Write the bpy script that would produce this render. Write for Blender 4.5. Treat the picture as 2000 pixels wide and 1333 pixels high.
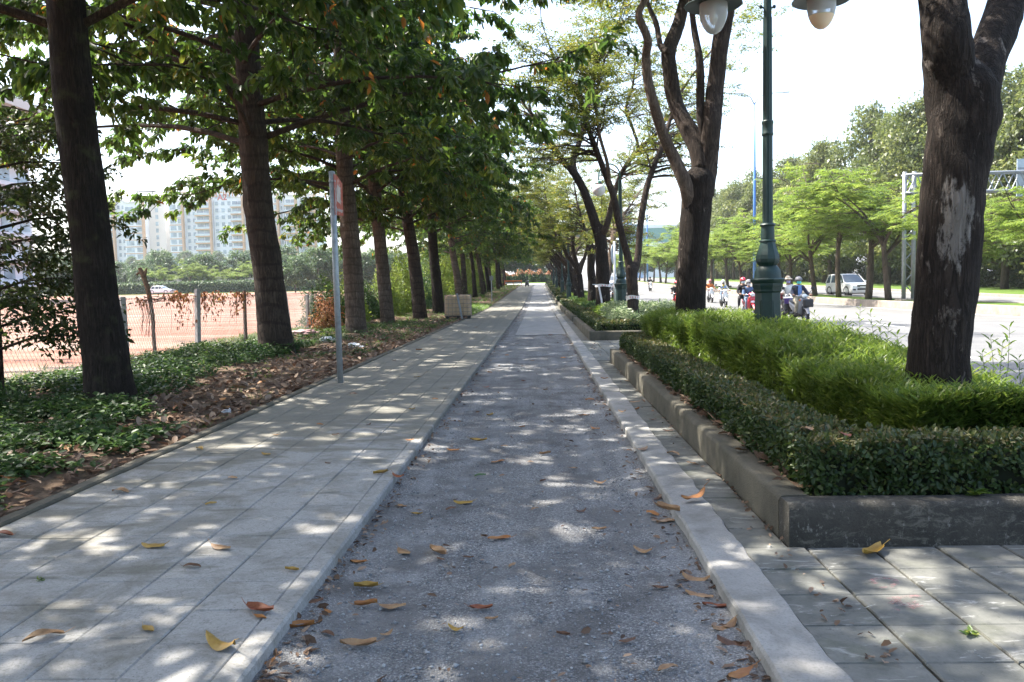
import bpy, bmesh, math, random
import numpy as np
from math import sin, cos, pi, radians as R
from mathutils import Vector, Matrix, noise as mnoise

S = bpy.context.scene
for o in list(bpy.data.objects): bpy.data.objects.remove(o)
COL = S.collection

# ------------------------------------------------------------------ camera, sky, sun, exposure
CAM_H, FPX, ROLL = 1.42, 1614.0, R(1.2)
PITCH, YAW = R(3.736), R(1.92)
fh = Vector((-sin(YAW), cos(YAW), 0)); rt0 = Vector((cos(YAW), sin(YAW), 0)); zz = Vector((0, 0, 1))
fwd = cos(PITCH) * fh - sin(PITCH) * zz
up0 = sin(PITCH) * fh + cos(PITCH) * zz
rt = cos(ROLL) * rt0 - sin(ROLL) * up0
up = sin(ROLL) * rt0 + cos(ROLL) * up0
camd = bpy.data.cameras.new('camera'); cam = bpy.data.objects.new('camera', camd); COL.objects.link(cam)
cam.matrix_world = Matrix(((rt.x, up.x, -fwd.x, 0), (rt.y, up.y, -fwd.y, 0), (rt.z, up.z, -fwd.z, CAM_H), (0, 0, 0, 1)))
camd.sensor_fit = 'HORIZONTAL'; camd.sensor_width = 36; camd.lens = 36 * FPX / 2000
camd.clip_start = 0.05; camd.clip_end = 5000
S.camera = cam

SUN_EL, SUN_AZ = R(58), R(68)          # azimuth: turned left from the path direction (+Y)
sdir = Vector((-sin(SUN_AZ) * cos(SUN_EL), cos(SUN_AZ) * cos(SUN_EL), sin(SUN_EL)))
W = bpy.data.worlds.new('World'); S.world = W; W.use_nodes = True
wn = W.node_tree.nodes; wl = W.node_tree.links
sky = wn.new('ShaderNodeTexSky'); sky.sky_type = 'NISHITA'; sky.sun_disc = False
sky.sun_elevation = SUN_EL; sky.sun_rotation = -SUN_AZ
sky.air_density = 1.0; sky.dust_density = 3.2; sky.ozone_density = 1.0; sky.altitude = 0
wl.new(sky.outputs[0], wn['Background'].inputs[0]); wn['Background'].inputs[1].default_value = 0.15
sl = bpy.data.lights.new('sun', 'SUN'); sl.energy = 4.2; sl.angle = R(0.55); sl.color = (1, 0.94, 0.85)
so = bpy.data.objects.new('sun', sl); COL.objects.link(so)
so.rotation_euler = sdir.to_track_quat('Z', 'Y').to_euler()
S.view_settings.view_transform = 'Standard'; S.view_settings.look = 'None'
S.view_settings.exposure = 1.95; S.view_settings.gamma = 1; S.view_settings.use_curve_mapping = False
S.render.engine = 'CYCLES'
cy = S.cycles
cy.use_denoising = True
try: cy.denoiser = 'OPENIMAGEDENOISE'
except Exception: pass
cy.max_bounces = 8; cy.diffuse_bounces = 4; cy.glossy_bounces = 3; cy.transmission_bounces = 6; cy.transparent_max_bounces = 8
cy.sample_clamp_indirect = 6; cy.caustics_reflective = False; cy.caustics_refractive = False

def P(px, py, Y):                       # photo pixel -> world point at path distance Y
    d = rt * ((px - 1000) / FPX) - up * ((py - 666.5) / FPX) + fwd
    return Vector((0, 0, CAM_H)) + d * (Y / d.y)
def G(px, py, z=0.0):                   # photo pixel -> point on the ground plane
    d = rt * ((px - 1000) / FPX) - up * ((py - 666.5) / FPX) + fwd
    return Vector((0, 0, CAM_H)) + d * ((z - CAM_H) / d.z)
def gz(y):                              # the land climbs gently towards the far end
    s = 0.0165
    if y < 45: return 0.0
    if y < 65: return s * (y - 45) ** 2 / 40
    if y < 260: return s * (y - 55)
    return s * 205
def ss(a, b, x):
    t = max(0, min(1, (x - a) / (b - a))); return t * t * (3 - 2 * t)

# ------------------------------------------------------------------ materials
def col4(c): return (c[0], c[1], c[2], 1)
class NT:
    def __init__(s, name):
        s.m = bpy.data.materials.new(name); s.m.use_nodes = True
        s.t = s.m.node_tree; s.n = s.t.nodes; s.l = s.t.links
        s.b = s.n['Principled BSDF']; s.out = s.n['Material Output']
    def new(s, k, **kw):
        n = s.n.new(k)
        for a, v in kw.items(): setattr(n, a, v)
        return n
    def link(s, a, b): s.l.new(a, b)
    def coord(s, kind='Object', scale=(1, 1, 1)):
        if kind == 'World': o = s.new('ShaderNodeNewGeometry').outputs['Position']
        else: o = s.new('ShaderNodeTexCoord').outputs[kind]
        mp = s.new('ShaderNodeMapping'); mp.inputs['Scale'].default_value = scale
        s.link(o, mp.inputs['Vector']); return mp.outputs[0]
    def noise(s, vec, scale, detail=4, rough=0.55, dist=0.0):
        n = s.new('ShaderNodeTexNoise'); n.inputs['Scale'].default_value = scale; n.inputs['Detail'].default_value = detail
        n.inputs['Roughness'].default_value = rough; n.inputs['Distortion'].default_value = dist
        s.link(vec, n.inputs['Vector']); return n.outputs['Fac']
    def voro(s, vec, scale, feature='F1', out='Distance', rnd=1.0):
        n = s.new('ShaderNodeTexVoronoi'); n.feature = feature; n.inputs['Scale'].default_value = scale
        n.inputs['Randomness'].default_value = rnd
        s.link(vec, n.inputs['Vector']); return n.outputs[out]
    def ramp(s, fac, stops, interp='LINEAR'):
        r = s.new('ShaderNodeValToRGB'); r.color_ramp.interpolation = interp
        e = r.color_ramp.elements
        while len(e) < len(stops): e.new(0.5)
        for i, (p, c) in enumerate(stops):
            e[i].position = p; e[i].color = col4(c) if not isinstance(c, (int, float)) else (c, c, c, 1)
        s.link(fac, r.inputs[0]); return r.outputs[0]
    def mix(s, fac, a, b, kind='MIX'):
        m = s.new('ShaderNodeMix'); m.data_type = 'RGBA'; m.blend_type = kind
        for sock, v in ((m.inputs[0], fac), (m.inputs[6], a), (m.inputs[7], b)):
            if isinstance(v, (int, float)): sock.default_value = v
            elif isinstance(v, (tuple, list)): sock.default_value = col4(v)
            else: s.link(v, sock)
        return m.outputs[2]
    def math(s, op, a, b=0.0):
        m = s.new('ShaderNodeMath', operation=op)
        for sock, v in ((m.inputs[0], a), (m.inputs[1], b)):
            if isinstance(v, (int, float)): sock.default_value = v
            else: s.link(v, sock)
        return m.outputs[0]
    def bump(s, h, strength=0.3, dist=0.01):
        b = s.new('ShaderNodeBump'); b.inputs['Strength'].default_value = strength; b.inputs['Distance'].default_value = dist
        s.link(h, b.inputs['Height']); s.link(b.outputs[0], s.b.inputs['Normal']); return b
    def color(s, c):
        if isinstance(c, (tuple, list)): s.b.inputs['Base Color'].default_value = col4(c)
        else: s.link(c, s.b.inputs['Base Color'])
    def rough(s, v):
        if isinstance(v, (int, float)): s.b.inputs['Roughness'].default_value = v
        else: s.link(v, s.b.inputs['Roughness'])

M = {}
def simple(name, c, rough=0.6, metal=0.0, var=0.25, scale=6, bump=0.0, kind='Object', bscale=40):
    t = NT(name); v = t.coord(kind)
    n = t.noise(v, scale, 5)
    lo = tuple(x * (1 - var) for x in c); hi = tuple(min(1, x * (1 + var)) for x in c)
    t.color(t.ramp(n, [(0.3, lo), (0.7, hi)])); t.rough(rough); t.b.inputs['Metallic'].default_value = metal
    if bump: t.bump(t.noise(v, bscale, 6), bump, 0.01)
    M[name] = t.m; return t.m

def leafmat(name, stops, trans=0.45, rough=0.45, tcol=None, spec=0.4):
    """leaf: own colour by leaf (attribute rnd), light passing through"""
    t = NT(name)
    a = t.new('ShaderNodeAttribute'); a.attribute_name = 'rnd'
    c = t.ramp(a.outputs['Fac'], stops)
    t.color(c); t.rough(rough); t.b.inputs['Specular IOR Level'].default_value = spec
    tr = t.new('ShaderNodeBsdfTranslucent')
    hs = t.new('ShaderNodeHueSaturation'); hs.inputs['Hue'].default_value = 0.485; hs.inputs['Saturation'].default_value = 1.03; hs.inputs['Value'].default_value = 1.75
    t.link(c, hs.inputs['Color']); t.link(hs.outputs[0], tr.inputs[0])
    mx = t.new('ShaderNodeMixShader'); mx.inputs[0].default_value = trans
    t.link(t.b.outputs[0], mx.inputs[1]); t.link(tr.outputs[0], mx.inputs[2]); t.link(mx.outputs[0], t.out.inputs[0])
    M[name] = t.m; return t.m

leafmat('leaf_big', [(0, (.02, .045, .011)), (.4, (.038, .082, .017)), (.75, (.075, .132, .024)), (.955, (.15, .2, .035)), (.975, (.28, .15, .03)), (1, (.33, .14, .03))], .52, .36)
leafmat('leaf_thin', [(0, (.045, .075, .014)), (.45, (.085, .12, .02)), (.8, (.16, .175, .026)), (.97, (.28, .24, .035)), (1, (.35, .2, .03))], .45, .45)
leafmat('leaf_feather', [(0, (.07, .125, .02)), (.5, (.115, .18, .03)), (1, (.18, .235, .05))], .5, .5)
leafmat('leaf_line', [(0, (.04, .062, .016)), (.5, (.08, .108, .028)), (.85, (.13, .155, .045)), (1, (.2, .2, .07))], .4, .42)
leafmat('leaf_dark', [(0, (.018, .034, .010)), (.5, (.034, .058, .015)), (.85, (.065, .09, .024)), (1, (.13, .13, .045))], .35, .4)
leafmat('leaf_far', [(0, (.035, .07, .03)), (.6, (.06, .11, .04)), (1, (.11, .16, .05))], .35, .5)
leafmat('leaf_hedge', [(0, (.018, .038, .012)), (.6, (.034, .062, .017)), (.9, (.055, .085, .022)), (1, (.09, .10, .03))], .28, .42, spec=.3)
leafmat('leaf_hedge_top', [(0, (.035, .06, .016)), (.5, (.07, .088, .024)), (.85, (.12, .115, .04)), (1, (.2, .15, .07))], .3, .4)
leafmat('leaf_shrub', [(0, (.046, .098, .017)), (.5, (.09, .158, .026)), (.9, (.155, .22, .04)), (1, (.22, .24, .06))], .42, .38)
leafmat('leaf_cover', [(0, (.022, .052, .018)), (.5, (.036, .078, .022)), (.9, (.065, .115, .03)), (1, (.13, .18, .05))], .35, .45, spec=.3)
leafmat('leaf_pale', [(0, (.08, .14, .06)), (.5, (.16, .22, .10)), (1, (.4, .45, .3))], .35, .45)
leafmat('grass_blade', [(0, (.05, .11, .02)), (.6, (.08, .16, .025)), (1, (.17, .2, .05))], .4, .5)
leafmat('leaf_litter', [(0, (.075, .046, .03)), (.35, (.145, .092, .06)), (.7, (.235, .16, .112)), (1, (.35, .26, .19))], .15, .6, spec=.2)
leafmat('leaf_vine', [(0, (.14, .06, .025)), (.6, (.26, .12, .05)), (.9, (.3, .18, .06)), (1, (.1, .16, .03))], .3, .6)
leafmat('leaf_flower', [(0, (.2, .16, .06)), (.3, (.4, .16, .07)), (1, (.55, .27, .16))], .3, .5)

def fallen(name, c1, c2):
    t = NT(name); v = t.coord('Object')
    n = t.noise(v, 30, 4); n2 = t.noise(v, 140, 3)
    t.color(t.mix(t.math('MULTIPLY', n2, .5), t.ramp(n, [(.35, c1), (.65, c2)]), tuple(x * .55 for x in c1)))
    t.rough(.55); t.bump(n2, .2, .002); M[name] = t.m
fallen('fallen_tan', (.26, .14, .065), (.42, .26, .13))
fallen('fallen_orange', (.33, .12, .03), (.42, .19, .05))
fallen('fallen_yellow', (.33, .19, .035), (.42, .27, .055))
fallen('fallen_brown', (.10, .045, .022), (.17, .08, .04))
fallen('fallen_red', (.2, .05, .02), (.3, .09, .03))
fallen('fallen_green', (.04, .1, .03), (.08, .16, .05))

def bark(name, c0, c1, rings=0.0, moss=None, patch=None):
    t = NT(name); v = t.coord('Object', (1, 1, .22)); v2 = t.coord('Object')
    n = t.noise(v, 22, 6, .65); big = t.noise(v2, 2.2, 3)
    vs = t.coord('Object', (1, 1, .09)); rg = t.math('ABSOLUTE', t.math('SUBTRACT', t.noise(vs, 26, 5, .6, .8), .5))
    vo = t.math('MULTIPLY', rg, 2.2)
    c = t.mix(t.ramp(vo, [(0, .25), (.16, 1.0)]), tuple(x * .35 for x in c0), t.ramp(n, [(.3, c0), (.72, c1)]))
    c = t.mix(t.ramp(t.noise(v2, 70, 5, .7), [(.62, 0.0), (.75, .45)]), c, tuple(min(1, x * 1.7) for x in c1))
    c = t.mix(t.ramp(big, [(.4, 0.0), (.68, .55)]), c, tuple(x * .5 for x in c0))
    h = t.math('ADD', t.math('MULTIPLY', t.ramp(vo, [(0, 0.0), (.25, 1.0)]), .7), t.math('ADD', n, t.math('MULTIPLY', t.noise(v2, 45, 4), .5)))
    if rings:
        w = t.new('ShaderNodeTexWave'); w.wave_type = 'BANDS'; w.bands_direction = 'Z'
        w.inputs['Scale'].default_value = rings; w.inputs['Distortion'].default_value = 5; w.inputs['Detail'].default_value = 4; w.inputs['Detail Scale'].default_value = 1.2
        t.link(v2, w.inputs['Vector'])
        c = t.mix(t.ramp(w.outputs['Fac'], [(.02, .5), (.16, 0.0)]), c, tuple(x * .4 for x in c0))
        h = t.math('ADD', h, t.math('MULTIPLY', w.outputs['Fac'], .9))
    if moss: c = t.mix(t.ramp(t.noise(v2, 5, 5), [(.55, 0.0), (.75, .7)]), c, moss)
    if patch:
        c = t.mix(t.ramp(t.noise(t.coord('Object', (1, 1, .35)), 6, 6, .7, .4), [(.61, 0.0), (.68, .85)]), c, patch)
    t.color(c); t.rough(.9); t.b.inputs['Specular IOR Level'].default_value = .2; t.bump(h, .9, .025); M[name] = t.m
bark('bark_dark', (.022, .017, .014), (.05, .038, .03), 0, moss=(.06, .065, .03))
bark('bark_ring', (.12, .09, .068), (.22, .17, .13), 1.1)
bark('bark_mid', (.055, .041, .032), (.12, .09, .068), .9)
bark('bark_rough', (.024, .018, .015), (.062, .047, .037), 0, patch=(.27, .23, .2))
bark('bark_limb', (.05, .037, .03), (.12, .09, .072), 0)
bark('bark_pale', (.15, .11, .085), (.27, .205, .16), 0)
def patched():
    bark('bark_patched', (.024, .018, .015), (.062, .047, .037), 0, patch=(.2, .17, .145)); m = M['bark_patched']; nt = m.node_tree
    t = NT.__new__(NT); t.m = m; t.t = nt; t.n = nt.nodes; t.l = nt.links; t.b = nt.nodes['Principled BSDF']; t.out = nt.nodes['Material Output']
    src = t.b.inputs['Base Color'].links[0].from_socket; q = P(1868, 430, 6.1) - Vector((3.02, 6.3, .2))
    tc = t.new('ShaderNodeTexCoord').outputs['Object']; sb = t.new('ShaderNodeVectorMath', operation='SUBTRACT'); t.link(tc, sb.inputs[0]); sb.inputs[1].default_value = q
    mu = t.new('ShaderNodeVectorMath', operation='MULTIPLY'); t.link(sb.outputs[0], mu.inputs[0]); mu.inputs[1].default_value = (1, .6, .36)
    ln = t.new('ShaderNodeVectorMath', operation='LENGTH'); t.link(mu.outputs[0], ln.inputs[0])
    d = t.math('ADD', ln.outputs['Value'], t.math('MULTIPLY', t.math('SUBTRACT', t.noise(t.coord('Object', (1, 1, .3)), 14, 6, .75, .3), .5), .42))
    t.color(t.mix(t.ramp(d, [(.07, .9), (.11, 0.0)]), src, (.25, .225, .2)))
patched()
bark('bark_far', (.10, .08, .06), (.2, .15, .11), 0)

# ------------------------------------------------------------------ mesh helpers
def link(o, parent=None):
    COL.objects.link(o)
    if parent is not None: o.parent = parent
    return o
def tag(o, label=None, cat=None, group=None, kind=None):
    if label: o['label'] = label
    if cat: o['category'] = cat
    if group: o['group'] = group
    if kind: o['kind'] = kind
    return o
def empty(name, loc=(0, 0, 0), rz=0.0, label=None, cat=None, group=None):
    o = bpy.data.objects.new(name, None); o.empty_display_size = .2
    o.location = loc; o.rotation_euler = (0, 0, rz); COL.objects.link(o)
    return tag(o, label, cat, group)
def copy_tree(o, parent=None, mats=None):
    c = o.copy(); COL.objects.link(c); c.parent = parent
    if mats and c.type == 'MESH':
        for s in c.material_slots:
            mm = s.material
            if mm and mm.name in mats:
                s.link = 'OBJECT'; s.material = mats[mm.name]
    for ch in list(o.children): copy_tree(ch, c, mats)
    return c

class MB:
    def __init__(s): s.v = []; s.f = []; s.mi = []; s.cur = 0
    def add(s, vs, fs, M4=None):
        b = len(s.v)
        s.v += [tuple(M4 @ Vector(q)) if M4 is not None else tuple(q) for q in vs]
        s.f += [tuple(i + b for i in f) for f in fs]; s.mi += [s.cur] * len(fs); return s
    def box(s, x0, x1, y0, y1, z0, z1, ch=0.0, M4=None):
        if ch <= 0:
            vs = [(x, y, z) for z in (z0, z1) for y in (y0, y1) for x in (x0, x1)]
            return s.add(vs, [(0, 2, 3, 1), (4, 5, 7, 6), (0, 1, 5, 4), (2, 6, 7, 3), (0, 4, 6, 2), (1, 3, 7, 5)], M4)
        vs = [(x0, y0, z0), (x1, y0, z0), (x1, y1, z0), (x0, y1, z0), (x0, y0, z1 - ch), (x1, y0, z1 - ch), (x1, y1, z1 - ch), (x0, y1, z1 - ch),
              (x0 + ch, y0 + ch, z1), (x1 - ch, y0 + ch, z1), (x1 - ch, y1 - ch, z1), (x0 + ch, y1 - ch, z1)]
        fs = [(3, 2, 1, 0), (8, 9, 10, 11)]
        for i in range(4):
            j = (i + 1) % 4; fs += [(i, j, j + 4, i + 4), (i + 4, j + 4, j + 8, i + 8)]
        return s.add(vs, fs, M4)
    def rbox(s, x0, x1, y0, y1, z0, z1, r=.03, seg=3, M4=None):
        """box rounded in plan and softened at top and bottom"""
        ring = []
        for (cx, cy_, a0) in ((x1 - r, y1 - r, 0), (x0 + r, y1 - r, 90), (x0 + r, y0 + r, 180), (x1 - r, y0 + r, 270)):
            for k in range(seg + 1):
                a = R(a0 + 90 * k / seg); ring.append((cx, cy_, cos(a), sin(a)))
        n = len(ring); vs = []; fs = []
        prof = [(z0, r * .55), (z0 + r * .4, r * .9), (z0 + r, r), (z1 - r, r), (z1 - r * .4, r * .9), (z1, r * .55)]
        for (z, rr) in prof: vs += [(cx + c * rr, cy_ + q * rr, z) for (cx, cy_, c, q) in ring]
        for k in range(len(prof) - 1):
            for i in range(n):
                j = (i + 1) % n; fs.append((k * n + i, k * n + j, k * n + n + j, k * n + n + i))
        fs += [tuple(reversed(range(n))), tuple(range((len(prof) - 1) * n, len(prof) * n))]
        return s.add(vs, fs, M4)
    def tube(s, pts, rad, n=8, cap=True, M4=None, jit=0.0, seed=0, flare=0.0, knots=()):
        pts = [Vector(p) for p in pts]; k = len(pts)
        if isinstance(rad, (int, float)): rad = [rad] * k
        rng = random.Random(seed); vs = []; fs = []
        up_ = Vector((0, 0, 1))
        t0 = (pts[1] - pts[0]).normalized()
        u = t0.cross(Vector((0, 1, 0)) if abs(t0.y) < .9 else Vector((1, 0, 0))).normalized()
        for i in range(k):
            t = (pts[min(i + 1, k - 1)] - pts[max(i - 1, 0)]).normalized()
            u = (u - t * u.dot(t)).normalized(); w = t.cross(u)
            for j in range(n):
                a = 2 * pi * j / n; r = rad[i]
                if jit:
                    q = pts[i] * 2.3 + (u * cos(a) + w * sin(a)) * 1.7
                    r *= 1 + jit * (mnoise.noise(Vector((q.x, q.y, q.z * .6)) + Vector((seed * 3.1, 0, 0))) * 1.3 + rng.uniform(-.35, .35))
                if flare:
                    hgt = max(0, pts[i].z - pts[0].z); r *= 1 + flare * math.exp(-hgt / .16) * (.7 + .6 * cos(4 * a + seed) + .3 * sin(7 * a))
                for (kz, ka, kr) in knots:
                    dk = math.hypot(pts[i].z - pts[0].z - kz, rad[i] * 1.0 * math.atan2(sin(a - ka), cos(a - ka)))
                    r += kr * (math.exp(-(dk / (kr * 2.2)) ** 2) - .55 * math.exp(-(dk / (kr * .8)) ** 2))
                vs.append(pts[i] + (u * cos(a) + w * sin(a)) * r)
        for i in range(k - 1):
            for j in range(n):
                l = (j + 1) % n; fs.append((i * n + j, i * n + l, i * n + n + l, i * n + n + j))
        if cap: fs += [tuple(reversed(range(n))), tuple(range((k - 1) * n, k * n))]
        return s.add(vs, fs, M4)
    def lathe(s, prof, n=16, M4=None, flute=0, fd=0.0, c=(0, 0)):
        vs = []; fs = []
        for (r, z) in prof:
            for j in range(n):
                a = 2 * pi * j / n; q = r * (1 - (fd if (flute and j % 2) else 0)); vs.append((c[0] + q * cos(a), c[1] + q * sin(a), z))
        k = len(prof)
        for i in range(k - 1):
            for j in range(n):
                l = (j + 1) % n; fs.append((i * n + j, i * n + l, i * n + n + l, i * n + n + j))
        fs += [tuple(reversed(range(n))), tuple(range((k - 1) * n, k * n))]
        return s.add(vs, fs, M4)
    def prism(s, outline, x0, x1, M4=None):
        """outline in (y, z), extruded along x"""
        n = len(outline); vs = [(x0, y, z) for y, z in outline] + [(x1, y, z) for y, z in outline]
        fs = [tuple(range(n)), tuple(reversed(range(n, 2 * n)))] + [(i, i + n, (i + 1) % n + n, (i + 1) % n) for i in range(n)]
        return s.add(vs, fs, M4)
    def loft(s, secs, M4=None, closed=True):
        """rings of equal length"""
        n = len(secs[0]); vs = [p for sec in secs for p in sec]; fs = []
        for i in range(len(secs) - 1):
            for j in range(n):
                l = (j + 1) % n; fs.append((i * n + j, i * n + l, i * n + n + l, i * n + n + j))
        if closed: fs += [tuple(reversed(range(n))), tuple(range((len(secs) - 1) * n, len(secs) * n))]
        return s.add(vs, fs, M4)
    def mesh(s, name, mats, smooth=False):
        me = bpy.data.meshes.new(name); me.from_pydata(s.v, [], s.f)
        bm = bmesh.new(); bm.from_mesh(me); bmesh.ops.recalc_face_normals(bm, faces=bm.faces); bm.to_mesh(me); bm.free()
        for m in (mats if isinstance(mats, (list, tuple)) else [mats]): me.materials.append(M[m] if isinstance(m, str) else m)
        if len(s.mi) == len(me.polygons): me.polygons.foreach_set('material_index', s.mi)
        if smooth: me.polygons.foreach_set('use_smooth', [True] * len(me.polygons))
        return me
    def build(s, name, mats, parent=None, smooth=False, loc=None, rot=None):
        o = bpy.data.objects.new(name, s.mesh(name, mats, smooth)); link(o, parent)
        if loc is not None: o.location = loc
        if rot is not None: o.rotation_euler = rot
        return o
def autosmooth(o, ang=40):
    me = o.data; bm = bmesh.new(); bm.from_mesh(me)
    for f in bm.faces: f.smooth = True
    for e in bm.edges:
        if len(e.link_faces) == 2 and e.calc_face_angle(0) > R(ang): e.smooth = False
    bm.to_mesh(me); bm.free(); return o

def npmesh(name, V, F, mat, rnd=None):
    """V (n,3), F (m,k) with k 3 or 4"""
    me = bpy.data.meshes.new(name); m, k = F.shape
    me.vertices.add(len(V)); me.vertices.foreach_set('co', np.ascontiguousarray(V, dtype=np.float32).ravel())
    me.loops.add(m * k); me.loops.foreach_set('vertex_index', np.ascontiguousarray(F, dtype=np.int32).ravel())
    me.polygons.add(m); me.polygons.foreach_set('loop_start', np.arange(0, m * k, k, dtype=np.int32))
    if rnd is not None:
        a = me.attributes.new('rnd', 'FLOAT', 'POINT'); a.data.foreach_set('value', np.ascontiguousarray(rnd, dtype=np.float32))
    me.update(calc_edges=True); me.validate()
    me.materials.append(M[mat] if isinstance(mat, str) else mat)
    return me
def nrm(a): return a / np.maximum(np.linalg.norm(a, axis=1, keepdims=True), 1e-9)
def leaves(name, Pn, D, N, L, wr, mat, rng, fold=.25, droop=.25, rnd=None, k=6):
    """one folded leaf per point: D direction, N upper side, L length, wr width/length"""
    n = len(Pn); D = nrm(D); N = nrm(N - D * np.sum(N * D, 1, keepdims=True)); B = np.cross(D, N)
    L = L.reshape(-1, 1); Wd = L * wr
    if rnd is None: rnd = rng.random(n)
    tip = Pn + D * L - N * L * droop
    if k == 6:
        a = Pn + D * L * .3 - N * L * droop * .12; b = Pn + D * L * .72 - N * L * droop * .5
        l1 = a + B * Wd * .46 + N * Wd * fold; r1 = a - B * Wd * .46 + N * Wd * fold
        l2 = b + B * Wd * .42 + N * Wd * fold * .8; r2 = b - B * Wd * .42 + N * Wd * fold * .8
        V = np.stack([Pn, l1, l2, tip, r2, r1], 1).reshape(-1, 3)
        i = np.arange(n).reshape(-1, 1) * 6
        F = np.concatenate([i + [[0, 3, 2, 1]], i + [[0, 5, 4, 3]]], 0)
    else:
        c = Pn + D * L * .45 - N * L * droop * .2
        l1 = c + B * Wd * .5 + N * Wd * fold; r1 = c - B * Wd * .5 + N * Wd * fold
        V = np.stack([Pn, r1, tip, l1], 1).reshape(-1, 3)
        i = np.arange(n).reshape(-1, 1) * 4; F = i + [[0, 1, 2, 3]]
    return npmesh(name, V, F, mat, np.repeat(rnd, k))
def meshobj(name, me, parent=None, loc=None, rz=0.0, sc=None):
    o = bpy.data.objects.new(name, me); link(o, parent)
    if loc is not None: o.location = loc
    if rz: o.rotation_euler = (0, 0, rz)
    if sc is not None: o.scale = sc if isinstance(sc, (tuple, list)) else (sc, sc, sc)
    return o
def catmull(pts, rad, sub):
    """smooth a polyline of Vectors with radii"""
    out = []; rr = []; n = len(pts)
    for i in range(n - 1):
        p0, p1, p2, p3 = pts[max(i - 1, 0)], pts[i], pts[i + 1], pts[min(i + 2, n - 1)]
        for k in range(sub):
            t = k / sub
            out.append(.5 * ((2 * p1) + (p2 - p0) * t + (2 * p0 - 5 * p1 + 4 * p2 - p3) * t * t + (3 * p1 - p0 - 3 * p2 + p3) * t ** 3))
            rr.append(rad[i] * (1 - t) + rad[i + 1] * t)
    out.append(pts[-1]); rr.append(rad[-1]); return out, rr
# ------------------------------------------------------------------ surface materials
def mk_tile():
    t = NT('tile_concrete'); w = t.coord('World'); oi = t.new('ShaderNodeObjectInfo')
    n = t.noise(w, 9, 6, .65); n2 = t.noise(w, 130, 4); sp = t.noise(w, 1.5, 4)
    c = t.ramp(n, [(.25, (.19, .18, .15)), (.75, (.30, .285, .245))])
    c = t.mix(t.math('MULTIPLY', oi.outputs['Random'], .35), c, (.15, .15, .13))
    c = t.mix(t.ramp(n2, [(.35, .35), (.6, 0.0)]), c, (.1, .1, .09))
    xyz = t.new('ShaderNodeSeparateXYZ'); t.link(t.coord('World'), xyz.inputs[0])
    # pale cement dust spilled from the lane side, thick near the start
    edge = t.math('MULTIPLY', t.math('ADD', xyz.outputs['X'], 3.3), .30)
    nearf = t.math('MULTIPLY', t.math('SUBTRACT', 7.6, xyz.outputs['Y']), .22)
    streak = t.noise(t.coord('World', (.8, 2.2, 1)), 1.6, 5, .6, .6)
    d = t.math('ADD', t.math('MULTIPLY', t.math('ADD', t.math('MULTIPLY', t.math('SUBTRACT', streak, .5), 2.4), .62), 1.0), t.math('ADD', t.math('MINIMUM', t.math('MAXIMUM', nearf, -.4), .3), t.math('MULTIPLY', edge, .55)))
    dust = t.ramp(d, [(.74, 0.0), (1.2, .85)])
    fine = t.ramp(t.noise(w, 60, 5, .7), [(.3, (.31, .304, .29)), (.7, (.42, .412, .395))])
    c = t.mix(dust, c, fine)
    c = t.mix(t.ramp(t.noise(w, 2.6, 7, .75, .6), [(.44, 0.0), (.60, .6)]), c, (.17, .158, .128))
    c = t.mix(t.ramp(t.noise(w, 85, 4, .75), [(.57, 0.0), (.66, .65)]), c, (.10, .094, .078))
    c = t.mix(t.ramp(t.noise(w, 16, 6, .8, 1.0), [(.54, 0.0), (.62, .45)]), c, (.13, .125, .105))
    t.color(c); t.rough(.9); t.b.inputs['Specular IOR Level'].default_value = .25
    t.bump(t.math('ADD', t.math('MULTIPLY', n2, .6), n), .35, .006); M['tile_concrete'] = t.m
mk_tile()
def mk_tile_r():
    t = NT('tile_worn'); w = t.coord('World'); oi = t.new('ShaderNodeObjectInfo')
    n = t.noise(w, 7, 7, .7); n2 = t.noise(w, 110, 4)
    c = t.ramp(n, [(.25, (.075, .076, .066)), (.5, (.145, .145, .128)), (.78, (.23, .225, .2))])
    c = t.mix(t.math('MULTIPLY', oi.outputs['Random'], .4), c, (.09, .095, .085))
    smear = t.noise(t.coord('World', (1.1, 3.2, 1)), 3.2, 7, .72, 1.2)
    c = t.mix(t.ramp(smear, [(.57, 0.0), (.66, .8)]), c, (.36, .355, .335))
    c = t.mix(t.ramp(t.noise(w, 26, 6, .8, .6), [(.58, 0.0), (.68, .6)]), c, (.05, .05, .042))
    g = t.noise(w, 2.3, 4); c = t.mix(t.ramp(g, [(.56, 0.0), (.75, .55)]), c, (.09, .10, .05))
    t.color(c); t.rough(.85); t.bump(t.math('ADD', t.math('MULTIPLY', n2, .5), n), .45, .006); M['tile_worn'] = t.m
mk_tile_r()
def mk_concrete(name, lo, hi, stain, amt=.5, sc=3.0, bump=.4):
    t = NT(name); w = t.coord('World')
    n = t.noise(w, sc, 7, .68); n2 = t.noise(w, 90, 5); v = t.noise(t.coord('World', (1, 1, .25)), 8, 5)
    c = t.ramp(n, [(.3, lo), (.7, hi)])
    c = t.mix(t.ramp(t.noise(w, sc * .6, 6, .7, .5), [(.48, 0.0), (.72, amt)]), c, stain)
    c = t.mix(t.ramp(v, [(.55, 0.0), (.75, .4)]), c, stain)
    c = t.mix(t.ramp(n2, [(.3, .4), (.5, 0.0)]), c, tuple(x * .5 for x in lo))
    t.color(c); t.rough(.88); t.bump(t.math('ADD', n2, n), bump, .008); M[name] = t.m
mk_concrete('cement_pale', (.34, .335, .315), (.47, .46, .44), (.25, .24, .21), .5)
mk_concrete('cement_lane', (.235, .232, .225), (.32, .315, .305), (.17, .165, .155), .6)
mk_concrete('cement_kerb', (.25, .242, .225), (.37, .36, .34), (.13, .125, .105), .8, 4.0, .6)
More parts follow.
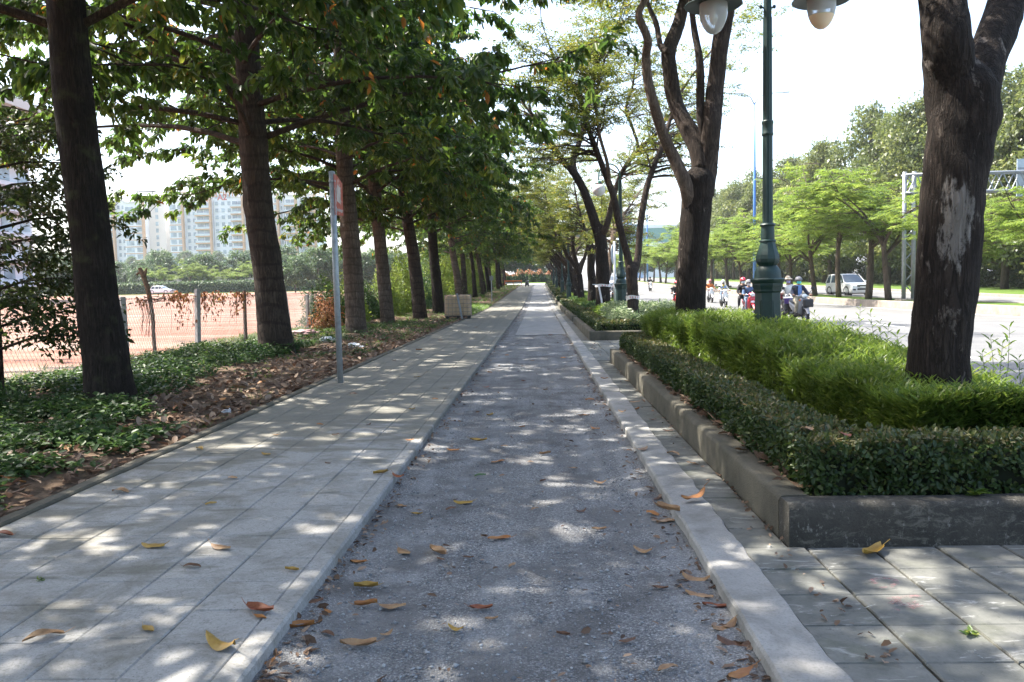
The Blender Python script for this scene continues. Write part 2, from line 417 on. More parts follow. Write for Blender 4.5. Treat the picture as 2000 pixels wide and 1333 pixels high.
mk_concrete('cement_old', (.062, .056, .04), (.135, .12, .088), (.03, .031, .017), .7, 2.5, .6)
mk_concrete('cement_dark', (.022, .021, .017), (.055, .05, .04), (.010, .011, .008), .85, 3.5, .8)  # front wall cement: its shade is put into the dark colour, along with stains
def front_stain():
    m = M['cement_dark']; t = NT.__new__(NT); t.m = m; t.t = m.node_tree; t.n = t.t.nodes; t.l = t.t.links; t.b = t.n['Principled BSDF']; t.out = t.n['Material Output']
    src = t.b.inputs['Base Color'].links[0].from_socket; w = t.coord('World', (1, 1, 2.2))
    c = t.mix(t.ramp(t.noise(w, 9, 7, .78, .8), [(.52, 0.0), (.62, .55)]), src, (.15, .14, .115))
    c = t.mix(t.ramp(t.noise(t.coord('World', (1, 1, .5)), 30, 5, .7), [(.60, 0.0), (.68, .7)]), c, (.2, .19, .17)); t.color(c)
front_stain()
mk_concrete('cement_grey', (.2, .2, .19), (.32, .32, .30), (.12, .12, .10), .5)
mk_concrete('median_concrete', (.24, .2, .165), (.36, .31, .26), (.12, .1, .08), .6)
mk_concrete('mortar_dusty', (.10, .097, .085), (.24, .235, .22), (.07, .068, .05), .5, 2.0)
mk_concrete('mortar', (.07, .065, .05), (.13, .12, .1), (.05, .055, .03), .5)
def mk_gravel():
    t = NT('gravel_fill'); w = t.coord('World')
    vo = t.voro(w, 120); vc = t.voro(w, 120, 'F1', 'Color'); vo2 = t.voro(w, 45); n = t.noise(w, 2.2, 6, .65); n3 = t.noise(w, 300, 3)
    sep = t.new('ShaderNodeSeparateColor'); t.link(vc, sep.inputs[0])
    c = t.ramp(sep.outputs[0], [(0, (.13, .13, .13)), (.5, (.255, .253, .248)), (.9, (.39, .386, .378)), (1, (.54, .535, .525))])
    c = t.mix(t.ramp(vo, [(.35, 0.0), (.75, .55)]), c, (.10, .105, .115))
    trk = t.noise(t.coord('World', (3.2, .12, 1)), 1.6, 3)
    c = t.mix(t.ramp(trk, [(.45, 0.0), (.68, .55)]), c, (.37, .372, .37))
    c = t.mix(t.ramp(n, [(.46, 0.0), (.62, .75)]), c, (.105, .1, .097))
    c = t.mix(t.ramp(t.noise(w, .55, 6, .65, .4), [(.5, 0.0), (.66, .55)]), c, (.13, .125, .12))
    c = t.mix(t.ramp(t.noise(w, 1.1, 5), [(.52, 0.0), (.7, .35)]), c, (.35, .35, .345))
    t.color(c); t.rough(.95); t.b.inputs['Specular IOR Level'].default_value = .2
    h = t.math('ADD', t.math('MULTIPLY', t.math('SUBTRACT', 1, vo), .9), t.math('ADD', t.math('MULTIPLY', t.math('SUBTRACT', 1, vo2), .8), t.math('MULTIPLY', n3, .4)))
    t.bump(h, .85, .012); M['gravel_fill'] = t.m
mk_gravel()
def mk_ground(name, stops, sc=1.5, bump=.5):
    t = NT(name); w = t.coord('World'); n = t.noise(w, sc, 8, .7); n2 = t.noise(w, 60, 5)
    t.color(t.mix(t.ramp(n2, [(.3, .4), (.6, 0.0)]), t.ramp(n, stops), tuple(x * .5 for x in stops[0][1]))); t.rough(.95)
    t.b.inputs['Specular IOR Level'].default_value = .15
    t.bump(t.math('ADD', n, n2), bump, .02); M[name] = t.m
mk_ground('soil', [(.3, (.09, .062, .042)), (.55, (.15, .105, .072)), (.75, (.2, .15, .105))], 2.5)
mk_ground('land', [(.3, (.07, .10, .03)), (.55, (.11, .14, .045)), (.75, (.16, .15, .07))], .4)
mk_ground('grass_ground', [(.3, (.06, .11, .02)), (.6, (.1, .16, .03)), (.8, (.16, .18, .06))], 1.2)
def mk_field():
    t = NT('red_earth'); w = t.coord('World', (.06, 1, 1))
    n = t.noise(w, .35, 5, .6, .3); n2 = t.noise(t.coord('World'), 1.2, 7, .7)
    c = t.ramp(n, [(.36, (.22, .15, .115)), (.45, (.20, .115, .075)), (.52, (.19, .045, .018)), (.60, (.21, .12, .08)), (.7, (.25, .18, .14))])
    c = t.mix(t.ramp(n2, [(.4, 0.0), (.7, .35)]), c, (.23, .16, .12))
    t.color(c); t.rough(.95); t.bump(n2, .4, .03); M['red_earth'] = t.m
mk_field()
def mk_asphalt():
    t = NT('asphalt'); w = t.coord('World'); n = t.noise(w, .8, 6, .6); n2 = t.noise(w, 160, 4); st = t.noise(t.coord('World', (.9, .03, 1)), 1.0, 4)
    c = t.ramp(n, [(.3, (.115, .116, .114)), (.7, (.155, .155, .15))])
    c = t.mix(t.ramp(st, [(.45, 0.0), (.7, .4)]), c, (.17, .17, .17))
    c = t.mix(t.ramp(n2, [(.35, .3), (.55, 0.0)]), c, (.1, .1, .1))
    t.color(c); t.rough(.9); t.bump(n2, .4, .005); M['asphalt'] = t.m
mk_asphalt()
simple('paint_white', (.72, .72, .70), .7, 0, .15, 4, kind='World')
simple('paint_yellow', (.6, .45, .18), .7, 0, .2, 4, kind='World')
simple('paint_pink', (.34, .15, .155), .85, 0, .3, 60, kind='World')
def worn(name, lo, hi):
    m = M[name]; t = NT.__new__(NT); t.m = m; t.t = m.node_tree; t.n = t.t.nodes; t.l = t.t.links; t.b = t.n['Principled BSDF']; t.out = t.n['Material Output']
    tr = t.new('ShaderNodeBsdfTransparent'); mx = t.new('ShaderNodeMixShader'); t.link(t.ramp(t.noise(t.coord('World'), 55, 5, .75), [(lo, 0.0), (hi, .7)]), mx.inputs[0]); t.link(tr.outputs[0], mx.inputs[1]); t.link(t.b.outputs[0], mx.inputs[2]); t.link(mx.outputs[0], t.out.inputs[0])
worn('paint_pink', .45, .62)
simple('paint_chalk', (.42, .42, .4), .85, 0, .5, 60, kind='World'); worn('paint_chalk', .42, .6)

# ------------------------------------------------------------------ setting: ground and strips
def ylines(y0, y1):
    ys = [y0]; y = y0
    while y < y1:
        y = min(y1, y + (2.0 if y < 120 else 8.0 if y < 300 else 60)); ys.append(y)
    return ys
def strip(name, x0, x1, y0, y1, z, mat, kind='structure', parent=None, nx=1, side=0.0):
    ys = ylines(y0, y1); vs = []; fs = []
    xs = [x0 + (x1 - x0) * i / nx for i in range(nx + 1)]
    for y in ys: vs += [(x, y, gz(y) + z) for x in xs]
    m = nx + 1
    for i in range(len(ys) - 1):
        for j in range(nx): fs.append((i * m + j, i * m + j + 1, (i + 1) * m + j + 1, (i + 1) * m + j))
    if side:
        b = len(vs)
        for y in ys: vs += [(x0, y, gz(y) + z - side), (x1, y, gz(y) + z - side)]
        for i in range(len(ys) - 1):
            fs += [(b + 2 * i, i * m, (i + 1) * m, b + 2 * i + 2), (i * m + nx, b + 2 * i + 1, b + 2 * i + 3, (i + 1) * m + nx)]
        e = len(ys) - 1; fs += [(b, b + 1, nx, 0), (e * m, e * m + nx, b + 2 * e + 1, b + 2 * e)]
    mb = MB(); mb.v = vs; mb.f = fs; mb.mi = [0] * len(fs)
    o = mb.build(name, mat, parent)
    if kind: o['kind'] = kind
    return o
strip('ground', -1500, 1500, -60, 3000, -.17, 'land', nx=6)
strip('field', -170, -9.0, -40, 147, -.06, 'red_earth', nx=4)
# verge: soil with humps
def verge_sheet():
    rng = random.Random(3); xs = np.arange(-9.4, -3.36, .3).tolist() + [-3.44]
    ys = np.arange(-6, 60, .45).tolist() + np.arange(60, 170, 3).tolist(); vs = []; fs = []
    for y in ys:
        for x in xs:
            h = .05 * mnoise.noise(Vector((x * .9, y * .9, 0))) + .035 * mnoise.noise(Vector((x * 2.5, y * 2.5, 4)))
            e = ss(0, 1.2, -3.44 - x); vs.append((x, y, gz(y) - .03 + e * (.05 + h) - .05 * ss(-8.2, -9.4, x)))
    m = len(xs)
    for i in range(len(ys) - 1):
        for j in range(m - 1): fs.append((i * m + j, i * m + j + 1, (i + 1) * m + j + 1, (i + 1) * m + j))
    mb = MB(); mb.add(vs, fs); o = mb.build('verge', 'soil', smooth=True); o['kind'] = 'structure'
verge_sheet()
def vz(x, y):
    h = .05 * mnoise.noise(Vector((x * .9, y * .9, 0))) + .035 * mnoise.noise(Vector((x * 2.5, y * 2.5, 4)))
    return gz(y) - .03 + ss(0, 1.2, -3.44 - x) * (.05 + h)

# gravel lane
LX0, LX1, GZL = -1.12, .83, -.07
def lane():
    xs = np.linspace(LX0 - .02, LX1 + .02, 40); ys = np.concatenate([np.arange(1.5, 14, .06), np.arange(14, 30, .4), np.arange(30, 168, 3)])
    vs = []; fs = []
    for y in ys:
        for x in xs:
            d = .012 * mnoise.noise(Vector((x * 2.0, y * 1.3, 1))) + .007 * mnoise.noise(Vector((x * 9, y * 9, 2))) + .005 * mnoise.noise(Vector((x * 23, y * 23, 5)))
            d += .012 * (ss(.25, 0, x - LX0) + ss(.25, 0, LX1 - x)) - .010 * (math.exp(-((x + .35) / .16) ** 2) + math.exp(-((x - .42) / .16) ** 2)) * .6
            vs.append((x, y, gz(y) + GZL + d))
    m = len(xs)
    for i in range(len(ys) - 1):
        for j in range(m - 1): fs.append((i * m + j, i * m + j + 1, (i + 1) * m + j + 1, (i + 1) * m + j))
    mb = MB(); mb.add(vs, fs); o = mb.build('gravel_path', 'gravel_fill', smooth=True); o['kind'] = 'structure'
lane()
# loose stones on the lane
def pebbles():
    rng = np.random.default_rng(5); n = 20000
    y = 2.4 + 9.5 * rng.random(n) ** 1.7; x = LX0 + .02 + (LX1 - LX0 - .04) * rng.random(n)
    e = rng.random(n) < .25; x[e] = np.where(rng.random(e.sum()) < .5, LX0 + .03 + .22 * rng.random(e.sum()) ** 2, LX1 - .03 - .22 * rng.random(e.sum()) ** 2)
    r = .0022 + .0085 * rng.random(n) ** 4.0; z = np.full(n, GZL + .001)
    base = np.array([(1, 0, 0), (-1, 0, 0), (0, 1, 0), (0, -1, 0), (0, 0, 1), (0, 0, -1)], float)
    fs = np.array([(0, 2, 4), (2, 1, 4), (1, 3, 4), (3, 0, 4), (2, 0, 5), (1, 2, 5), (3, 1, 5), (0, 3, 5)])
    a = rng.random(n) * 6.28; sc = .55 + .9 * rng.random((n, 1, 3)); sc[:, :, 2] *= .7
    V = base[None] * sc * r[:, None, None] * (1 + .25 * rng.standard_normal((n, 6, 1)))
    c, s_ = np.cos(a)[:, None], np.sin(a)[:, None]
    X = V[:, :, 0] * c - V[:, :, 1] * s_; Y = V[:, :, 0] * s_ + V[:, :, 1] * c
    V = np.stack([X + x[:, None], Y + y[:, None], V[:, :, 2] + z[:, None]], 2).reshape(-1, 3)
    F = (np.arange(n)[:, None, None] * 6 + fs[None]).reshape(-1, 3)
    me = npmesh('loose_stones', V, F, 'stone_bits', np.repeat(rng.random(n), 6))
    tag(meshobj('loose_stones', me), 'small loose grey stones scattered over the gravel lane', 'gravel', kind='stuff')
t = NT('stone_bits'); a = t.new('ShaderNodeAttribute'); a.attribute_name = 'rnd'
t.color(t.ramp(a.outputs['Fac'], [(0, (.13, .14, .15)), (.6, (.26, .27, .28)), (1, (.40, .41, .41))])); t.rough(.9); M['stone_bits'] = t.m
pebbles()
strip('lane_slab', -.74, LX1 - .02, 25.2, 166, -.045, 'cement_lane', side=.05)

# ---- paving with single tiles
def tile_mesh(w, d, name, mat, seed):
    rng = random.Random(seed); mb = MB(); c = .006
    j = lambda: rng.uniform(-.0025, .0025)
    vs = [(-w / 2, -d / 2, -.03), (w / 2, -d / 2, -.03), (w / 2, d / 2, -.03), (-w / 2, d / 2, -.03),
          (-w / 2 + j(), -d / 2 + j(), -c), (w / 2 + j(), -d / 2 + j(), -c), (w / 2 + j(), d / 2 + j(), -c), (-w / 2 + j(), d / 2 + j(), -c),
          (-w / 2 + c + j(), -d / 2 + c + j(), 0), (w / 2 - c + j(), -d / 2 + c + j(), 0), (w / 2 - c + j(), d / 2 - c + j(), 0), (-w / 2 + c + j(), d / 2 - c + j(), 0)]
    fs = [(8, 9, 10, 11)]
    for i in range(4):
        k = (i + 1) % 4; fs += [(i, k, k + 4, i + 4), (i + 4, k + 4, k + 8, i + 8)]
    mb.add(vs, fs); return mb.mesh(name, mat)
def lay(root, x0, x1, y0, y1, nx, ny, mat, seed, gap=.007, limit=10 ** 9, jit=.0018, stag=.0):
    rng = random.Random(seed); w = (x1 - x0) / nx; d = (y1 - y0) / ny
    mes = [tile_mesh(w - gap, d - gap * .6, 'tile', mat, seed + i) for i in range(4)]
    for r in range(ny):
        for c in range(nx):
            o = bpy.data.objects.new('tile', rng.choice(mes)); COL.objects.link(o); o.parent = root
            off = stag * ((c * 37) % 5 / 5 - .4) * d
            o.location = (x0 + w * (c + .5), y0 + d * (r + .5) + off, rng.uniform(-jit, jit))
            o.rotation_euler = (rng.uniform(-.005, .005), rng.uniform(-.005, .005), rng.uniform(-.004, .004) + (pi if rng.random() < .5 else 0))
PX0, PX1 = -3.36, -1.23
pav = strip('pavement', PX0, PX1, 1.2, 168, -.008, 'mortar_dusty')
TD = .355
lay(pav, PX0, PX1, 2.2, 2.2 + 50 * TD, 6, 50, 'tile_concrete', 10, gap=.0045, stag=.25)
def tile_rest():
    mb = MB(); rng = random.Random(8); w = (PX1 - PX0) / 6; y = 2.2 + 50 * TD; g = .005
    while y < 75:
        for c in range(6):
            z = gz(y) + rng.uniform(-.0015, .0015); x = PX0 + w * c
            z2 = gz(y + TD); a = (x + g, y + g, z); b = (x + w - g, y + g, z)
            vs = [a, b, (x + w - g, y + TD - g, z2 + z - gz(y)), (x + g, y + TD - g, z2 + z - gz(y)), (x, y, z - .014), (x + w, y, z - .014), (x + w, y + TD, z2 - .014), (x, y + TD, z2 - .014)]
            mb.add(vs, [(0, 1, 2, 3), (4, 5, 1, 0), (5, 6, 2, 1), (7, 3, 2, 6), (4, 0, 3, 7)])
        y += TD
    o = mb.build('distant_tiles', 'tile_concrete', pav); o['kind'] = 'stuff'
tile_rest()
strip('pavement_slab', PX0, PX1, 75, 168, -.002, 'tile_concrete')
# concrete edge along the lane and the outer edging
def edging(name, x0, x1, y0, y1, z, h, mat, jag=0.0, seed=1, side=1):
    rng = random.Random(seed); ys = []; y = y0
    while y < y1: ys.append(y); y += (.09 if y < 14 else .5 if y < 40 else 4)
    ys.append(y1); vs = []; fs = []
    for y in ys:
        q = jag * (mnoise.noise(Vector((y * 1.6, seed, 0))) + .6 * mnoise.noise(Vector((y * 6, seed, 3))))
        b = .008 * mnoise.noise(Vector((y * 3, seed, 7)))
        xa, xb = (x0 + b, x1 + q) if side == 1 else (x0 + q, x1 + b)
        g = gz(y) + .003 * mnoise.noise(Vector((y * 2, 9, seed)))
        e = min(.012, h * .4)
        vs += [(xa, y, g + z - h), (xa, y, g + z - e), (xa + e, y, g + z), (xb - e, y, g + z), (xb, y, g + z - e), (xb, y, g + z - h)]
    for i in range(len(ys) - 1):
        for j in range(5): fs.append((i * 6 + j, i * 6 + j + 1, i * 6 + 7 + j, i * 6 + 6 + j))
    fs += [(0, 1, 2, 3, 4, 5), tuple((len(ys) - 1) * 6 + j for j in range(6))]
    mb = MB(); mb.add(vs, fs); o = mb.build(name, mat); o['kind'] = 'structure'; return o
mk_concrete('dusty_cement', (.34, .345, .34), (.45, .45, .44), (.24, .235, .21), .35, 4)
edging('lane_edge_left', -1.235, LX0, 1.2, 168, .003, .12, 'tile_concrete', .0, 2)
edging('kerb_right', LX1, 1.075, 1.2, 168, .008, .12, 'cement_kerb', .022, 5)
edging('kerb_left', -3.47, PX0, 1.2, 168, .022, .09, 'cement_old', .0, 7)

# right pavement
rp = strip('pavement_right', 1.02, 4.85, 1.2, 168, -.016, 'mortar')
lay(rp, 1.06, 4.80, 2.0, 4.385, 11, 7, 'tile_worn', 20, .010, jit=.003)
lay(rp, 1.06, 1.31, 4.385, 15.5, 1, 32, 'tile_worn', 30, .009, jit=.003)
lay(rp, 1.06, 4.80, 15.6, 21.3, 11, 16, 'tile_worn', 40, .009, jit=.003)
strip('pavement_right_slab', 1.02, 1.30, 21.3, 168, -.004, 'tile_worn')
# faded paint marks on the worn tiles
def ground_mark(name, strokes, w, mat, label):
    mb = MB(); rng = random.Random(4)
    for st in strokes:
        for (a, b) in zip(st[:-1], st[1:]):
            A = G(*a); B = G(*b); d = (B - A); d.z = 0; n = Vector((-d.y, d.x, 0)).normalized() * w * rng.uniform(.3, .6)
            mb.add([A + n + zz * .0062, A - n + zz * .0062, B - n + zz * .0062, B + n + zz * .0062], [(0, 1, 2, 3)])
    o = mb.build(name, mat, rp); tag(o, label)
    return o
ground_mark('paint_mark', [[(1702, 1136), (1722, 1131), (1746, 1134), (1752, 1141), (1738, 1149), (1716, 1150)], [(1702, 1136), (1712, 1143)]], .03, 'paint_pink', 'faded pink painted loop on a worn paving tile')
ground_mark('paint_mark', [[(1732, 1172), (1796, 1166)], [(1738, 1183), (1752, 1174), (1760, 1186), (1792, 1178)], [(1742, 1192), (1758, 1194)], [(1778, 1190), (1798, 1184)]], .035, 'paint_pink', 'faded pink painted scrawl on a worn paving tile')
ground_mark('paint_mark', [[(1664, 1195), (1690, 1190), (1710, 1183)], [(1622, 1206), (1648, 1201)]], .01, 'paint_chalk', 'pale scratched cement streak on a worn paving tile')
ground_mark('paint_mark', [[(1880, 1280), (1906, 1273)], [(1900, 1275), (1920, 1290)]], .01, 'paint_chalk', 'pale scratched cement streak on a worn paving tile')

# ---- main road
RZ = -.12
strip('road', 4.95, 18.6, -30, 400, RZ, 'asphalt', nx=2)
strip('road_far_side', 21.6, 33.0, -30, 400, RZ, 'asphalt', nx=2)
edging('road_kerb', 4.75, 4.97, -5, 300, .02, .2, 'cement_grey', 0, 11)
def mark(x, y0, y1, w, mat='paint_white', name='road_marking'):
    return strip(name, x - w / 2, x + w / 2, y0, y1, RZ + .005, mat)
mark(18.2, -10, 300, .18); mark(5.4, -10, 300, .15)
mark(22.1, -10, 300, .18, 'paint_yellow'); mark(32.4, -10, 300, .18)
for x in (8.3, 11.6, 15.2): 
    for k in range(16):
        y = -2 + k * 8.6 + (x * 3.7) % 5
        mark(x, y, y + 3.0, .16)
for x in (25.4, 29.0):
    for k in range(14):
        y = 20 + k * 9.0 + (x * 2.3) % 5
        mark(x, y, y + 3.0, .16)
def arrow(x, y):
    mb = MB(); z = gz(y) + RZ + .005
    mb.add([(x - .11, y, z), (x + .11, y, z), (x + .11, y + 2.6, z), (x - .11, y + 2.6, z)], [(0, 1, 2, 3)])
    mb.add([(x - .45, y, z), (x, y - 1.6, z), (x + .45, y, z)], [(0, 1, 2)])
    o = mb.build('road_arrow', 'paint_white'); o['kind'] = 'structure'
arrow(13.3, 33.5)
# median
def median():
    ys = ylines(-30, 300); vs = []; fs = []
    prof = [(18.6, RZ), (18.62, .24), (18.66, .27), (18.9, .27), (18.95, .24), (21.25, .24), (21.3, .27), (21.55, .27), (21.58, .24), (21.6, RZ)]
    for y in ys: vs += [(x, y, gz(y) + z) for x, z in prof]
    n = len(prof); mi = []
    for i in range(len(ys) - 1):
        for j in range(n - 1): fs.append((i * n + j, i * n + j + 1, (i + 1) * n + j + 1, (i + 1) * n + j)); mi.append(1 if j == 4 else 0)
    mb = MB(); mb.v = vs; mb.f = fs; mb.mi = mi
    o = mb.build('median', ['median_concrete', 'grass_ground']); o['kind'] = 'structure'
median()
edging('far_kerb', 33.0, 33.3, -10, 300, .10, .25, 'median_concrete', 0, 13)
strip('far_verge', 33.3, 80, -10, 300, .06, 'grass_ground')
# grassy far end of the path and paved crossing
strip('crossing', -12, 4.7, 168, 182, .0, 'cement_pale')
strip('lawn', -14, 4.7, 182, 215, .02, 'grass_ground')
# ------------------------------------------------------------------ trees
UPV = np.array([0, 0, 1.0])
def spray(Pt, Dt, length, n, rng, side=.8, fwdk=.5, down=0.0, jit=.15, nup=1.0, alt=True):
    """leaves set alternately along twigs: returns points, directions, normals"""
    m = len(Pt); Dt = nrm(Dt); B = nrm(np.cross(Dt, UPV[None] + .001))
    t = (np.arange(n) + .6) / n; sg = np.where(np.arange(n) % 2 == 0, 1.0, -1.0)
    length = np.broadcast_to(np.asarray(length, float).reshape(-1, 1, 1), (m, 1, 1))
    p = Pt[:, None] + Dt[:, None] * (t[None, :, None] * length)
    d = Dt[:, None] * fwdk + B[:, None] * (sg[None, :, None] * side)
    p = p + rng.standard_normal((m, n, 3)) * (length * jit * .5); d = d + rng.standard_normal((m, n, 3)) * jit * 2
    d[:, :, 2] -= down * (.4 + .9 * rng.random((m, n)))
    N = np.broadcast_to(UPV * nup, (m, n, 3)) + rng.standard_normal((m, n, 3)) * .45
    return p.reshape(-1, 3), d.reshape(-1, 3), N.reshape(-1, 3)
V = Vector
def rotz(v, a): return V((v.x * cos(a) - v.y * sin(a), v.x * sin(a) + v.y * cos(a), v.z))

LEAN = -.085
def crown_left(seed, nprim=27, leaf=.21, per=12, zlow_l=3.2, zlow_r=4.7, ztop=13.2, reach=5.6):
    rng = random.Random(seed); nr = np.random.default_rng(seed); limbs = MB(); tp = []; td = []
    ax = lambda z: V((LEAN * z, .01 * z, z))
    for i in range(nprim):
        f = i / (nprim - 1); az = i * 2.39996 + rng.uniform(-.3, .3); dr = V((cos(az), sin(az), 0))
        zl = zlow_r + (zlow_l - zlow_r) * ss(.35, -.2, dr.x)
        z = zl + (ztop - zl) * f ** 1.15
        ln = reach * (1 - .6 * ((z - 3) / 10.5) ** 2) * rng.uniform(.82, 1.06); ln = max(ln, 1.0)
        rise = ln * rng.uniform(.16, .34); drop = ln * rng.uniform(.14, .30)
        w = rng.uniform(-.35, .35)
        pts = []
        for k in range(7):
            s = k / 6; d2 = rotz(dr, w * s * s)
            pts.append(ax(z) + d2 * ln * s + zz * (rise * s * 1.5 - drop * s * s * 1.3))
        r0 = .02 + .008 * ln
        limbs.tube(pts, [r0 * (1 - .85 * k / 6) for k in range(7)], 6, jit=.08, seed=i)
        ns = 9 if ln > 2.5 else 6
        if z < 6 and dr.x < 0: ns = 6
        for k in range(ns):
            s = .22 + .78 * k / (ns - 1); q = s * 6; a = int(min(q, 5)); p = pts[a].lerp(pts[a + 1], q - a); d = (pts[a + 1] - pts[a]).normalized()
            sgn = 1 if k % 2 else -1
            d2 = rotz(d, sgn * rng.uniform(.6, 1.15)) if k < ns - 1 else d
            l2 = (1.0 + ln * .2) * (1.15 - .5 * s) * rng.uniform(.75, 1.15)
            q1 = p + d2 * l2 * .55 + zz * l2 * rng.uniform(.0, .16); q2 = p + d2 * l2 + zz * l2 * rng.uniform(-.3, .05)
            limbs.tube([p, q1, q2], [r0 * .28, r0 * .18, .006], 4, cap=False)
            for u in (.2, .42, .62, .82, 1.0):
                b = p.lerp(q1, u / .55) if u < .55 else q1.lerp(q2, (u - .55) / .45)
                e = rotz(d2, rng.uniform(-1.2, 1.2)); e.z = rng.uniform(-.55, .25)
                tp.append(b); td.append(e)
    Pt = np.array([tuple(p) for p in tp]); Dt = np.array([tuple(d) for d in td])
    p, d, N = spray(Pt, Dt, .30 + .2 * nr.random(len(Pt)), per, nr, side=.75, fwdk=.55, down=.75, jit=.22)
    L = leaf * (.65 + .6 * nr.random(len(p)))
    rn = np.clip(np.repeat(nr.random(len(Pt)), per) * .6 + nr.random(len(p)) * .42, 0, 1)
    rn[nr.random(len(p)) < .007] = .99
    return limbs.mesh('branches', 'bark_mid'), leaves('foliage', p, d, N, L, .44, 'leaf_big', nr, .18, .3, rn)

CL = [crown_left(11, 40, .2, 22, 4.1, 4.7, reach=5.9), crown_left(12, 42, .215, 26, 4.6, 4.8, reach=7.2), crown_left(13, 40, .235, 21, 4.2, 4.8, reach=6.0), crown_left(14, 40, .235, 21, 4.2, 4.8, reach=5.9)]
def trunk_px(pl, Y0, seed, sub=6, n=14, jit=.05, wob=.0):
    """polyline in photo pixels at a distance -> points and radii (world)"""
    pts = []; rr = []
    for i, (px, py, w) in enumerate(pl):
        Yq = Y0 + wob * sin(i * 1.3 + seed); pts.append(P(px, py, Yq)); rr.append(w / 2 * Yq / FPX)
    return catmull(pts, rr, sub)
def left_tree(pl, Y0, ci, mat, label, rz=0.0, sc=1.0, group='broad-leaved trees in the verge row'):
    pts, rr = trunk_px(pl, Y0, ci)
    base = pts[0].copy(); base.z = vz(base.x, base.y) - .05
    pts = [base] + pts if base.z < pts[0].z - .02 else pts
    rr = [rr[0] * 1.12] + rr if len(pts) > len(rr) else rr
    t = empty('broadleaf_tree', base, 0, label, 'tree', group)
    mb = MB(); kn = [(random.Random(Y0 + k).uniform(.6, 6), random.Random(Y0 * 2 + k).uniform(0, 6.28), random.Random(Y0 * 3 + k).uniform(.02, .045)) for k in range(9)]; mb.tube([p - base for p in pts], rr, 20, jit=.045, seed=int(Y0), flare=.2, knots=kn)
    o = mb.build('trunk', mat, t, True)
    br = meshobj('branches', CL[ci][0], t, rz=rz, sc=sc); meshobj('crown', CL[ci][1], t, rz=rz, sc=sc)
    top = pts[-1] - base
    z = max(top.z, .1); sh = (top.x / z - LEAN) * .5       # follow the lean of this trunk
    for c in (br, t.children[-1]): c.location = (sh * 6, 0, 0)
    return t
LEFT = [
 ([(192, 815, 104), (184, 770, 93), (175, 700, 85), (159, 594, 79), (143, 450, 75), (112, 200, 74), (95, 0, 68), (80, -250, 58), (72, -600, 44), (70, -1000, 18)], 10.3, 0, 'bark_dark', 'dark leaning trunk among green ground cover, beside a dead branched stick'),
 ([(528, 705, 76), (524, 670, 68), (517, 600, 60), (505, 500, 56), (490, 400, 55), (475, 200, 50), (462, 0, 45), (455, -200, 34), (452, -420, 16)], 18.7, 1, 'bark_mid', 'grey-brown leaning trunk at the fence with brown vine, leaf litter at its foot'),
 ([(686, 662, 46), (682, 620, 40), (675, 500, 36), (662, 350, 32), (655, 200, 28), (650, 0, 23), (647, -150, 12)], 27.0, 2, 'bark_ring', 'pale trunk with ring scars directly behind the red sign pole'),
 ([(754, 642, 31), (750, 600, 27), (742, 520, 25), (730, 400, 23), (718, 290, 21), (710, 200, 19), (700, 50, 13), (697, -60, 6)], 34.0, 3, 'bark_ring', 'slim pale ringed trunk beside the vine-covered end of the fence'),
 ([(818, 630, 30), (813, 580, 26), (804, 500, 24), (788, 400, 22), (775, 250, 18), (768, 100, 11), (766, 10, 5)], 38.5, 0, 'bark_mid', 'brown leaning trunk standing just before the caged tank'),
 ([(852, 618, 25), (848, 560, 21), (842, 500, 19), (833, 370, 16), (826, 250, 12), (822, 120, 6)], 47.0, 1, 'bark_dark', 'dark trunk rising right behind the caged tank, in shade'),
 ([(899, 592, 15), (893, 540, 14), (886, 500, 13), (872, 400, 12), (862, 320, 9), (858, 240, 5)], 63.0, 2, 'bark_ring', 'leaning pale mottled trunk behind the caged tank'),
]
for i, (pl, Y0, ci, mt, lb) in enumerate(LEFT):
    left_tree(pl, Y0, ci, mt, lb, rz=(0, .25, -.3, .2, .5, -.5, .3)[i], sc=(1, 1, 1.0, .95, .95, .95, .9)[i])
def left_generic(x, y, ci, rz, sc, mat, seed):
    rng = random.Random(seed); g = gz(y)
    t = empty('broadleaf_tree', (x, y, g - .03), 0, 'straight brown trunk in the distant shaded run of the verge row', 'tree', 'broad-leaved trees in the verge row')
    mb = MB(); h = 11; r = rng.uniform(.24, .34)
    pts = [V((LEAN * z + .1 * sin(z * .7 + seed) * min(1, z), .05 * sin(z + seed), z)) for z in np.linspace(0, h, 14)]
    mb.tube(pts, [r * (1.15 if i == 0 else 1 - .8 * i / 13) for i in range(14)], 10, jit=.07, seed=seed); mb.build('trunk', mat, t, True)
    meshobj('branches', CL[ci][0], t, rz=rz, sc=sc); meshobj('crown', CL[ci][1], t, rz=rz, sc=sc)
rr_ = random.Random(21)
for i, y in enumerate((74, 82, 89, 97, 105, 114, 124, 135, 147, 160)):
    left_generic(-6.3 + rr_.uniform(-.3, .3), y, i % 4, rr_.uniform(-.6, .6), rr_.uniform(.85, 1.0), ('bark_mid', 'bark_dark', 'bark_ring')[i % 3], 30 + i)
# the row goes on behind the camera and gives its shade
for (x, y, ci, rz) in ((-5.6, 2.6, 1, 2.8), (-5.8, -5.0, 2, 1.0)):
    left_generic(x, y, ci, rz, 1.0, 'bark_mid', 70 + ci)

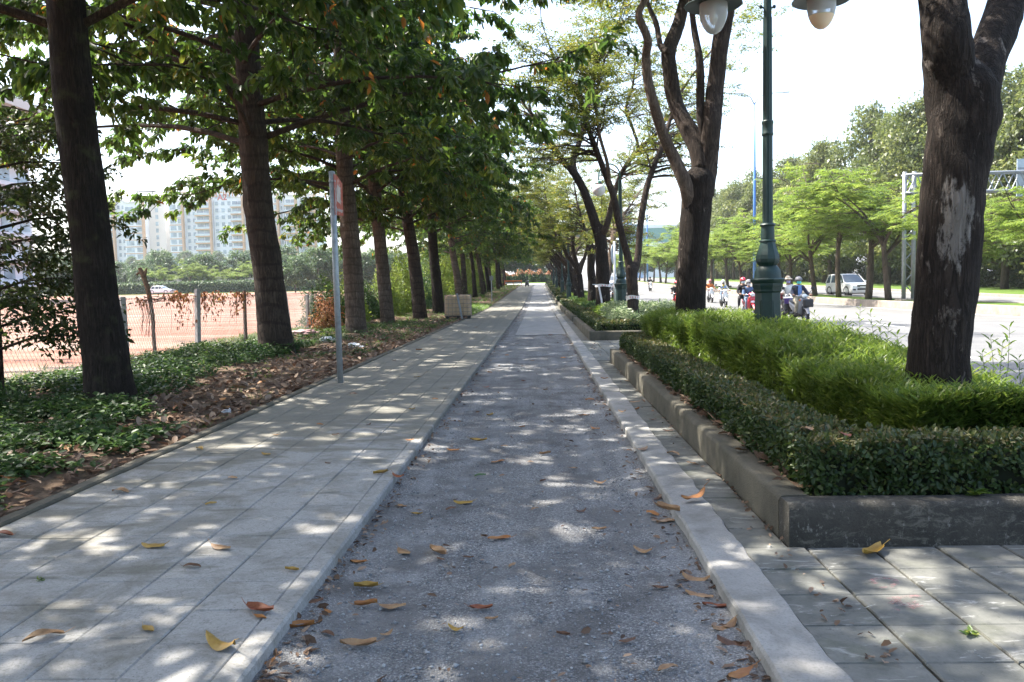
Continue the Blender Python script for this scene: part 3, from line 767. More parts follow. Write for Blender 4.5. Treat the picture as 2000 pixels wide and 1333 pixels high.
# bushy small-leaved tree at the fence by the dark trunk
def small_tree():
    nr = np.random.default_rng(77); rng = random.Random(77); base = V((-7.55, 11.2, 0)); base.z = vz(-7.55, 11.2) - .03
    t = empty('bushy_tree', base, 0, 'bushy dark green tree with low branches in front of the fence', 'tree'); mb = MB(); tp = []; td = []
    mb.tube([V((0, 0, 0)), V((-.05, .1, 1.2)), V((.1, .0, 2.4)), V((.05, 0, 3.6))], [.09, .075, .06, .03], 8, jit=.1)
    mb.build('trunk', 'bark_mid', t, True); lb = MB()
    for i in range(30):
        az = i * 2.4; z = .7 + 3.1 * i / 30; ln = rng.uniform(1.0, 1.75) * (1.1 - .14 * abs(z - 2.2)); d = V((cos(az), sin(az), 0))
        pts = [V((0, 0, z)) + d * ln * s + zz * (ln * .45 * s - ln * .35 * s * s) for s in (0, .33, .66, 1)]
        lb.tube(pts, [.025, .018, .012, .005], 5, cap=False)
        for k in range(42):
            s = rng.uniform(.25, 1); q = s * 3; a = min(int(q), 2); p = pts[a].lerp(pts[a + 1], q - a)
            e = rotz(d, rng.uniform(-1.6, 1.6)); e.z = rng.uniform(-.7, .5); tp.append(p + e * rng.uniform(0, .3)); td.append(e)
    lb.build('branches', 'bark_mid', t)
    Pt = np.array([tuple(p) for p in tp]); Dt = np.array([tuple(d) for d in td])
    p, d, N = spray(Pt, Dt, .3, 9, nr, down=.3, jit=.2)
    rn = np.clip(np.repeat(nr.random(len(Pt)), 9) * .6 + nr.random(len(p)) * .4, 0, .97)
    meshobj('crown', leaves('foliage', p, d, N, .075 + .05 * nr.random(len(p)), .5, 'leaf_dark', nr, .2, .25, rn, k=4), t)
small_tree()

# ---- trees of the planters: traced limbs, thin yellow-green foliage
def limb_tree(name, label, Y0, base, limbs, mats, seed, group=None, crown_seeds=None, leafy=1.0, extra=(), lmat='leaf_thin', leafL=.085, wob=.5, generic=None, start=.45):
    """limbs: list of pixel polylines (px, py, w); the first is the trunk"""
    rng = random.Random(seed); nr = np.random.default_rng(seed)
    t = empty(name, base, 0, label, 'tree', group); W3 = []
    for li, pl in enumerate(limbs):
        pts = []; rr = []
        for k, (px, py, w) in enumerate(pl):
            dy = 0 if li == 0 else wob * ((li % 3) - 1) * (k / max(1, len(pl) - 1)) * 1.6 + (0 if k == 0 else .08 * sin(k * 2 + li))
            pts.append(P(px, py, Y0 + dy)); rr.append(w / 2 * (Y0 + dy) / FPX)
        pts, rr = catmull(pts, rr, 5)
        if li == 0:
            dq = (pts[-1] - pts[-3]).normalized(); r9 = rr[-1]
            pts = [V((pts[0].x, pts[0].y, base[2]))] + pts + [pts[-1] + dq * r9 * .5, pts[-1] + dq * r9 * .9]; rr = [rr[0] * 1.06] + rr + [r9 * .72, r9 * .3]
        W3.append(([p - V(base) for p in pts], rr))
    if generic: W3 = generic
    build_limb_tree(t, W3, mats, rng, nr, leafy, lmat, leafL, seed, start=start)
    return t
def build_limb_tree(t, W3, mats, rng, nr, leafy, lmat, leafL, seed, start=.45, per=11):
    kn = [(rng.uniform(.5, 2.6), rng.uniform(0, 6.28), rng.uniform(.02, .05)) for k in range(7)]; mb = MB(); mb.tube(W3[0][0], W3[0][1], 20, jit=.07, seed=seed, flare=.15, knots=kn); mb.build('trunk', mats[0], t, True)
    tw = MB(); tp = []; td = []
    ctr = W3[0][0][-1]
    for li, (pts, rr) in enumerate(W3[1:]):
        l = MB(); l.tube(pts, rr, 12, jit=.10, seed=seed + li + 1); l.build('limb', mats[1 + li % (len(mats) - 1)], t, True)
        n = len(pts)
        # continue the limb upward past its traced end
        d = (pts[-1] - pts[-3]).normalized(); p = pts[-1]; r = rr[-1]; ext = [p]; er = [r]
        for k in range(5):
            d = (d + V((rng.uniform(-.35, .35), rng.uniform(-.35, .35), rng.uniform(-.02, .28)))).normalized(); p = p + d * .55; r *= .72; ext.append(p); er.append(max(r, .005))
        tw.tube(ext, er, 7, cap=False, jit=.06)
        full = pts[int(n * start):] + ext[1:]; fr = rr[int(n * start):] + er[1:]
        nb = int(44 * leafy)
        for k in range(nb):
            i = rng.randrange(1, len(full) - 1) if k > 4 else len(full) - 2
            p0 = full[i]; ou = (p0 - ctr); ou.z *= .3; ou = ou.normalized() if ou.length > .01 else V((1, 0, 0))
            d = V((ou.x * .7 + rng.uniform(-1, 1), ou.y * .7 + rng.uniform(-1, 1), rng.uniform(.0, .75))).normalized()
            ln = rng.uniform(.8, 2.1); r0 = min(fr[i] * .45, .035)
            q = [p0]; dd = d
            for s in range(4):
                dd = (dd + V((rng.uniform(-.3, .3), rng.uniform(-.3, .3), rng.uniform(-.22, .14)))).normalized(); q.append(q[-1] + dd * ln / 4)
            tw.tube(q, [r0, r0 * .7, r0 * .5, r0 * .32, .004], 4, cap=False)
            for s in range(13):
                u = rng.uniform(.35, 1) * 4; a = min(int(u), 3); b = q[a].lerp(q[a + 1], u - a)
                e = rotz(dd, rng.uniform(-1.5, 1.5)); e.z = rng.uniform(-.25, .3); tp.append(b); td.append(e)
    tw.build('twigs', mats[-1], t)
    Pt = np.array([tuple(p) for p in tp]); Dt = np.array([tuple(d) for d in td])
    p, d, N = spray(Pt, Dt, .28 + .2 * nr.random(len(Pt)), per, nr, side=.9, fwdk=.5, down=.18, jit=.16, nup=1.3)
    rn = np.clip(np.repeat(nr.random(len(Pt)), per) * .65 + nr.random(len(p)) * .38, 0, 1)
    meshobj('crown', leaves('foliage', p, d, N, leafL * (.7 + .6 * nr.random(len(p))), .45, lmat, nr, .12, .15, rn, k=4), t)

GR = 'spreading trees in the planter row'
limb_tree('avenue_tree', 'thick rough trunk with pale bark patch and high fork, in bright shrubs', 6.3, (3.02, 6.3, .2), [
  [(1832, 745, 116), (1834, 680, 110), (1845, 600, 110), (1857, 450, 112), (1867, 330, 114), (1878, 240, 120), (1884, 170, 112)],
  [(1868, 260, 92), (1860, 170, 92), (1850, 80, 86), (1838, 0, 82), (1826, -80, 78), (1805, -260, 66), (1770, -520, 52)],
  [(1893, 250, 84), (1910, 170, 78), (1936, 90, 70), (1968, 0, 66), (1996, -90, 62), (2036, -260, 54), (2070, -460, 40)]],
  ('bark_patched', 'bark_rough', 'bark_rough', 'bark_limb'), 101, GR, leafy=1.6, wob=.8, start=.93)
limb_tree('avenue_tree', 'dark trunk splitting into three tall limbs beside the twin-lantern lamp post', 14.7, (2.73, 14.7, .2), [
  [(1349, 640, 60), (1350, 560, 56), (1353, 500, 56), (1358, 430, 57), (1366, 350, 62)],
  [(1372, 380, 44), (1382, 320, 38), (1390, 240, 35), (1397, 168, 33), (1409, 72, 32), (1423, 0, 30), (1434, -90, 26), (1440, -200, 18)],
  [(1372, 330, 40), (1364, 290, 38), (1344, 252, 34), (1320, 204, 30), (1309, 144, 28), (1306, 100, 27), (1325, 48, 24), (1337, 0, 21), (1352, -70, 17), (1360, -150, 11)],
  [(1350, 420, 34), (1340, 365, 27), (1318, 312, 24), (1296, 264, 22), (1277, 204, 20), (1265, 156, 18), (1262, 108, 17), (1265, 77, 16), (1248, 31, 14), (1258, 0, 12), (1266, -60, 9), (1262, -130, 6)],
  [(1384, 290, 18), (1370, 240, 16), (1368, 190, 16), (1368, 144, 15), (1365, 108, 14), (1356, 60, 12), (1350, 10, 10), (1340, -60, 7)],
  [(1306, 100, 13), (1291, 92, 11), (1282, 48, 10), (1267, 12, 8), (1255, -30, 6)]],
  ('bark_rough', 'bark_limb', 'bark_limb', 'bark_pale', 'bark_limb', 'bark_limb'), 102, GR, leafy=.8, wob=.7, start=.8)
limb_tree('avenue_tree', 'light brown trunk forking low into a wide V, white tape round its foot', 23.7, (2.70, 23.7, .2), [
  [(1236, 600, 22), (1236, 570, 21), (1234, 545, 22), (1234, 525, 24)],
  [(1232, 530, 17), (1222, 487, 14), (1209, 437, 13), (1199, 386, 12.5), (1182, 339, 12), (1165, 295, 11), (1148, 248, 10), (1135, 197, 9), (1112, 168, 7), (1094, 150, 6), (1080, 110, 4)],
  [(1238, 530, 16), (1246, 501, 13.5), (1251, 437, 12.5), (1263, 369, 12), (1280, 319, 10), (1297, 275, 9), (1310, 231, 7), (1330, 180, 5)],
  [(1190, 362, 8), (1186, 318, 7), (1172, 268, 6), (1164, 211, 5), (1168, 160, 4)],
  [(1140, 215, 7), (1152, 180, 6), (1160, 140, 5), (1182, 100, 4)]],
  ('bark_limb', 'bark_limb', 'bark_limb', 'bark_pale', 'bark_limb'), 103, GR, leafy=1.6, wob=.9)
limb_tree('avenue_tree', 'dark trunk with knotted tape, leaning limb over the path', 33.0, (2.55, 33.0, .2), [
  [(1178, 585, 29), (1177, 540, 26), (1175, 490, 24), (1170, 447, 24)],
  [(1168, 455, 20), (1148, 393, 17), (1124, 342, 15), (1097, 312, 11.5), (1074, 275, 9.5), (1054, 241, 8), (1037, 221, 6)],
  [(1128, 352, 13), (1119, 319, 11.5), (1128, 290, 11), (1141, 245, 9.5), (1155, 184, 7), (1165, 120, 5)],
  [(1174, 460, 15), (1185, 440, 12.5), (1195, 400, 11), (1212, 342, 9.5), (1246, 295, 8), (1283, 261, 6), (1300, 235, 4)],
  [(1246, 297, 7), (1244, 275, 6), (1232, 241, 5.5), (1222, 214, 5), (1236, 167, 4.5), (1240, 120, 3)],
  [(1182, 560, 14), (1190, 521, 12), (1197, 470, 11), (1200, 450, 10)]],
  ('bark_rough', 'bark_rough', 'bark_limb', 'bark_limb', 'bark_limb', 'bark_pale'), 104, GR, leafy=1.8, wob=1.1)
# topped trunk with sprouts
limb_tree('avenue_tree', 'short topped trunk covered in leafy sprouts', 41.0, (2.62, 41.0, .2), [
  [(1157, 590, 19), (1156, 550, 16), (1154, 520, 15), (1156, 485, 17)],
  [(1150, 492, 7), (1146, 470, 6), (1140, 440, 5), (1128, 400, 4)],
  [(1160, 490, 6), (1168, 470, 5), (1176, 452, 3)]], ('bark_rough', 'bark_limb'), 105, GR, leafy=.9, wob=.6, leafL=.11)
# the rest of the row: leaning vase-shaped trees
def vase(seed, lean=-.32):
    rng = random.Random(seed); W3 = []
    h = rng.uniform(1.9, 2.6); r = rng.uniform(.2, .27)
    tr = [V((lean * .25 * z * z / 3, .0, z)) for z in np.linspace(0, h, 8)]; W3.append((tr, [r * (1.15 if i == 0 else 1 - .12 * i / 7) for i in range(8)]))
    for k in range(4):
        az = [pi, 2.5, .3, -1.2][k] + rng.uniform(-.4, .4); p = tr[-1].copy(); d = V((cos(az) * .62 + lean * .5, sin(az) * .5, 1)).normalized(); pts = [p - zz * .25, p]; q = [r * .62, r * .6]
        L = rng.uniform(4.2, 6.2)
        for s in range(9):
            d = (d + V((rng.uniform(-.16, .16), rng.uniform(-.16, .16), rng.uniform(-.03, .10)))).normalized(); pts.append(pts[-1] + d * L / 9); q.append(r * .58 * (1 - .75 * (s + 1) / 9))
        W3.append((pts, q))
    return W3
vases = []
for i, (x, y) in enumerate(((2.6, 51), (2.65, 58), (2.6, 66), (2.55, 75), (2.6, 85), (2.6, 96), (2.6, 108), (2.6, 122), (2.6, 138), (2.6, 155))):
    t = empty('avenue_tree', (x, y, gz(y) + .15), random.Random(i).uniform(-.4, .4), 'slender forked tree leaning over the path, farther along the planters', 'tree', GR)
    if i < 3:
        build_limb_tree(t, vase(200 + i), ('bark_rough', 'bark_limb'), random.Random(200 + i), np.random.default_rng(200 + i), 1.5, 'leaf_thin', .10, 200 + i)
        vases.append(t)
    else:
        for ch in vases[i % 3].children: copy_tree(ch, t)

# ---- feathery young trees of the median
def feather_tree(seed):
    rng = random.Random(seed); nr = np.random.default_rng(seed); t = MB(); lb = MB(); tp = []; td = []
    h = rng.uniform(2.2, 3.0); bx, by = rng.uniform(-.3, .3), rng.uniform(-.3, .3)
    tr = [V((bx * s * s + .06 * sin(4 * s), by * s, h * s)) for s in np.linspace(0, 1, 8)]
    t.tube(tr, [.13 - .045 * i / 7 for i in range(8)], 9, jit=.08, seed=seed)
    for k in range(7):
        az = k * 2.4 + rng.uniform(-.3, .3); d = V((cos(az) * .8, sin(az) * .8, rng.uniform(.45, 1.2))).normalized(); p = tr[-1 - k % 3]; pts = [p]; L = rng.uniform(2.6, 4.2)
        for s in range(7):
            d = (d + V((rng.uniform(-.2, .2), rng.uniform(-.2, .2), rng.uniform(-.16, .06)))).normalized(); pts.append(pts[-1] + d * L / 7)
        lb.tube(pts, [.06 * (1 - .88 * i / 7) for i in range(8)], 6, cap=False, jit=.06)
        for j in range(12):
            i = rng.randrange(2, 8); p0 = pts[i]; e = V((rng.uniform(-1, 1), rng.uniform(-1, 1), rng.uniform(-.1, .4))).normalized(); ln = rng.uniform(.7, 1.6)
            q = [p0, p0 + e * ln * .5 + zz * .05, p0 + e * ln - zz * .1]
            lb.tube(q, [.018, .012, .004], 4, cap=False)
            for m in range(9):
                b = q[0].lerp(q[2], rng.uniform(.15, 1)); f = rotz(e, rng.uniform(-1.4, 1.4)); f.z = rng.uniform(-.35, .12); tp.append(b + zz * rng.uniform(-.05, .1)); td.append(f)
    Pt = np.array([tuple(p) for p in tp]); Dt = np.array([tuple(d) for d in td])
    p, d, N = spray(Pt, Dt, .55, 14, nr, side=1.0, fwdk=.35, down=.12, jit=.04, nup=2.0)
    rn = np.clip(np.repeat(nr.random(len(Pt)), 14) * .8 + .2 * nr.random(len(p)), 0, 1)
    return t.mesh('trunk', 'bark_far', True), lb.mesh('branches', 'bark_far'), leaves('foliage', p, d, N, .15 + .07 * nr.random(len(p)), .3, 'leaf_feather', nr, .05, .2, rn, k=4)
FT = [feather_tree(s) for s in (301, 302, 303, 304)]
def put_feather(x, y, i, rz, sc, z0=.24, label='young tree with feathery light green leaves on the road median', group='feathery trees on the median', ztweak=1.0):
    t = empty('feathery_tree', (x, y, gz(y) + z0), rz, label, 'tree', group)
    for nm, me in zip(('trunk', 'branches', 'crown'), FT[i % 4]): meshobj(nm, me, t, sc=(sc, sc, sc * ztweak))
    return t
rf = random.Random(9)
put_feather(20.0, 33.5, 0, 1.0, 1.0); put_feather(20.2, 40.0, 2, 2.2, 1.02); put_feather(19.7, 47.3, 3, 1.2, 1.5)
put_feather(20.0, 50.9, 0, .4, 1.7, label='feathery light green tree with twisted forked trunk beside the white car'); put_feather(20.0, 55.9, 1, 2.0, 1.45); put_feather(20.0, 60.6, 2, 4.0, 1.5)
for i, y in enumerate((66, 71, 76.5, 83, 89, 95, 101, 108, 115, 122, 130, 138, 147, 157, 168, 180, 195, 212, 230)):
    put_feather(20.0 + rf.uniform(-.4, .4), y, i, rf.uniform(0, 6.2), rf.uniform(1.15, 1.55))

# ---- tall dark trees behind the far carriageway, and distant tree rows
def dense_tree(seed, h, rx, ncl, per, leafL, mat, z0=.28, bark='bark_far'):
    rng = random.Random(seed); nr = np.random.default_rng(seed); t = MB(); lb = MB()
    t.tube([V((.1 * sin(s * 3), 0, h * .72 * s)) for s in np.linspace(0, 1, 7)], [h * .018 * (1.1 - .85 * s) for s in np.linspace(0, 1, 7)], 8, jit=.08)
    C = []; 
    for k in range(ncl):
        u = rng.uniform(-1, 1); az = rng.uniform(0, 2 * pi); rr = rng.uniform(.55, 1.0) ** .7; s = math.sqrt(1 - u * u)
        zc = h * (z0 + (1 - z0) * .5); hz = h * (1 - z0) * .5
        tap = 1 - .25 * max(0, u)
        C.append((rx * s * cos(az) * rr * tap, rx * s * sin(az) * rr * tap, zc + hz * u * rr, rng.uniform(.55, 1.15)))
    for (x, y, z, w) in C[::4]: lb.tube([V((0, 0, z * .72)), V((x * .5, y * .5, z * .9)), V((x, y, z))], [h * .006, h * .004, .01], 4, cap=False)
    Cn = np.array(C); idx = np.repeat(np.arange(ncl), per); n = len(idx)
    g = nrm(nr.standard_normal((n, 3))) * (nr.random((n, 1)) ** .45); cr = (rx * .30) * Cn[idx, 3:4]
    p = Cn[idx, :3] + g * cr * np.array([[1.15, 1.15, .75]])
    d = nr.standard_normal((n, 3)) + g * .6; d[:, 2] -= .3
    N = g + UPV * .8 + nr.standard_normal((n, 3)) * .35
    rn = np.clip(nr.random(ncl)[idx] * .6 + .4 * nr.random(n), 0, 1)
    return t.mesh('trunk', bark, True), lb.mesh('branches', bark), leaves('foliage', p, d, N, leafL * (.6 + .8 * nr.random(n)), .55, mat, nr, .15, .2, rn, k=4)
DT = [dense_tree(s, 15, 4.6, 85, 150, .34, 'leaf_line', .06) for s in (401, 402, 403)]
def put_dense(x, y, i, sc, rz, lib=None, name='tall_tree', label='tall dense dark green tree beyond the far carriageway', group='tall trees beyond the far carriageway', zs=1.0, z=None):
    lib = lib or DT
    t = empty(name, (x, y, (gz(y) + .05) if z is None else z), rz, label, 'tree', group)
    for nm, me in zip(('trunk', 'branches', 'crown'), lib[i % len(lib)]): meshobj(nm, me, t, sc=(sc, sc, sc * zs))
    return t
rd = random.Random(15)
for i in range(24):
    y = 44 + i * 7.4; put_dense(39.5 + rd.uniform(-1.2, 1.5), y, i, rd.uniform(.98, 1.18) * (1.15 if i % 5 == 1 else 1), rd.uniform(0, 6), zs=rd.uniform(1.05, 1.25))
for i in range(14):
    y = 50 + i * 14; put_dense(48 + rd.uniform(-2, 3), y, i + 1, rd.uniform(1.1, 1.35), rd.uniform(0, 6), zs=rd.uniform(1.0, 1.15), label='taller tree in the second row behind the trees beyond the far carriageway', group='second row of trees beyond the far carriageway')
FR = [dense_tree(s, 8.5, 4.0, 55, 110, .42, 'leaf_far', .22) for s in (411, 412)]
for i in range(16):
    x = -108 + i * 5.6 + rd.uniform(-.8, .8); y = 172 + rd.uniform(-6, 6)
    put_dense(x, y, i, rd.uniform(.75, 1.08), rd.uniform(0, 6), FR, 'field_tree', 'round dark green tree behind the clipped hedge across the field', 'trees behind the field hedge')
for i in range(5):
    put_feather(-74 + i * 5 + rd.uniform(-1, 1), 160, i, rd.uniform(0, 6), rd.uniform(.9, 1.2), 0, 'pale feathery tree behind the clipped hedge across the field', 'pale trees behind the field hedge')
for i in range(14):
    x = 22 + i * 4.4; put_dense(x, 262 + rd.uniform(-8, 8), i, rd.uniform(.8, 1.3), rd.uniform(0, 6), FR, 'distant_tree', 'distant tree at the rise of the road', 'distant trees at the rise of the road')
for i in range(9):
    x = -34 + i * 4.6; put_dense(x, 228 + rd.uniform(-6, 6), i, rd.uniform(1.0, 1.5), rd.uniform(0, 6), FR, 'distant_tree', 'tree behind the flowering hedge at the end of the path', 'trees at the end of the path')
for i in range(12):
    x = -38 + i * 2.5 + rd.uniform(-.5, .5); y = 128 + i * 4; put_dense(x, y, i, rd.uniform(.55, .85), rd.uniform(0, 6), FR, 'field_tree', 'round green tree at the far corner of the field, behind the tree row', 'trees at the far corner of the field')
# ------------------------------------------------------------------ planters, hedges, shrubs
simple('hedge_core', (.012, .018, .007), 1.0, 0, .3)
simple('planter_soil', (.06, .045, .032), 1.0, 0, .4, 12, .4)
def boxpts(x0, x1, y0, y1, z0, z1, dens, nr, faces, bul=.02):
    """points and outward normals over the named faces of a clipped box"""
    Ps = []; Ns = []
    for f in faces:
        a, b = {'t': (x1 - x0, y1 - y0), 'l': (y1 - y0, z1 - z0), 'r': (y1 - y0, z1 - z0), 'f': (x1 - x0, z1 - z0), 'b': (x1 - x0, z1 - z0)}[f]
        n = int(a * b * dens); u = nr.random(n) * a; v = nr.random(n) * b; o = np.zeros(n)
        q = {'t': (x0 + u, y0 + v, o + z1), 'l': (o + x0, y0 + u, z0 + v), 'r': (o + x1, y0 + u, z0 + v), 'f': (x0 + u, o + y0, z0 + v), 'b': (x0 + u, o + y1, z0 + v)}[f]
        nn = {'t': (0, 0, 1), 'l': (-1, 0, 0), 'r': (1, 0, 0), 'f': (0, -1, 0), 'b': (0, 1, 0)}[f]
        p = np.stack(q, 1); N = np.broadcast_to(np.array(nn, float), p.shape).copy()
        p -= N * (nr.random((n, 1)) ** 2 * .09 - .02); Ps.append(p); Ns.append(N)
    p = np.concatenate(Ps); N = np.concatenate(Ns)
    # gentle unevenness of a hand-clipped hedge, softened edges
    wob = np.sin(p[:, :1] * 5.1 + p[:, 1:2] * 3.3) * .5 + np.sin(p[:, 1:2] * 9.7 + 1.3) * .5 + np.sin(p[:, :1] * 17 + p[:, 2:3] * 23) * .4
    p += N * wob * bul
    return p, N
def hedge(name, boxes, dens, L, label, group, seed, cores=True):
    nr = np.random.default_rng(seed); t = empty(name, (boxes[0][0], boxes[0][2], boxes[0][4]), 0, label, 'hedge', group)
    off = V((boxes[0][0], boxes[0][2], boxes[0][4])); o3 = np.array(off)
    Pa = []; Na = []; Pt = []; Nt = []; core = MB()
    for (x0, x1, y0, y1, z0, z1, faces) in boxes:
        sides = [f for f in faces if f != 't']
        if sides:
            p, N = boxpts(x0, x1, y0, y1, z0, z1, dens, nr, sides); Pa.append(p); Na.append(N)
        p, N = boxpts(x0, x1, y0, y1, z0, z1, dens * 1.15, nr, ['t']); Pt.append(p); Nt.append(N)
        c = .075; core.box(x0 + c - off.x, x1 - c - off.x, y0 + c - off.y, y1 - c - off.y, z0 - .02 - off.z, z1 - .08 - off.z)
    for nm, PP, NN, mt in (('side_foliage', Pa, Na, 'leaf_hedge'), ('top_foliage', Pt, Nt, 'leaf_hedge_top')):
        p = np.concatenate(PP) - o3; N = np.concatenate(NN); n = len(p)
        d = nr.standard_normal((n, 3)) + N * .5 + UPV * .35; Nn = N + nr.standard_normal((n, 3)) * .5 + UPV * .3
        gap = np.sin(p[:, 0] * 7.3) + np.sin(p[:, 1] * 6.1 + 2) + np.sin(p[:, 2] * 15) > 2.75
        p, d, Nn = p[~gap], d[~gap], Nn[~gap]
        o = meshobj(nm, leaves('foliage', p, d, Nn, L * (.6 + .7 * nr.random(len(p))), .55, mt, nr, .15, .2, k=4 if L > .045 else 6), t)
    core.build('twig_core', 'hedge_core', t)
    return t
def planter(x0, x1, y0, y1, label, wall_w=.19, h=.235, mats=('cement_old', 'cement_old')):
    t = empty('planter', (x0, y0, gz(y0)), 0, label, 'planter', 'raised concrete planters along the path')
    c = .035; W_, D_ = x1 - x0, y1 - y0; dz = gz(y1) - gz(y0)
    def wall(ax, ay, bx, by, name, mat):
        mb = MB(); n = max(2, int(max(abs(bx - ax), abs(by - ay)) / .25)) if y0 < 20 else 3
        lx, ly = bx - ax, by - ay
        alongy = ly > lx; L_ = ly if alongy else lx; w = lx if alongy else ly; secs = []
        for i in range(n + 1):
            s = i / n; j = .006 * mnoise.noise(Vector((s * L_ * 3, y0 + ax, 1))); k = .006 * mnoise.noise(Vector((s * L_ * 2, y0, 5 + ax)))
            prof = [(0 + j, -.06), (j, h - c * .9), (c * .45 + j, h - c * .2), (c + j, h + k), (w - c, h + k), (w - c * .4, h - c * .3), (w, h - c), (w, -.06)]
            z = dz * (ay + s * ly) / D_ if alongy else dz * ay / D_
            secs.append([((ax + q, ay + s * L_, zq + z) if alongy else (ax + s * L_, ay + q, zq + z)) for q, zq in prof])
        mb.loft(secs); o = mb.build(name, mat, t); return autosmooth(o, 50)
    nb = max(1, round((D_ - 2 * wall_w) / 2.7)) if y0 < 20 else 2; sl = (D_ - 2 * wall_w) / nb
    for k in range(nb):
        ya = wall_w + k * sl + .0015
        jx = (k * 7 % 5 - 2) * .0012
        wall(jx, ya, wall_w + jx, ya + sl - .003, 'side_block', mats[0])
    wall(W_ - wall_w, wall_w + .003, W_, D_ - wall_w - .003, 'side_wall', mats[0])
    wall(0, 0, W_, wall_w, 'front_wall', mats[1]); wall(0, D_ - wall_w, W_, D_, 'back_wall', mats[0])
    mb = MB(); mb.add([(wall_w - .01, wall_w - .01, .16), (W_ - wall_w + .01, wall_w - .01, .16), (W_ - wall_w + .01, D_ - wall_w, .16 + dz), (wall_w - .01, D_ - wall_w, .16 + dz)], [(0, 1, 2, 3)])
    mb.build('soil_bed', 'planter_soil', t); return t
PLX0, PLX1 = 1.315, 4.35
planter(PLX0, PLX1, 4.39, 15.5, 'long weathered concrete planter with chamfered rim and stained front wall coloured dark as in shade', mats=('cement_old', 'cement_dark'))
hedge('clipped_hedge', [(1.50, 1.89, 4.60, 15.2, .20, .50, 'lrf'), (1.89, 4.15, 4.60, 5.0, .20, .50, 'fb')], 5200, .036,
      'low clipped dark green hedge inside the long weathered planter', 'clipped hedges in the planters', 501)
# bright narrow-leaved shrubs
def shrub_h(x, y):
    return .56 + .28 * ss(5.3, 10.5, y) - .22 * ss(3.2, 4.0, x) + .05 * np.sin(x * 4.1 + y * 2.7) + .04 * np.sin(y * 7 + x * 3)
def shrubs():
    nr = np.random.default_rng(600); n = 19000
    y = 5.35 + 10.0 * nr.random(n) ** 1.25; xl = 2.42 - .055 * (y - 5.35); x = xl + (4.1 - xl) * nr.random(n)
    # more stems on the faces that show
    k = int(n * .3); y[:k] = 5.35 + 10.0 * nr.random(k) ** 1.5; x[:k] = (2.42 - .055 * (y[:k] - 5.35)) + .22 * nr.random(k)
    k2 = int(n * .45); y[k:k2] = 5.35 + .25 * nr.random(k2 - k); x[k:k2] = 2.42 + 1.65 * nr.random(k2 - k)
    hz = np.array([shrub_h(a, b) for a, b in zip(x, y)]) * (.9 + .16 * nr.random(n))
    az = nr.random(n) * 6.283; lean = .10 + .25 * nr.random(n)
    xe = np.clip((x - (2.42 - .055 * (y - 5.35))) / .3, 0, 1); ye = np.clip((y - 5.35) / .3, 0, 1)
    dx = np.cos(az) * lean - (1 - xe) * .5; dy = np.sin(az) * lean - (1 - ye) * .5
    St = np.stack([x, y, hz], 1); A = np.stack([dx, dy, np.full(n, 1.0)], 1)
    low = nr.random(n) < np.where((xe < .6) | (ye < .6), .55, .08); St[low, 2] = .22 + (St[low, 2] - .22) * nr.random(low.sum())
    m = 9; tt = np.linspace(.0, 1, m)
    p = St[:, None] + A[:, None] * ((tt - .8)[None, :, None] * .17)
    an = nr.random((n, 1)) * 6.28 + np.arange(m)[None] * 2.4
    d = np.stack([np.cos(an), np.sin(an), .15 + .9 * tt[None] + .3 * nr.standard_normal((n, m))], 2) + A[:, None] * .3
    N = np.stack([-np.cos(an) * .4, -np.sin(an) * .4, np.ones_like(an)], 2) + .25 * nr.standard_normal((n, m, 3))
    L = .055 + .045 * nr.random(n * m)
    rn = np.clip(np.repeat(nr.random(n), m) * .5 + .35 * np.tile(tt, n) + .15 * nr.random(n * m), 0, 1)
    o3 = np.array([2.2, 5.35, .16])
    t = empty('shrub_bed', tuple(o3), 0, 'mass of bright green narrow-leaved shrubs around the lamp post and rough trunk', 'shrub')
    meshobj('foliage', leaves('foliage', p.reshape(-1, 3) - o3, d.reshape(-1, 3), N.reshape(-1, 3), L, .17, 'leaf_shrub', nr, .12, .25, rn, k=4), t)['kind'] = 'stuff'
    st = MB(); rng = random.Random(3)
    for i in range(500):
        j = rng.randrange(n); st.tube([(x[j] - o3[0] - dx[j] * .15, y[j] - o3[1] - dy[j] * .15, 0), (x[j] - o3[0], y[j] - o3[1], St[j, 2] - o3[2])], [.004, .002], 3, cap=False)
    st.build('stems', 'bark_mid', t)['kind'] = 'stuff'
shrubs()
def shoot(px, py, Y, h, seed):
    """tall single shoot above the shrubs"""
    rng = random.Random(seed); nr = np.random.default_rng(seed); top = P(px, py, Y); b = V((top.x + rng.uniform(-.1, .1), top.y, .3))
    t = empty('leafy_shoot', b, 0, 'tall leafy shoot rising above the bright shrubs at the road side', 'shoot', 'tall shoots above the shrubs')
    mb = MB(); a = top - b; mb.tube([V((0, 0, 0)), a * .5 + V((.03, 0, 0)), a], [.004, .003, .0015], 4); mb.build('stem', 'leaf_shrub', t)
    n = 16; tt = np.linspace(.35, 1, n); pts = np.array([tuple(a * s) for s in tt]); an = np.arange(n) * 2.4
    d = np.stack([np.cos(an), np.sin(an), .5 + .8 * tt], 1); N = np.stack([-np.cos(an) * .4, -np.sin(an) * .4, np.ones(n)], 1)
    meshobj('leaves', leaves('leaves', pts, d, N, .06 + .05 * nr.random(n), .22, 'leaf_shrub', nr, .1, .3), t)
for i, (px, py, Y) in enumerate(((1680, 600, 9.5), (1650, 625, 9.8), (1700, 612, 9.2), (1735, 640, 8.5), (1590, 612, 11), (1752, 655, 8.0), (1918, 690, 7.2), (1958, 672, 7.0), (1972, 640, 7.0), (1935, 660, 7.3), (1990, 700, 6.6), (1610, 640, 10.4), (1720, 628, 8.8), (1665, 640, 9.0))):
    shoot(px, py, Y, .3, 700 + i)
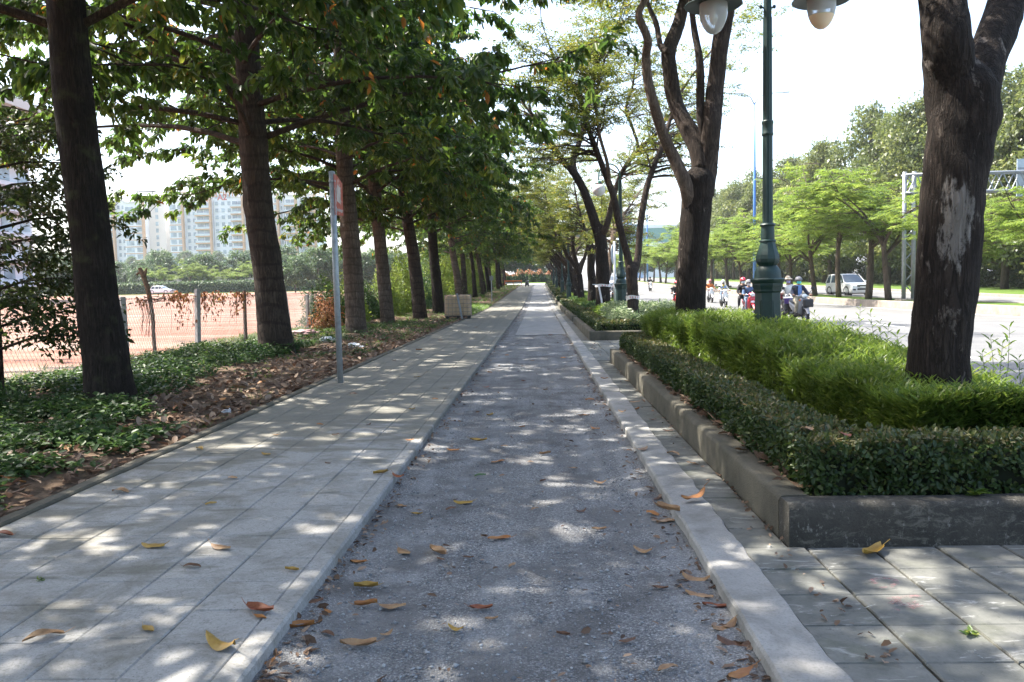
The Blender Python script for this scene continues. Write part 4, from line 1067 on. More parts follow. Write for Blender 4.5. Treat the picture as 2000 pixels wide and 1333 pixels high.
# farther planters
pls = [(21.4, 31.4), (33.0, 40.8), (42.0, 49.4), (51.0, 58.5), (60.0, 68.0), (70, 79), (81, 92), (94, 107), (109, 124), (126, 145), (147, 165)]
SH = []
def shrub_clump(seed, mat, L, w, d, h, n):
    nr = np.random.default_rng(seed); x = nr.random(n) * w; y = nr.random(n) * d
    z = h * (.75 + .25 * np.sin(x * 3 + y * 1.7 + seed)) * (.35 + .65 * nr.random(n) ** .4)
    e = np.minimum(np.minimum(x, w - x), np.minimum(y, d - y)); z *= .75 + .25 * np.clip(e / .3, 0, 1)
    p = np.stack([x, y, z], 1); dd = nr.standard_normal((n, 3)); dd[:, 2] = abs(dd[:, 2]) * .7
    return leaves('foliage', p, dd, UPV + .5 * nr.standard_normal((n, 3)), L * (.6 + .8 * nr.random(n)), .32, mat, nr, .1, .25, k=4)
SHL = [('white-flecked leafy shrubs', shrub_clump(1, 'leaf_pale', .10, 2.4, 4.5, .75, 9000)), ('soft green shrubs', shrub_clump(2, 'leaf_shrub', .11, 2.4, 6.5, .55, 9000)), ('dark green shrubs', shrub_clump(3, 'leaf_cover', .12, 2.4, 6.5, .5, 8000))]
for i, (a, b) in enumerate(pls):
    g = gz((a + b) / 2); nm = ('first', 'second', 'third')
    planter(PLX0 - .02, PLX1, a, b, 'weathered concrete planter with pale worn corner, across the tiled gap' if i == 0 else 'low concrete planter in the run beyond the tiled gap')
    zt = .22
    hedge('clipped_hedge', [(1.50, 1.85, a + .2, b - .2, g + .18, g + .46, 'lrf'), (1.85, 4.3, a + .2, a + .55, g + .18, g + .46, 'fb')], 1300 if i == 0 else 700 if i < 4 else 260, .06 if i == 0 else .085 if i < 4 else .14,
          'clipped hedge with square end in the planter across the tiled gap' if i == 0 else 'clipped hedge in the run of planters beyond the tiled gap', 'clipped hedges in the planters', 520 + i)
    k = 0 if i == 0 else 1 + i % 2
    t = empty('shrub_bed', (2.0, a + 1.0, g + .16), 0, SHL[k][0] + (' behind the square hedge end, beside the V-shaped tree' if i == 0 else ' filling a planter in the run beyond the tiled gap'), 'shrub', None if i == 0 else 'shrubs in the farther planters')
    meshobj('foliage', SHL[k][1], t, sc=(1, 1 if i == 0 else (b - a - 1.4) / 6.5, 1.0))['kind'] = 'stuff'
    if i == 0:
        t = empty('shrub_bed', (2.0, a + 5.6, g + .16), 0, 'soft green shrubs behind the white-flecked ones', 'shrub'); meshobj('foliage', SHL[1][1], t, sc=(1, .6, 1.1))['kind'] = 'stuff'

# ------------------------------------------------------------------ verge: cover plants, grass, litter
def cover():
    nr = np.random.default_rng(801); pts = []
    def patch(x0, x1, y0, y1, n, hmax, mask=None):
        for i in range(n):
            x = nr.uniform(x0, x1); y = nr.uniform(y0, y1)
            m = mnoise.noise(Vector((x * 1.1, y * 1.1, 9)))
            if mask is not None and m < mask: continue
            pts.append((x, y, hmax * (.45 + .55 * nr.random()) * (.7 + .5 * max(0, m))))
    patch(-8.6, -4.5, 5.0, 9.6, 2700, .26, -.22)
    patch(-4.5, -3.75, 4.6, 8.4, 420, .2, -.1); patch(-5.6, -3.8, 9, 24, 420, .12, .18)
    patch(-8.2, -5.6, 9.6, 20.5, 2300, .30, -.25)
    patch(-5.9, -5.2, 9.0, 12.5, 160, .22)
    patch(-6.9, -5.7, 17.8, 19.6, 420, .34)
    patch(-8.4, -5.0, 20, 34, 900, .22, .0)
    patch(-5.2, -3.7, 24, 38, 260, .14, .1)
    pts_ = np.array(pts); n = len(pts_); m = 8
    zb = np.array([vz(a, b) for a, b, c in pts])
    p0 = np.stack([pts_[:, 0], pts_[:, 1], zb + pts_[:, 2]], 1)
    an = nr.random((n, 1)) * 6.28 + np.arange(m)[None] * 2.4; rad = .015 + .09 * nr.random((n, m))
    drop = (np.arange(m)[None] / m) * pts_[:, 2:3] * .8
    p = p0[:, None] + np.stack([np.cos(an) * rad, np.sin(an) * rad, -drop], 2)
    d = np.stack([np.cos(an), np.sin(an), .15 + .35 * nr.standard_normal((n, m))], 2)
    N = np.stack([np.cos(an) * .2, np.sin(an) * .2, np.ones_like(an)], 2) + .3 * nr.standard_normal((n, m, 3))
    rn = np.clip(np.repeat(nr.random(n), m) * .7 + .3 * nr.random(n * m), 0, 1)
    o = meshobj('ground_cover', leaves('foliage', p.reshape(-1, 3), d.reshape(-1, 3), N.reshape(-1, 3), .05 + .045 * nr.random(n * m), .62, 'leaf_cover', nr, .12, .3, rn))
    tag(o, 'low green ground cover with oval leaves under the verge trees', 'ground cover', kind='stuff')
cover()
def grass():
    nr = np.random.default_rng(802); B = []
    def tuft(x0, x1, y0, y1, n, h, mask=-1.0):
        for i in range(n):
            x = nr.uniform(x0, x1); y = nr.uniform(y0, y1)
            if mnoise.noise(Vector((x * .8, y * .5, 30))) < mask: continue
            B.append((x, y, h * nr.uniform(.5, 1.1), nr.uniform(.7, 1.3)))
    tuft(-9.3, -6.0, 12, 32, 1500, .16, -.15); tuft(-9.3, -3.7, 28, 60, 1700, .2, .0); tuft(-4.6, -3.5, 41, 60, 1100, .34); tuft(-9, -3.6, 60, 165, 1500, .35, -.1)
    tuft(-4.9, -3.7, 24, 31, 260, .12, .0); tuft(-5.4, -3.6, 6, 24, 420, .12, .12); tuft(-9.4, -8.2, 5, 30, 500, .2, -.2)
    B = np.array(B); n = len(B); m = 12
    zb = np.array([vz(a, b) for a, b in B[:, :2]])
    an = nr.random((n, m)) * 6.28; rd_ = nr.random((n, m)) * .10 * B[:, 3:4]
    p = np.stack([B[:, :1] + np.cos(an) * rd_, B[:, 1:2] + np.sin(an) * rd_, np.repeat(zb[:, None], m, 1) - .01], 2)
    d = np.stack([np.cos(an) * .5 + .2 * nr.standard_normal((n, m)), np.sin(an) * .5, np.ones((n, m))], 2)
    L = np.repeat(B[:, 2], m) * (.6 + .6 * nr.random(n * m)) * 1.0
    N = np.stack([np.cos(an), np.sin(an), .3 + 0 * an], 2)
    rn = np.clip(np.repeat(nr.random(n), m) * .6 + .4 * nr.random(n * m), 0, 1)
    o = meshobj('grass', leaves('blades', p.reshape(-1, 3), d.reshape(-1, 3), N.reshape(-1, 3), L, .07, 'grass_blade', nr, .1, -.3, rn, k=4))
    tag(o, 'tufts of short grass on the verge beside the pavement', 'grass', kind='stuff')
grass()
def litter():
    nr = np.random.default_rng(803); n = 8500
    y = 4.5 + 38 * nr.random(n) ** 1.6; x = -3.5 - 1.9 * nr.random(n) ** 1.4
    k = int(n * .28); x[:k] = -3.6 - 5.2 * nr.random(k)
    kk = nr.random(n) < .5; keep = []
    for i in range(n):
        m = mnoise.noise(Vector((x[i] * .8, y[i] * .5, 17))); dens = .8 if (8 < y[i] < 26 and x[i] > -5.6) else .35
        keep.append(nr.random() < dens * (1 + m))
    keep = np.array(keep); x, y = x[keep], y[keep]; n = len(x)
    z = np.array([vz(a, b) for a, b in zip(x, y)]) + .008 + .05 * nr.random(n) ** 2 * ss(3.5, 4.2, 4.2)
    an = nr.random(n) * 6.28; p = np.stack([x, y, z], 1); d = np.stack([np.cos(an), np.sin(an), .35 * nr.standard_normal(n)], 1)
    N = UPV + .38 * nr.standard_normal((n, 3)); rn = nr.random(n)
    o = meshobj('leaf_litter', leaves('litter', p, d, N, .075 + .075 * nr.random(n), .5, 'leaf_litter', nr, .25, -.15, rn))
    tag(o, 'thick litter of dry brown leaves between pavement and trees', 'leaf litter', kind='stuff')
    # crumbs and small leaves along the lane edges
    n = 2600; y = 3 + 60 * nr.random(n) ** 1.8; sd = nr.random(n)
    x = np.where(sd < .38, LX0 + .02 + .14 * nr.random(n) ** 2, np.where(sd < .72, LX1 - .02 - .16 * nr.random(n) ** 2, np.where(sd < .86, 1.30 - .13 * nr.random(n) ** 2, LX0 + (LX1 - LX0) * nr.random(n))))
    z = np.where(x < LX1, GZL + .012, .008) + np.array([gz(q) for q in y]); an = nr.random(n) * 6.28
    p = np.stack([x, y, z], 1); d = np.stack([np.cos(an), np.sin(an), .2 * nr.standard_normal(n)], 1)
    o = meshobj('leaf_crumbs', leaves('crumbs', p, d, UPV + .4 * nr.standard_normal((n, 3)), .02 + .045 * nr.random(n) ** 2, .5, 'leaf_litter', nr, .3, -.2))
    tag(o, 'crumbled dry leaves gathered along both lane edges', 'leaf litter', kind='stuff')
    # rim of the near planter
    n = 500; y = 4.9 + 10 * nr.random(n); x = 1.44 + .1 * nr.random(n); p = np.stack([x, y, .238 + .03 * nr.random(n)], 1); an = nr.random(n) * 6.28
    d = np.stack([np.cos(an), np.sin(an), .3 * nr.standard_normal(n)], 1)
    o = meshobj('leaf_litter', leaves('litter', p, d, UPV + .5 * nr.standard_normal((n, 3)), .04 + .06 * nr.random(n), .5, 'leaf_litter', nr, .35, -.25))
    tag(o, 'dry leaves caught between planter rim and low hedge', 'leaf litter', kind='stuff')
litter()
# ---- single fallen leaves
def fallen_mesh(seed, L, wr, curl, roll_):
    rng = random.Random(seed); nu, nv = 9, 5; mb = MB(); vs = []; fs = []
    for i in range(nu):
        u = i / (nu - 1); w = wr * L * (math.sin(pi * min(1, u * .93 + .04)) ** .75) * (1 - .25 * u)
        for j in range(nv):
            v = j / (nv - 1) * 2 - 1; y = w * v * .5
            z = curl * L * ((u - .5) ** 2 * 1.6) + roll_ * L * .5 * v * v * wr + .012 * L * math.sin(9 * u + 5 * v + seed) * 2 + .006
            vs.append((u * L - L / 2, y * (1 - .25 * abs(roll_)), z))
    for i in range(nu - 1):
        for j in range(nv - 1): fs.append((i * nv + j, i * nv + j + 1, (i + 1) * nv + j + 1, (i + 1) * nv + j))
    mb.add(vs, fs); s = vs[nv // 2]
    mb.tube([s, (s[0] - L * .12, .004, s[2] + .008), (s[0] - L * .26, .012, s[2] + .02)], [.0018, .0014, .001], 4)
    me = mb.mesh('leaf', 'fallen_tan', True)
    zm = min(v.co.z for v in me.vertices)
    for v in me.vertices: v.co.z -= zm - .001
    return me
FLM = [fallen_mesh(i, .145, .5, c, r) for i, (c, r) in enumerate(((.2, .35), (-.3, .2), (.1, .6), (.45, -.4), (-.2, -.5), (.06, .2), (.12, -.25)))]
CN = {'t': ('fallen_tan', 'tan'), 'o': ('fallen_orange', 'orange'), 'y': ('fallen_yellow', 'yellow'), 'b': ('fallen_brown', 'dark brown'), 'r': ('fallen_red', 'reddish'), 'g': ('fallen_green', 'green')}
FL = {'lane': ('lying on the grey gravel lane', GZL + .006, '957,812,y,.9 935,862,y,1.1 885,880,o,.8 972,903,o,.8 1065,887,t,.7 1163,838,o,.8 1172,944,t,.6 905,983,y,.9 880,995,b,.5 938,930,g,.6 975,1053,o,.9 790,1080,t,.9 855,1080,t,1.0 1255,1078,t,.7 715,1147,y,.8 715,1182,o,.7 767,1186,t,.8 700,1262,t,1.0 583,1227,o,.9 606,1178,b,.8 515,1299,o,.6 940,1190,r,.7 1360,1135,t,.9 1366,1165,t,.9 1415,1230,t,.9 1442,1264,b,1.1 1450,1318,o,1.1 1305,1308,t,.6 1225,1252,b,.5 1140,812,o,.9 956,728,o,.9 950,757,r,.7 1065,762,t,.5 1152,782,o,.8 1395,1187,r,.7 985,872,t,.4 1020,835,o,.5 700,1100,o,.6 860,1093,b,.4 1022,745,r,.6 1100,700,o,.7 1128,690,r,.6 990,695,o,.7 1135,1000,b,.5 1120,915,t,.5 1230,880,o,.6 1205,1000,b,.4 785,990,t,.5 815,1005,y,.5 1045,995,t,.4 640,1195,o,.5 915,1090,b,.4 1170,1035,t,.6 1275,1005,o,.7 1300,1020,t,.8 1285,975,b,.6 960,1210,t,.4 1100,1240,b,.4 1290,1150,b,.5 640,1240,b,.5 755,1240,t,.4 890,1230,y,.5 1000,1105,t,.4 1060,940,b,.4 1040,705,o,.6 1075,655,r,.8 1030,650,o,.8 1010,672,b,.6'),
      'pave': ('lying on the pale dusty pavement', .004, '300,1068,y,1.0 432,1071,t,.9 85,1247,t,1.0 430,1264,y,1.1 508,1194,r,1.1 375,1108,b,.6 412,985,y,.5 390,878,y,.9 235,962,t,1.0 520,888,y,.7 625,830,o,.5 815,737,y,.8 290,1230,y,.6 743,925,y,.8 778,932,r,.7 735,686,o,.9 818,684,o,.9 570,1114,y,.5 508,1206,o,.5 455,935,t,.6 690,770,b,.6 655,850,b,.5 540,850,t,.5 805,800,y,.6 850,780,o,.5 890,720,b,.5 870,760,t,.5 5,1047,r,.9 720,830,b,.4 800,860,o,.5 640,905,b,.4 770,705,b,.6 860,665,o,.7 930,640,o,.7'),
      'kerb': ('lying on the cement kerb beside the lane', .012, '1305,996,t,1.1 1255,879,t,1.0 1300,1019,t,.7 1180,740,o,.7 1215,805,t,.6'),
      'tile': ('lying on the worn tiles beside the planter', .006, '1705,1081,y,1.25 1315,888,t,.9 1240,786,t,.8 1305,842,b,.7 1350,905,t,.5 1275,820,b,.5 1225,745,t,.7 1245,800,o,.6')}
rng_f = random.Random(55)
def put_leaf(p, c, s, lab, grp, name='fallen_leaf', me=None, tilt=.05):
    o = bpy.data.objects.new(name, me or rng_f.choice(FLM)); COL.objects.link(o)
    o.location = p; o.scale = (s, s, s); o.rotation_euler = (rng_f.uniform(-tilt, tilt), rng_f.uniform(-tilt, tilt), rng_f.uniform(-1.0, 1.0) + (pi if rng_f.random() < .5 else 0))
    o.material_slots[0].link = 'OBJECT'; o.material_slots[0].material = M[CN[c][0]]
    return tag(o, CN[c][1] + ' fallen leaf ' + lab, 'leaf', grp)
for k, (lab, z, s) in FL.items():
    for it in s.split():
        a, b, c, q = it.split(','); p = G(float(a), float(b), z); p.z += gz(p.y)
        put_leaf(p, c, float(q) * 1.06, lab, 'fallen leaves ' + lab)
p = G(1358, 980, .012); o = put_leaf(p + zz * .02, 'o', 1.25, 'x', None, me=FLM[3], tilt=.5); o['label'] = 'large bright orange curled leaf standing up on the kerb'; 
if 'group' in o: del o['group']
for (px, py, c) in ((1447, 880, 't'), (1470, 775, 't'), (1650, 851, 'r'), (1440, 757, 'o'), (1575, 842, 't'), (1565, 950, 't')):
    z = .515 if py not in (880, 950) else .25
    put_leaf(G(px, py, z), c, .85, 'caught on the low hedge of the long planter', 'fallen leaves on the low hedge', tilt=.3)
rng_l = random.Random(91)
for i in range(34):                                   # larger leaves that stand out of the litter
    y = rng_l.uniform(4.8, 16); x = -3.5 - 1.1 * rng_l.random() - (.6 if y < 8 else 0) * rng_l.random()
    put_leaf((x, y, vz(x, y) + .03), rng_l.choice('tttob'), rng_l.uniform(.9, 1.35), 'on top of the litter at the pavement edge', 'large dry leaves on the litter', tilt=.45)
# weed in the joint of the worn tiles
def weed(px, py, label, s=1.0):
    nr = np.random.default_rng(int(px)); b = G(px, py); n = 22; an = nr.random(n) * 6.28; d = np.stack([np.cos(an), np.sin(an), .3 + .5 * nr.random(n)], 1)
    o = meshobj('weed', leaves('weed', nr.standard_normal((n, 3)) * .008, d, UPV + .3 * nr.standard_normal((n, 3)), s * (.02 + .03 * nr.random(n)), .45, 'leaf_shrub', nr, .1, .3), loc=b + zz * .004)
    tag(o, label, 'weed')
weed(1895, 1240, 'small green weed in a joint of the worn tiles'); weed(80, 1135, 'tiny weed in a joint of the dusty pavement', .5); weed(1905, 965, 'green sprig at the foot of the low hedge front', 1.6)
bpy.data.objects['weed.002'].location.z = .24 if 'weed.002' in bpy.data.objects else 0
bpy.data.objects['weed.002'].location = G(1905, 965, .24)
# ------------------------------------------------------------------ fence, pole, verge things
simple('galv', (.36, .39, .41), .5, .35, .2, 14, .15); simple('wire', (.30, .29, .27), .6, .4, .3)
simple('post_concrete', (.34, .33, .31), .9, 0, .3, 8, .4); simple('post_wood', (.17, .115, .08), .9, 0, .4, 14, .5); simple('dead_wood', (.16, .105, .065), .95, 0, .45, 16, .6)
simple('sign_white', (.52, .45, .41), .6, 0, .2); simple('rag', (.35, .22, .22), .9, 0, .6, 9); simple('bag', (.75, .76, .78), .4, 0, .1)
def mk_sign():
    t = NT('sign_red'); v = t.coord('Object'); n = t.noise(v, 9, 6, .7)
    c = t.mix(t.ramp(n, [(.52, 0.0), (.62, .75)]), (.42, .075, .04), (.62, .42, .36)); t.color(c); t.rough(.55); M['sign_red'] = t.m
mk_sign()
FX = -8.35
FP = [(5.2, 0, 'c'), (8.6, 0, 'c'), (12.2, 0, 'c'), (16.4, .02, 'c'), (19.9, .05, 'c'), (23.2, -.02, 'w'), (27.4, .12, 'c'), (29.6, .02, 'c'), (33.5, 0, 'c'), (37.5, .03, 'c'), (41.5, 0, 'c'), (46, 0, 'c'), (51, 0, 'c'), (56, 0, 'c')]
fen = empty('chain_link_fence', (FX, 5.2, 0), 0, 'sagging chain-link fence on mixed posts between verge and red field', 'fence')
for (y, ln, k) in FP:
    mb = MB(); h = random.Random(y).uniform(1.32, 1.52)
    if k == 'c': mb.box(-.05, .05, -.05, .05, -.1, h, .012)
    else: mb.tube([(0, 0, -.1), (.015, .01, h * .5), (-.01, 0, h)], [.055, .05, .045], 8, jit=.12)
    o = mb.build('post', 'post_concrete' if k == 'c' else 'post_wood', fen, loc=(0, y - 5.2, vz(FX, y) if y < 60 else gz(y)), rot=(-ln * .4, ln, y))
def chain():
    mb = MB(); sp = .105; H_ = 1.28; y = 5.2; r = .0030
    def pt(yy, s):
        sag = .05 * mnoise.noise(Vector((yy * .6, 1, 0))); top = H_ + .07 * mnoise.noise(Vector((yy * .5, 5, 0)))
        return V((.03 * mnoise.noise(Vector((yy * .8, s * 2, 3))) + sag * (1 - s), yy - 5.2, vz(FX, yy) + .03 + top * s))
    n = int((52 - 5.2) / sp)
    for i in range(n):
        a = 5.2 + i * sp
        for sg in (1, -1):
            pts = [pt(a + sg * H_ * .62 * s, s) for s in (0, .25, .5, .75, 1)]
            if pts[-1].y < 0 or pts[-1].y > 47: continue
            mb.tube([q + V((.004 * sg, 0, 0)) for q in pts], r, 3, cap=False)
    o = mb.build('wire_mesh', 'wire', fen); o['kind'] = 'stuff'
    for s in (.02, .985):
        w = MB(); w.tube([pt(5.2 + .5 * i, s) for i in range(94)], .004, 4); w.build('tension_wire', 'wire', fen)
chain()
def vine(y0, y1, n, seed, label, drop=.5, mat='leaf_vine', L=.09, up=.12):
    nr = np.random.default_rng(seed); y = y0 + (y1 - y0) * nr.random(n); cl = np.sin(y * 3.1) + np.sin(y * 5.3 + 1); keep = nr.random(n) < .35 + .3 * cl; y = y[keep]; n = len(y)
    z = 1.36 + up * nr.random(n) - drop * nr.random(n) ** 2.2 * (1 + .5 * np.sin(y * 4)); x = FX + .1 * nr.standard_normal(n)
    an = nr.random(n) * 6.28; d = np.stack([np.cos(an) * .6, np.sin(an) * .6, -.9 + .5 * nr.standard_normal(n)], 1); N = np.stack([np.cos(an), np.sin(an), .5 + 0 * an], 1)
    o3 = np.array([FX, y0, 0.0]); t = empty('climbing_vine', (FX, y0, 0), 0, label, 'vine')
    meshobj('foliage', leaves('foliage', np.stack([x, y, z], 1) - o3, d, N, L * (.5 + .8 * nr.random(n)), .5, mat, nr, .35, .2), t)['kind'] = 'stuff'
    st = MB(); rng = random.Random(seed)
    for i in range(10):
        a = rng.uniform(y0, y1); st.tube([V((rng.uniform(-.05, .05), a - y0 + k * .25, 1.30 + rng.uniform(-.06, .1))) for k in range(5)], .006, 4)
    for i in range(14):
        a = rng.uniform(y0, y1) - y0; st.tube([V((.02, a, 1.32)), V((.05, a + .05, 1.0)), V((.02, a + rng.uniform(-.1, .1), 1.0 - rng.uniform(.1, .5)))], .004, 3)
    st.build('stems', 'dead_wood', t)['kind'] = 'stuff'
vine(18.2, 23.6, 1500, 31, 'dried brown vine hanging on the chain-link fence'); vine(17.0, 17.4, 130, 33, 'small withered vine tuft on the fence wire')
def bush(x, y, w, d, h, n, L, mat, label, seed, group=None, name='bush', z=None):
    nr = np.random.default_rng(seed); g = nrm(nr.standard_normal((n, 3))) * nr.random((n, 1)) ** .4; g[:, 2] = abs(g[:, 2])
    lump = 1 + .28 * np.sin(g[:, 0:1] * 5 + seed) * np.cos(g[:, 1:2] * 4 + g[:, 2:3] * 6)
    p = g * lump * np.array([[w / 2, d / 2, h]]); dd = nr.standard_normal((n, 3)) + g * .5; dd[:, 2] -= .2
    rn = np.clip(.5 * nr.random(n) + .35 * (np.sin(p[:, 0] * 3 + p[:, 2] * 4) * .5 + .5) + .15, 0, 1)
    t = empty(name, (x, y, (vz(x, y) if x > -9.4 and x < -3.4 else gz(y)) if z is None else z), 0, label, 'bush', group)
    meshobj('foliage', leaves('foliage', p, dd, g + UPV * .5 + .4 * nr.standard_normal((n, 3)), L * (.6 + .8 * nr.random(n)), .5, mat, nr, .15, .25, rn, k=4), t)['kind'] = 'stuff'
    st = MB(); rng = random.Random(seed)
    for i in range(9):
        a = rng.uniform(0, 6.28); st.tube([(0, 0, -.03), (cos(a) * w * .15, sin(a) * d * .15, h * .4), (cos(a) * w * .32, sin(a) * d * .32, h * .8)], [.02, .014, .006], 4)
    st.build('stems', 'bark_mid', t)
    return t
VB = 'vine-smothered bushes along the fence'
for i, (x, y, w, d, h, L, m) in enumerate(((-8.3, 31.5, 1.6, 3.4, 1.7, .11, 'leaf_cover'), (-8.2, 35, 1.7, 4.4, 1.9, .11, 'leaf_feather'), (-8.4, 39.5, 1.8, 4.6, 1.7, .12, 'leaf_cover'), (-8.2, 44, 2.0, 5, 2.6, .13, 'leaf_feather'), (-8.1, 50, 2.2, 6, 3.6, .15, 'leaf_feather'), (-8.2, 57, 2.4, 7, 3.2, .16, 'leaf_cover'), (-8.0, 65, 2.6, 8, 4.2, .18, 'leaf_feather'), (-8.0, 75, 2.8, 10, 4.4, .2, 'leaf_shrub'), (-8.0, 87, 3, 12, 4.2, .22, 'leaf_feather'), (-8.0, 101, 3, 14, 4.4, .25, 'leaf_shrub'), (-8, 118, 3, 16, 4.5, .28, 'leaf_feather'), (-8, 138, 3.2, 18, 4.8, .3, 'leaf_shrub'))):
    bush(x, y, w, d, h, 6000, L, m, 'bush of hanging green vines smothering the fence', 900 + i, VB)
bush(-7.6, 29.5, 1.2, 1.6, 1.25, 1800, .1, 'leaf_vine', 'rusty brown withered bush at the fence behind the ringed trunks', 930)
bush(-7.0, 9.3, 1.6, 1.6, .62, 2600, .08, 'leaf_cover', 'dark green bush at the foot of the small-leaved tree', 931)
ub = bush(43.5, 40, 5, 11, 4.2, 7000, .3, 'leaf_dark', 'dark undergrowth under the tall trees beyond the far carriageway', 950, 'undergrowth beyond the far carriageway', 'undergrowth')
for i in range(1, 18):
    o = copy_tree(ub); yy = 40 + i * 10.5; o.location = (43.5 + (i * 7 % 5) * .5, yy, gz(yy)); o.rotation_euler = (0, 0, (i % 2) * pi); o.scale = (1, 1, .8 + .1 * (i * 3 % 5))
# dead stick
def stick():
    b = G(304, 703); b.z = vz(b.x, b.y) - .03; Y = b.y
    t = empty('dead_stick', b, 0, 'dead leafless branched stick standing by the fence', 'stick')
    pl = [(304, 706, 9), (300, 660, 8), (298, 620, 8), (292, 580, 8), (284, 550, 9), (278, 535, 10), (272, 524, 7)]
    pts, rr = trunk_px(pl, Y, 1, 4); mb = MB(); mb.tube([p - b for p in pts], rr, 8, jit=.2, seed=5); mb.build('stem', 'dead_wood', t, True)
    for q in ([(283, 545, 6), (284, 535, 5), (286, 525, 4)], [(280, 540, 7), (273, 533, 5), (267, 537, 4)], [(277, 533, 5), (284, 530, 4), (287, 524, 3)]):
        pts, rr = trunk_px(q, Y, 1, 3); mb = MB(); mb.tube([p - b for p in pts], rr, 6, jit=.15); mb.build('twig', 'dead_wood', t, True)
stick()
def text_mesh(body, size, name, mat, parent, loc, rot, ext=.002, bold=False):
    cu = bpy.data.curves.new(name, 'FONT'); cu.body = body; cu.size = size; cu.align_x = 'CENTER'; cu.align_y = 'CENTER'; cu.extrude = ext
    if bold: cu.offset = size * .02
    ob = bpy.data.objects.new(name, cu); COL.objects.link(ob); dg = bpy.context.evaluated_depsgraph_get(); me = bpy.data.meshes.new_from_object(ob.evaluated_get(dg))
    bpy.data.objects.remove(ob); me.materials.clear(); me.materials.append(M[mat]); o = meshobj(name, me, parent, loc); o.rotation_euler = rot; return o
def sign_pole():
    b = G(665, 748, .0); b.z = -.02; top = P(648, 338, b.y); a = top - b
    t = empty('sign_pole', b, 0, 'grey metal pole with faded red notice plate at the pavement edge', 'sign pole')
    mb = MB(); mb.tube([V((0, 0, 0)), a * .5, a], .047, 14); mb.build('pole', 'galv', t, True)
    c = MB(); c.lathe([(.05, 0), (.05, .01), (.03, .025), (.004, .03)], 14); c.build('cap', 'galv', t, loc=a)
    u = V((.06, 1, 0)).normalized(); z1 = a.z - .02; z0 = z1 - .62; w = .42; mb = MB(); n = V((u.y, -u.x, 0)) * .003
    A = a * .9 + V((.035, -.048, 0)); A.z = 0
    o2 = [A, A + u * w]; q = lambda p, z: V((p.x, p.y, z))
    vs = [q(o2[0], z0), q(o2[1], z0 + .02), q(o2[1], z1 - .10), q(o2[0] + u * .12, z1), q(o2[0], z1)]
    vs2 = [v + n * 2 for v in vs]; k = 5
    mb.add(vs + vs2, [tuple(range(5)), tuple(reversed(range(5, 10)))] + [(i, (i + 1) % 5, (i + 1) % 5 + 5, i + 5) for i in range(5)]); pl = mb.build('notice_plate', 'sign_red', t)
    tag(pl, 'faded red plate with peeled white patch and white script')
    fn = V((u.y, -u.x, 0))
    m = MB(); c0 = A + u * .2 + n * 2.6; vs = [q(c0 - u * .1, z0 + .22), q(c0 + u * .08, z0 + .19), q(c0 + u * .1, z0 + .44), q(c0 - u * .06, z0 + .48), q(c0 - u * .11, z0 + .4)]
    m.add(vs + [v + fn * .001 for v in vs], [tuple(range(5)), tuple(reversed(range(5, 10)))] + [(i, (i + 1) % 5, (i + 1) % 5 + 5, i + 5) for i in range(5)]); m.build('peeled_patch', 'sign_white', t)
    # illegible white script along the bottom
    m = MB(); rng = random.Random(2); pts = []
    for i in range(26): pts.append(q(A + u * (.05 + .32 * i / 25) + n * 2.7, z0 + .085 + .03 * math.sin(i * 2.1) * (1.4 if i < 4 else .7) + rng.uniform(-.008, .008)))
    m.tube(pts, .006, 4); m.build('script', 'sign_white', t)
    for z in (z0 + .1, z1 - .12):
        r = MB(); r.lathe([(.053, 0), (.053, .03)], 12); r.build('clamp', 'galv', t, loc=(a.x * z / a.z, a.y * z / a.z, z))
sign_pole()
def crumple(px, py, s, mat, name, label, cat, seed, z=None):
    rng = random.Random(seed); bm = bmesh.new(); bmesh.ops.create_icosphere(bm, subdivisions=3, radius=1)
    for v in bm.verts:
        q = v.co * 2.1 + Vector((seed, 0, 0)); f = 1 + .55 * mnoise.noise(q) + .35 * mnoise.noise(q * 2.7); v.co *= f; v.co.x *= s[0]; v.co.y *= s[1]; v.co.z *= s[2]
    me = bpy.data.meshes.new(name); bm.to_mesh(me); bm.free(); me.materials.append(M[mat])
    b = G(px, py); o = meshobj(name, me, loc=(b.x, b.y, vz(b.x, b.y) + s[2] * .5 if b.x < -3.45 else .02)); tag(o, label, cat)
crumple(592, 657, (.42, .4, .13), 'rag', 'rag_heap', 'heap of dirty reddish rags between trunks by the fence', 'rags', 3)
crumple(640, 668, (.2, .15, .08), 'bag', 'plastic_bag', 'white plastic bag beside the rag heap', 'bag', 8)
crumple(692, 678, (.17, .14, .07), 'bag', 'plastic_bag', 'crumpled white plastic bag right behind the sign pole', 'bag', 5)
crumple(443, 803, (.05, .05, .03), 'bag', 'paper_scrap', 'small white scrap lying on the leaf litter', 'paper', 6)
crumple(430, 600, (.5, .35, .12), 'dead_wood', 'brush_heap', 'low heap of brown dead leaves at the fence foot', 'heap', 9)

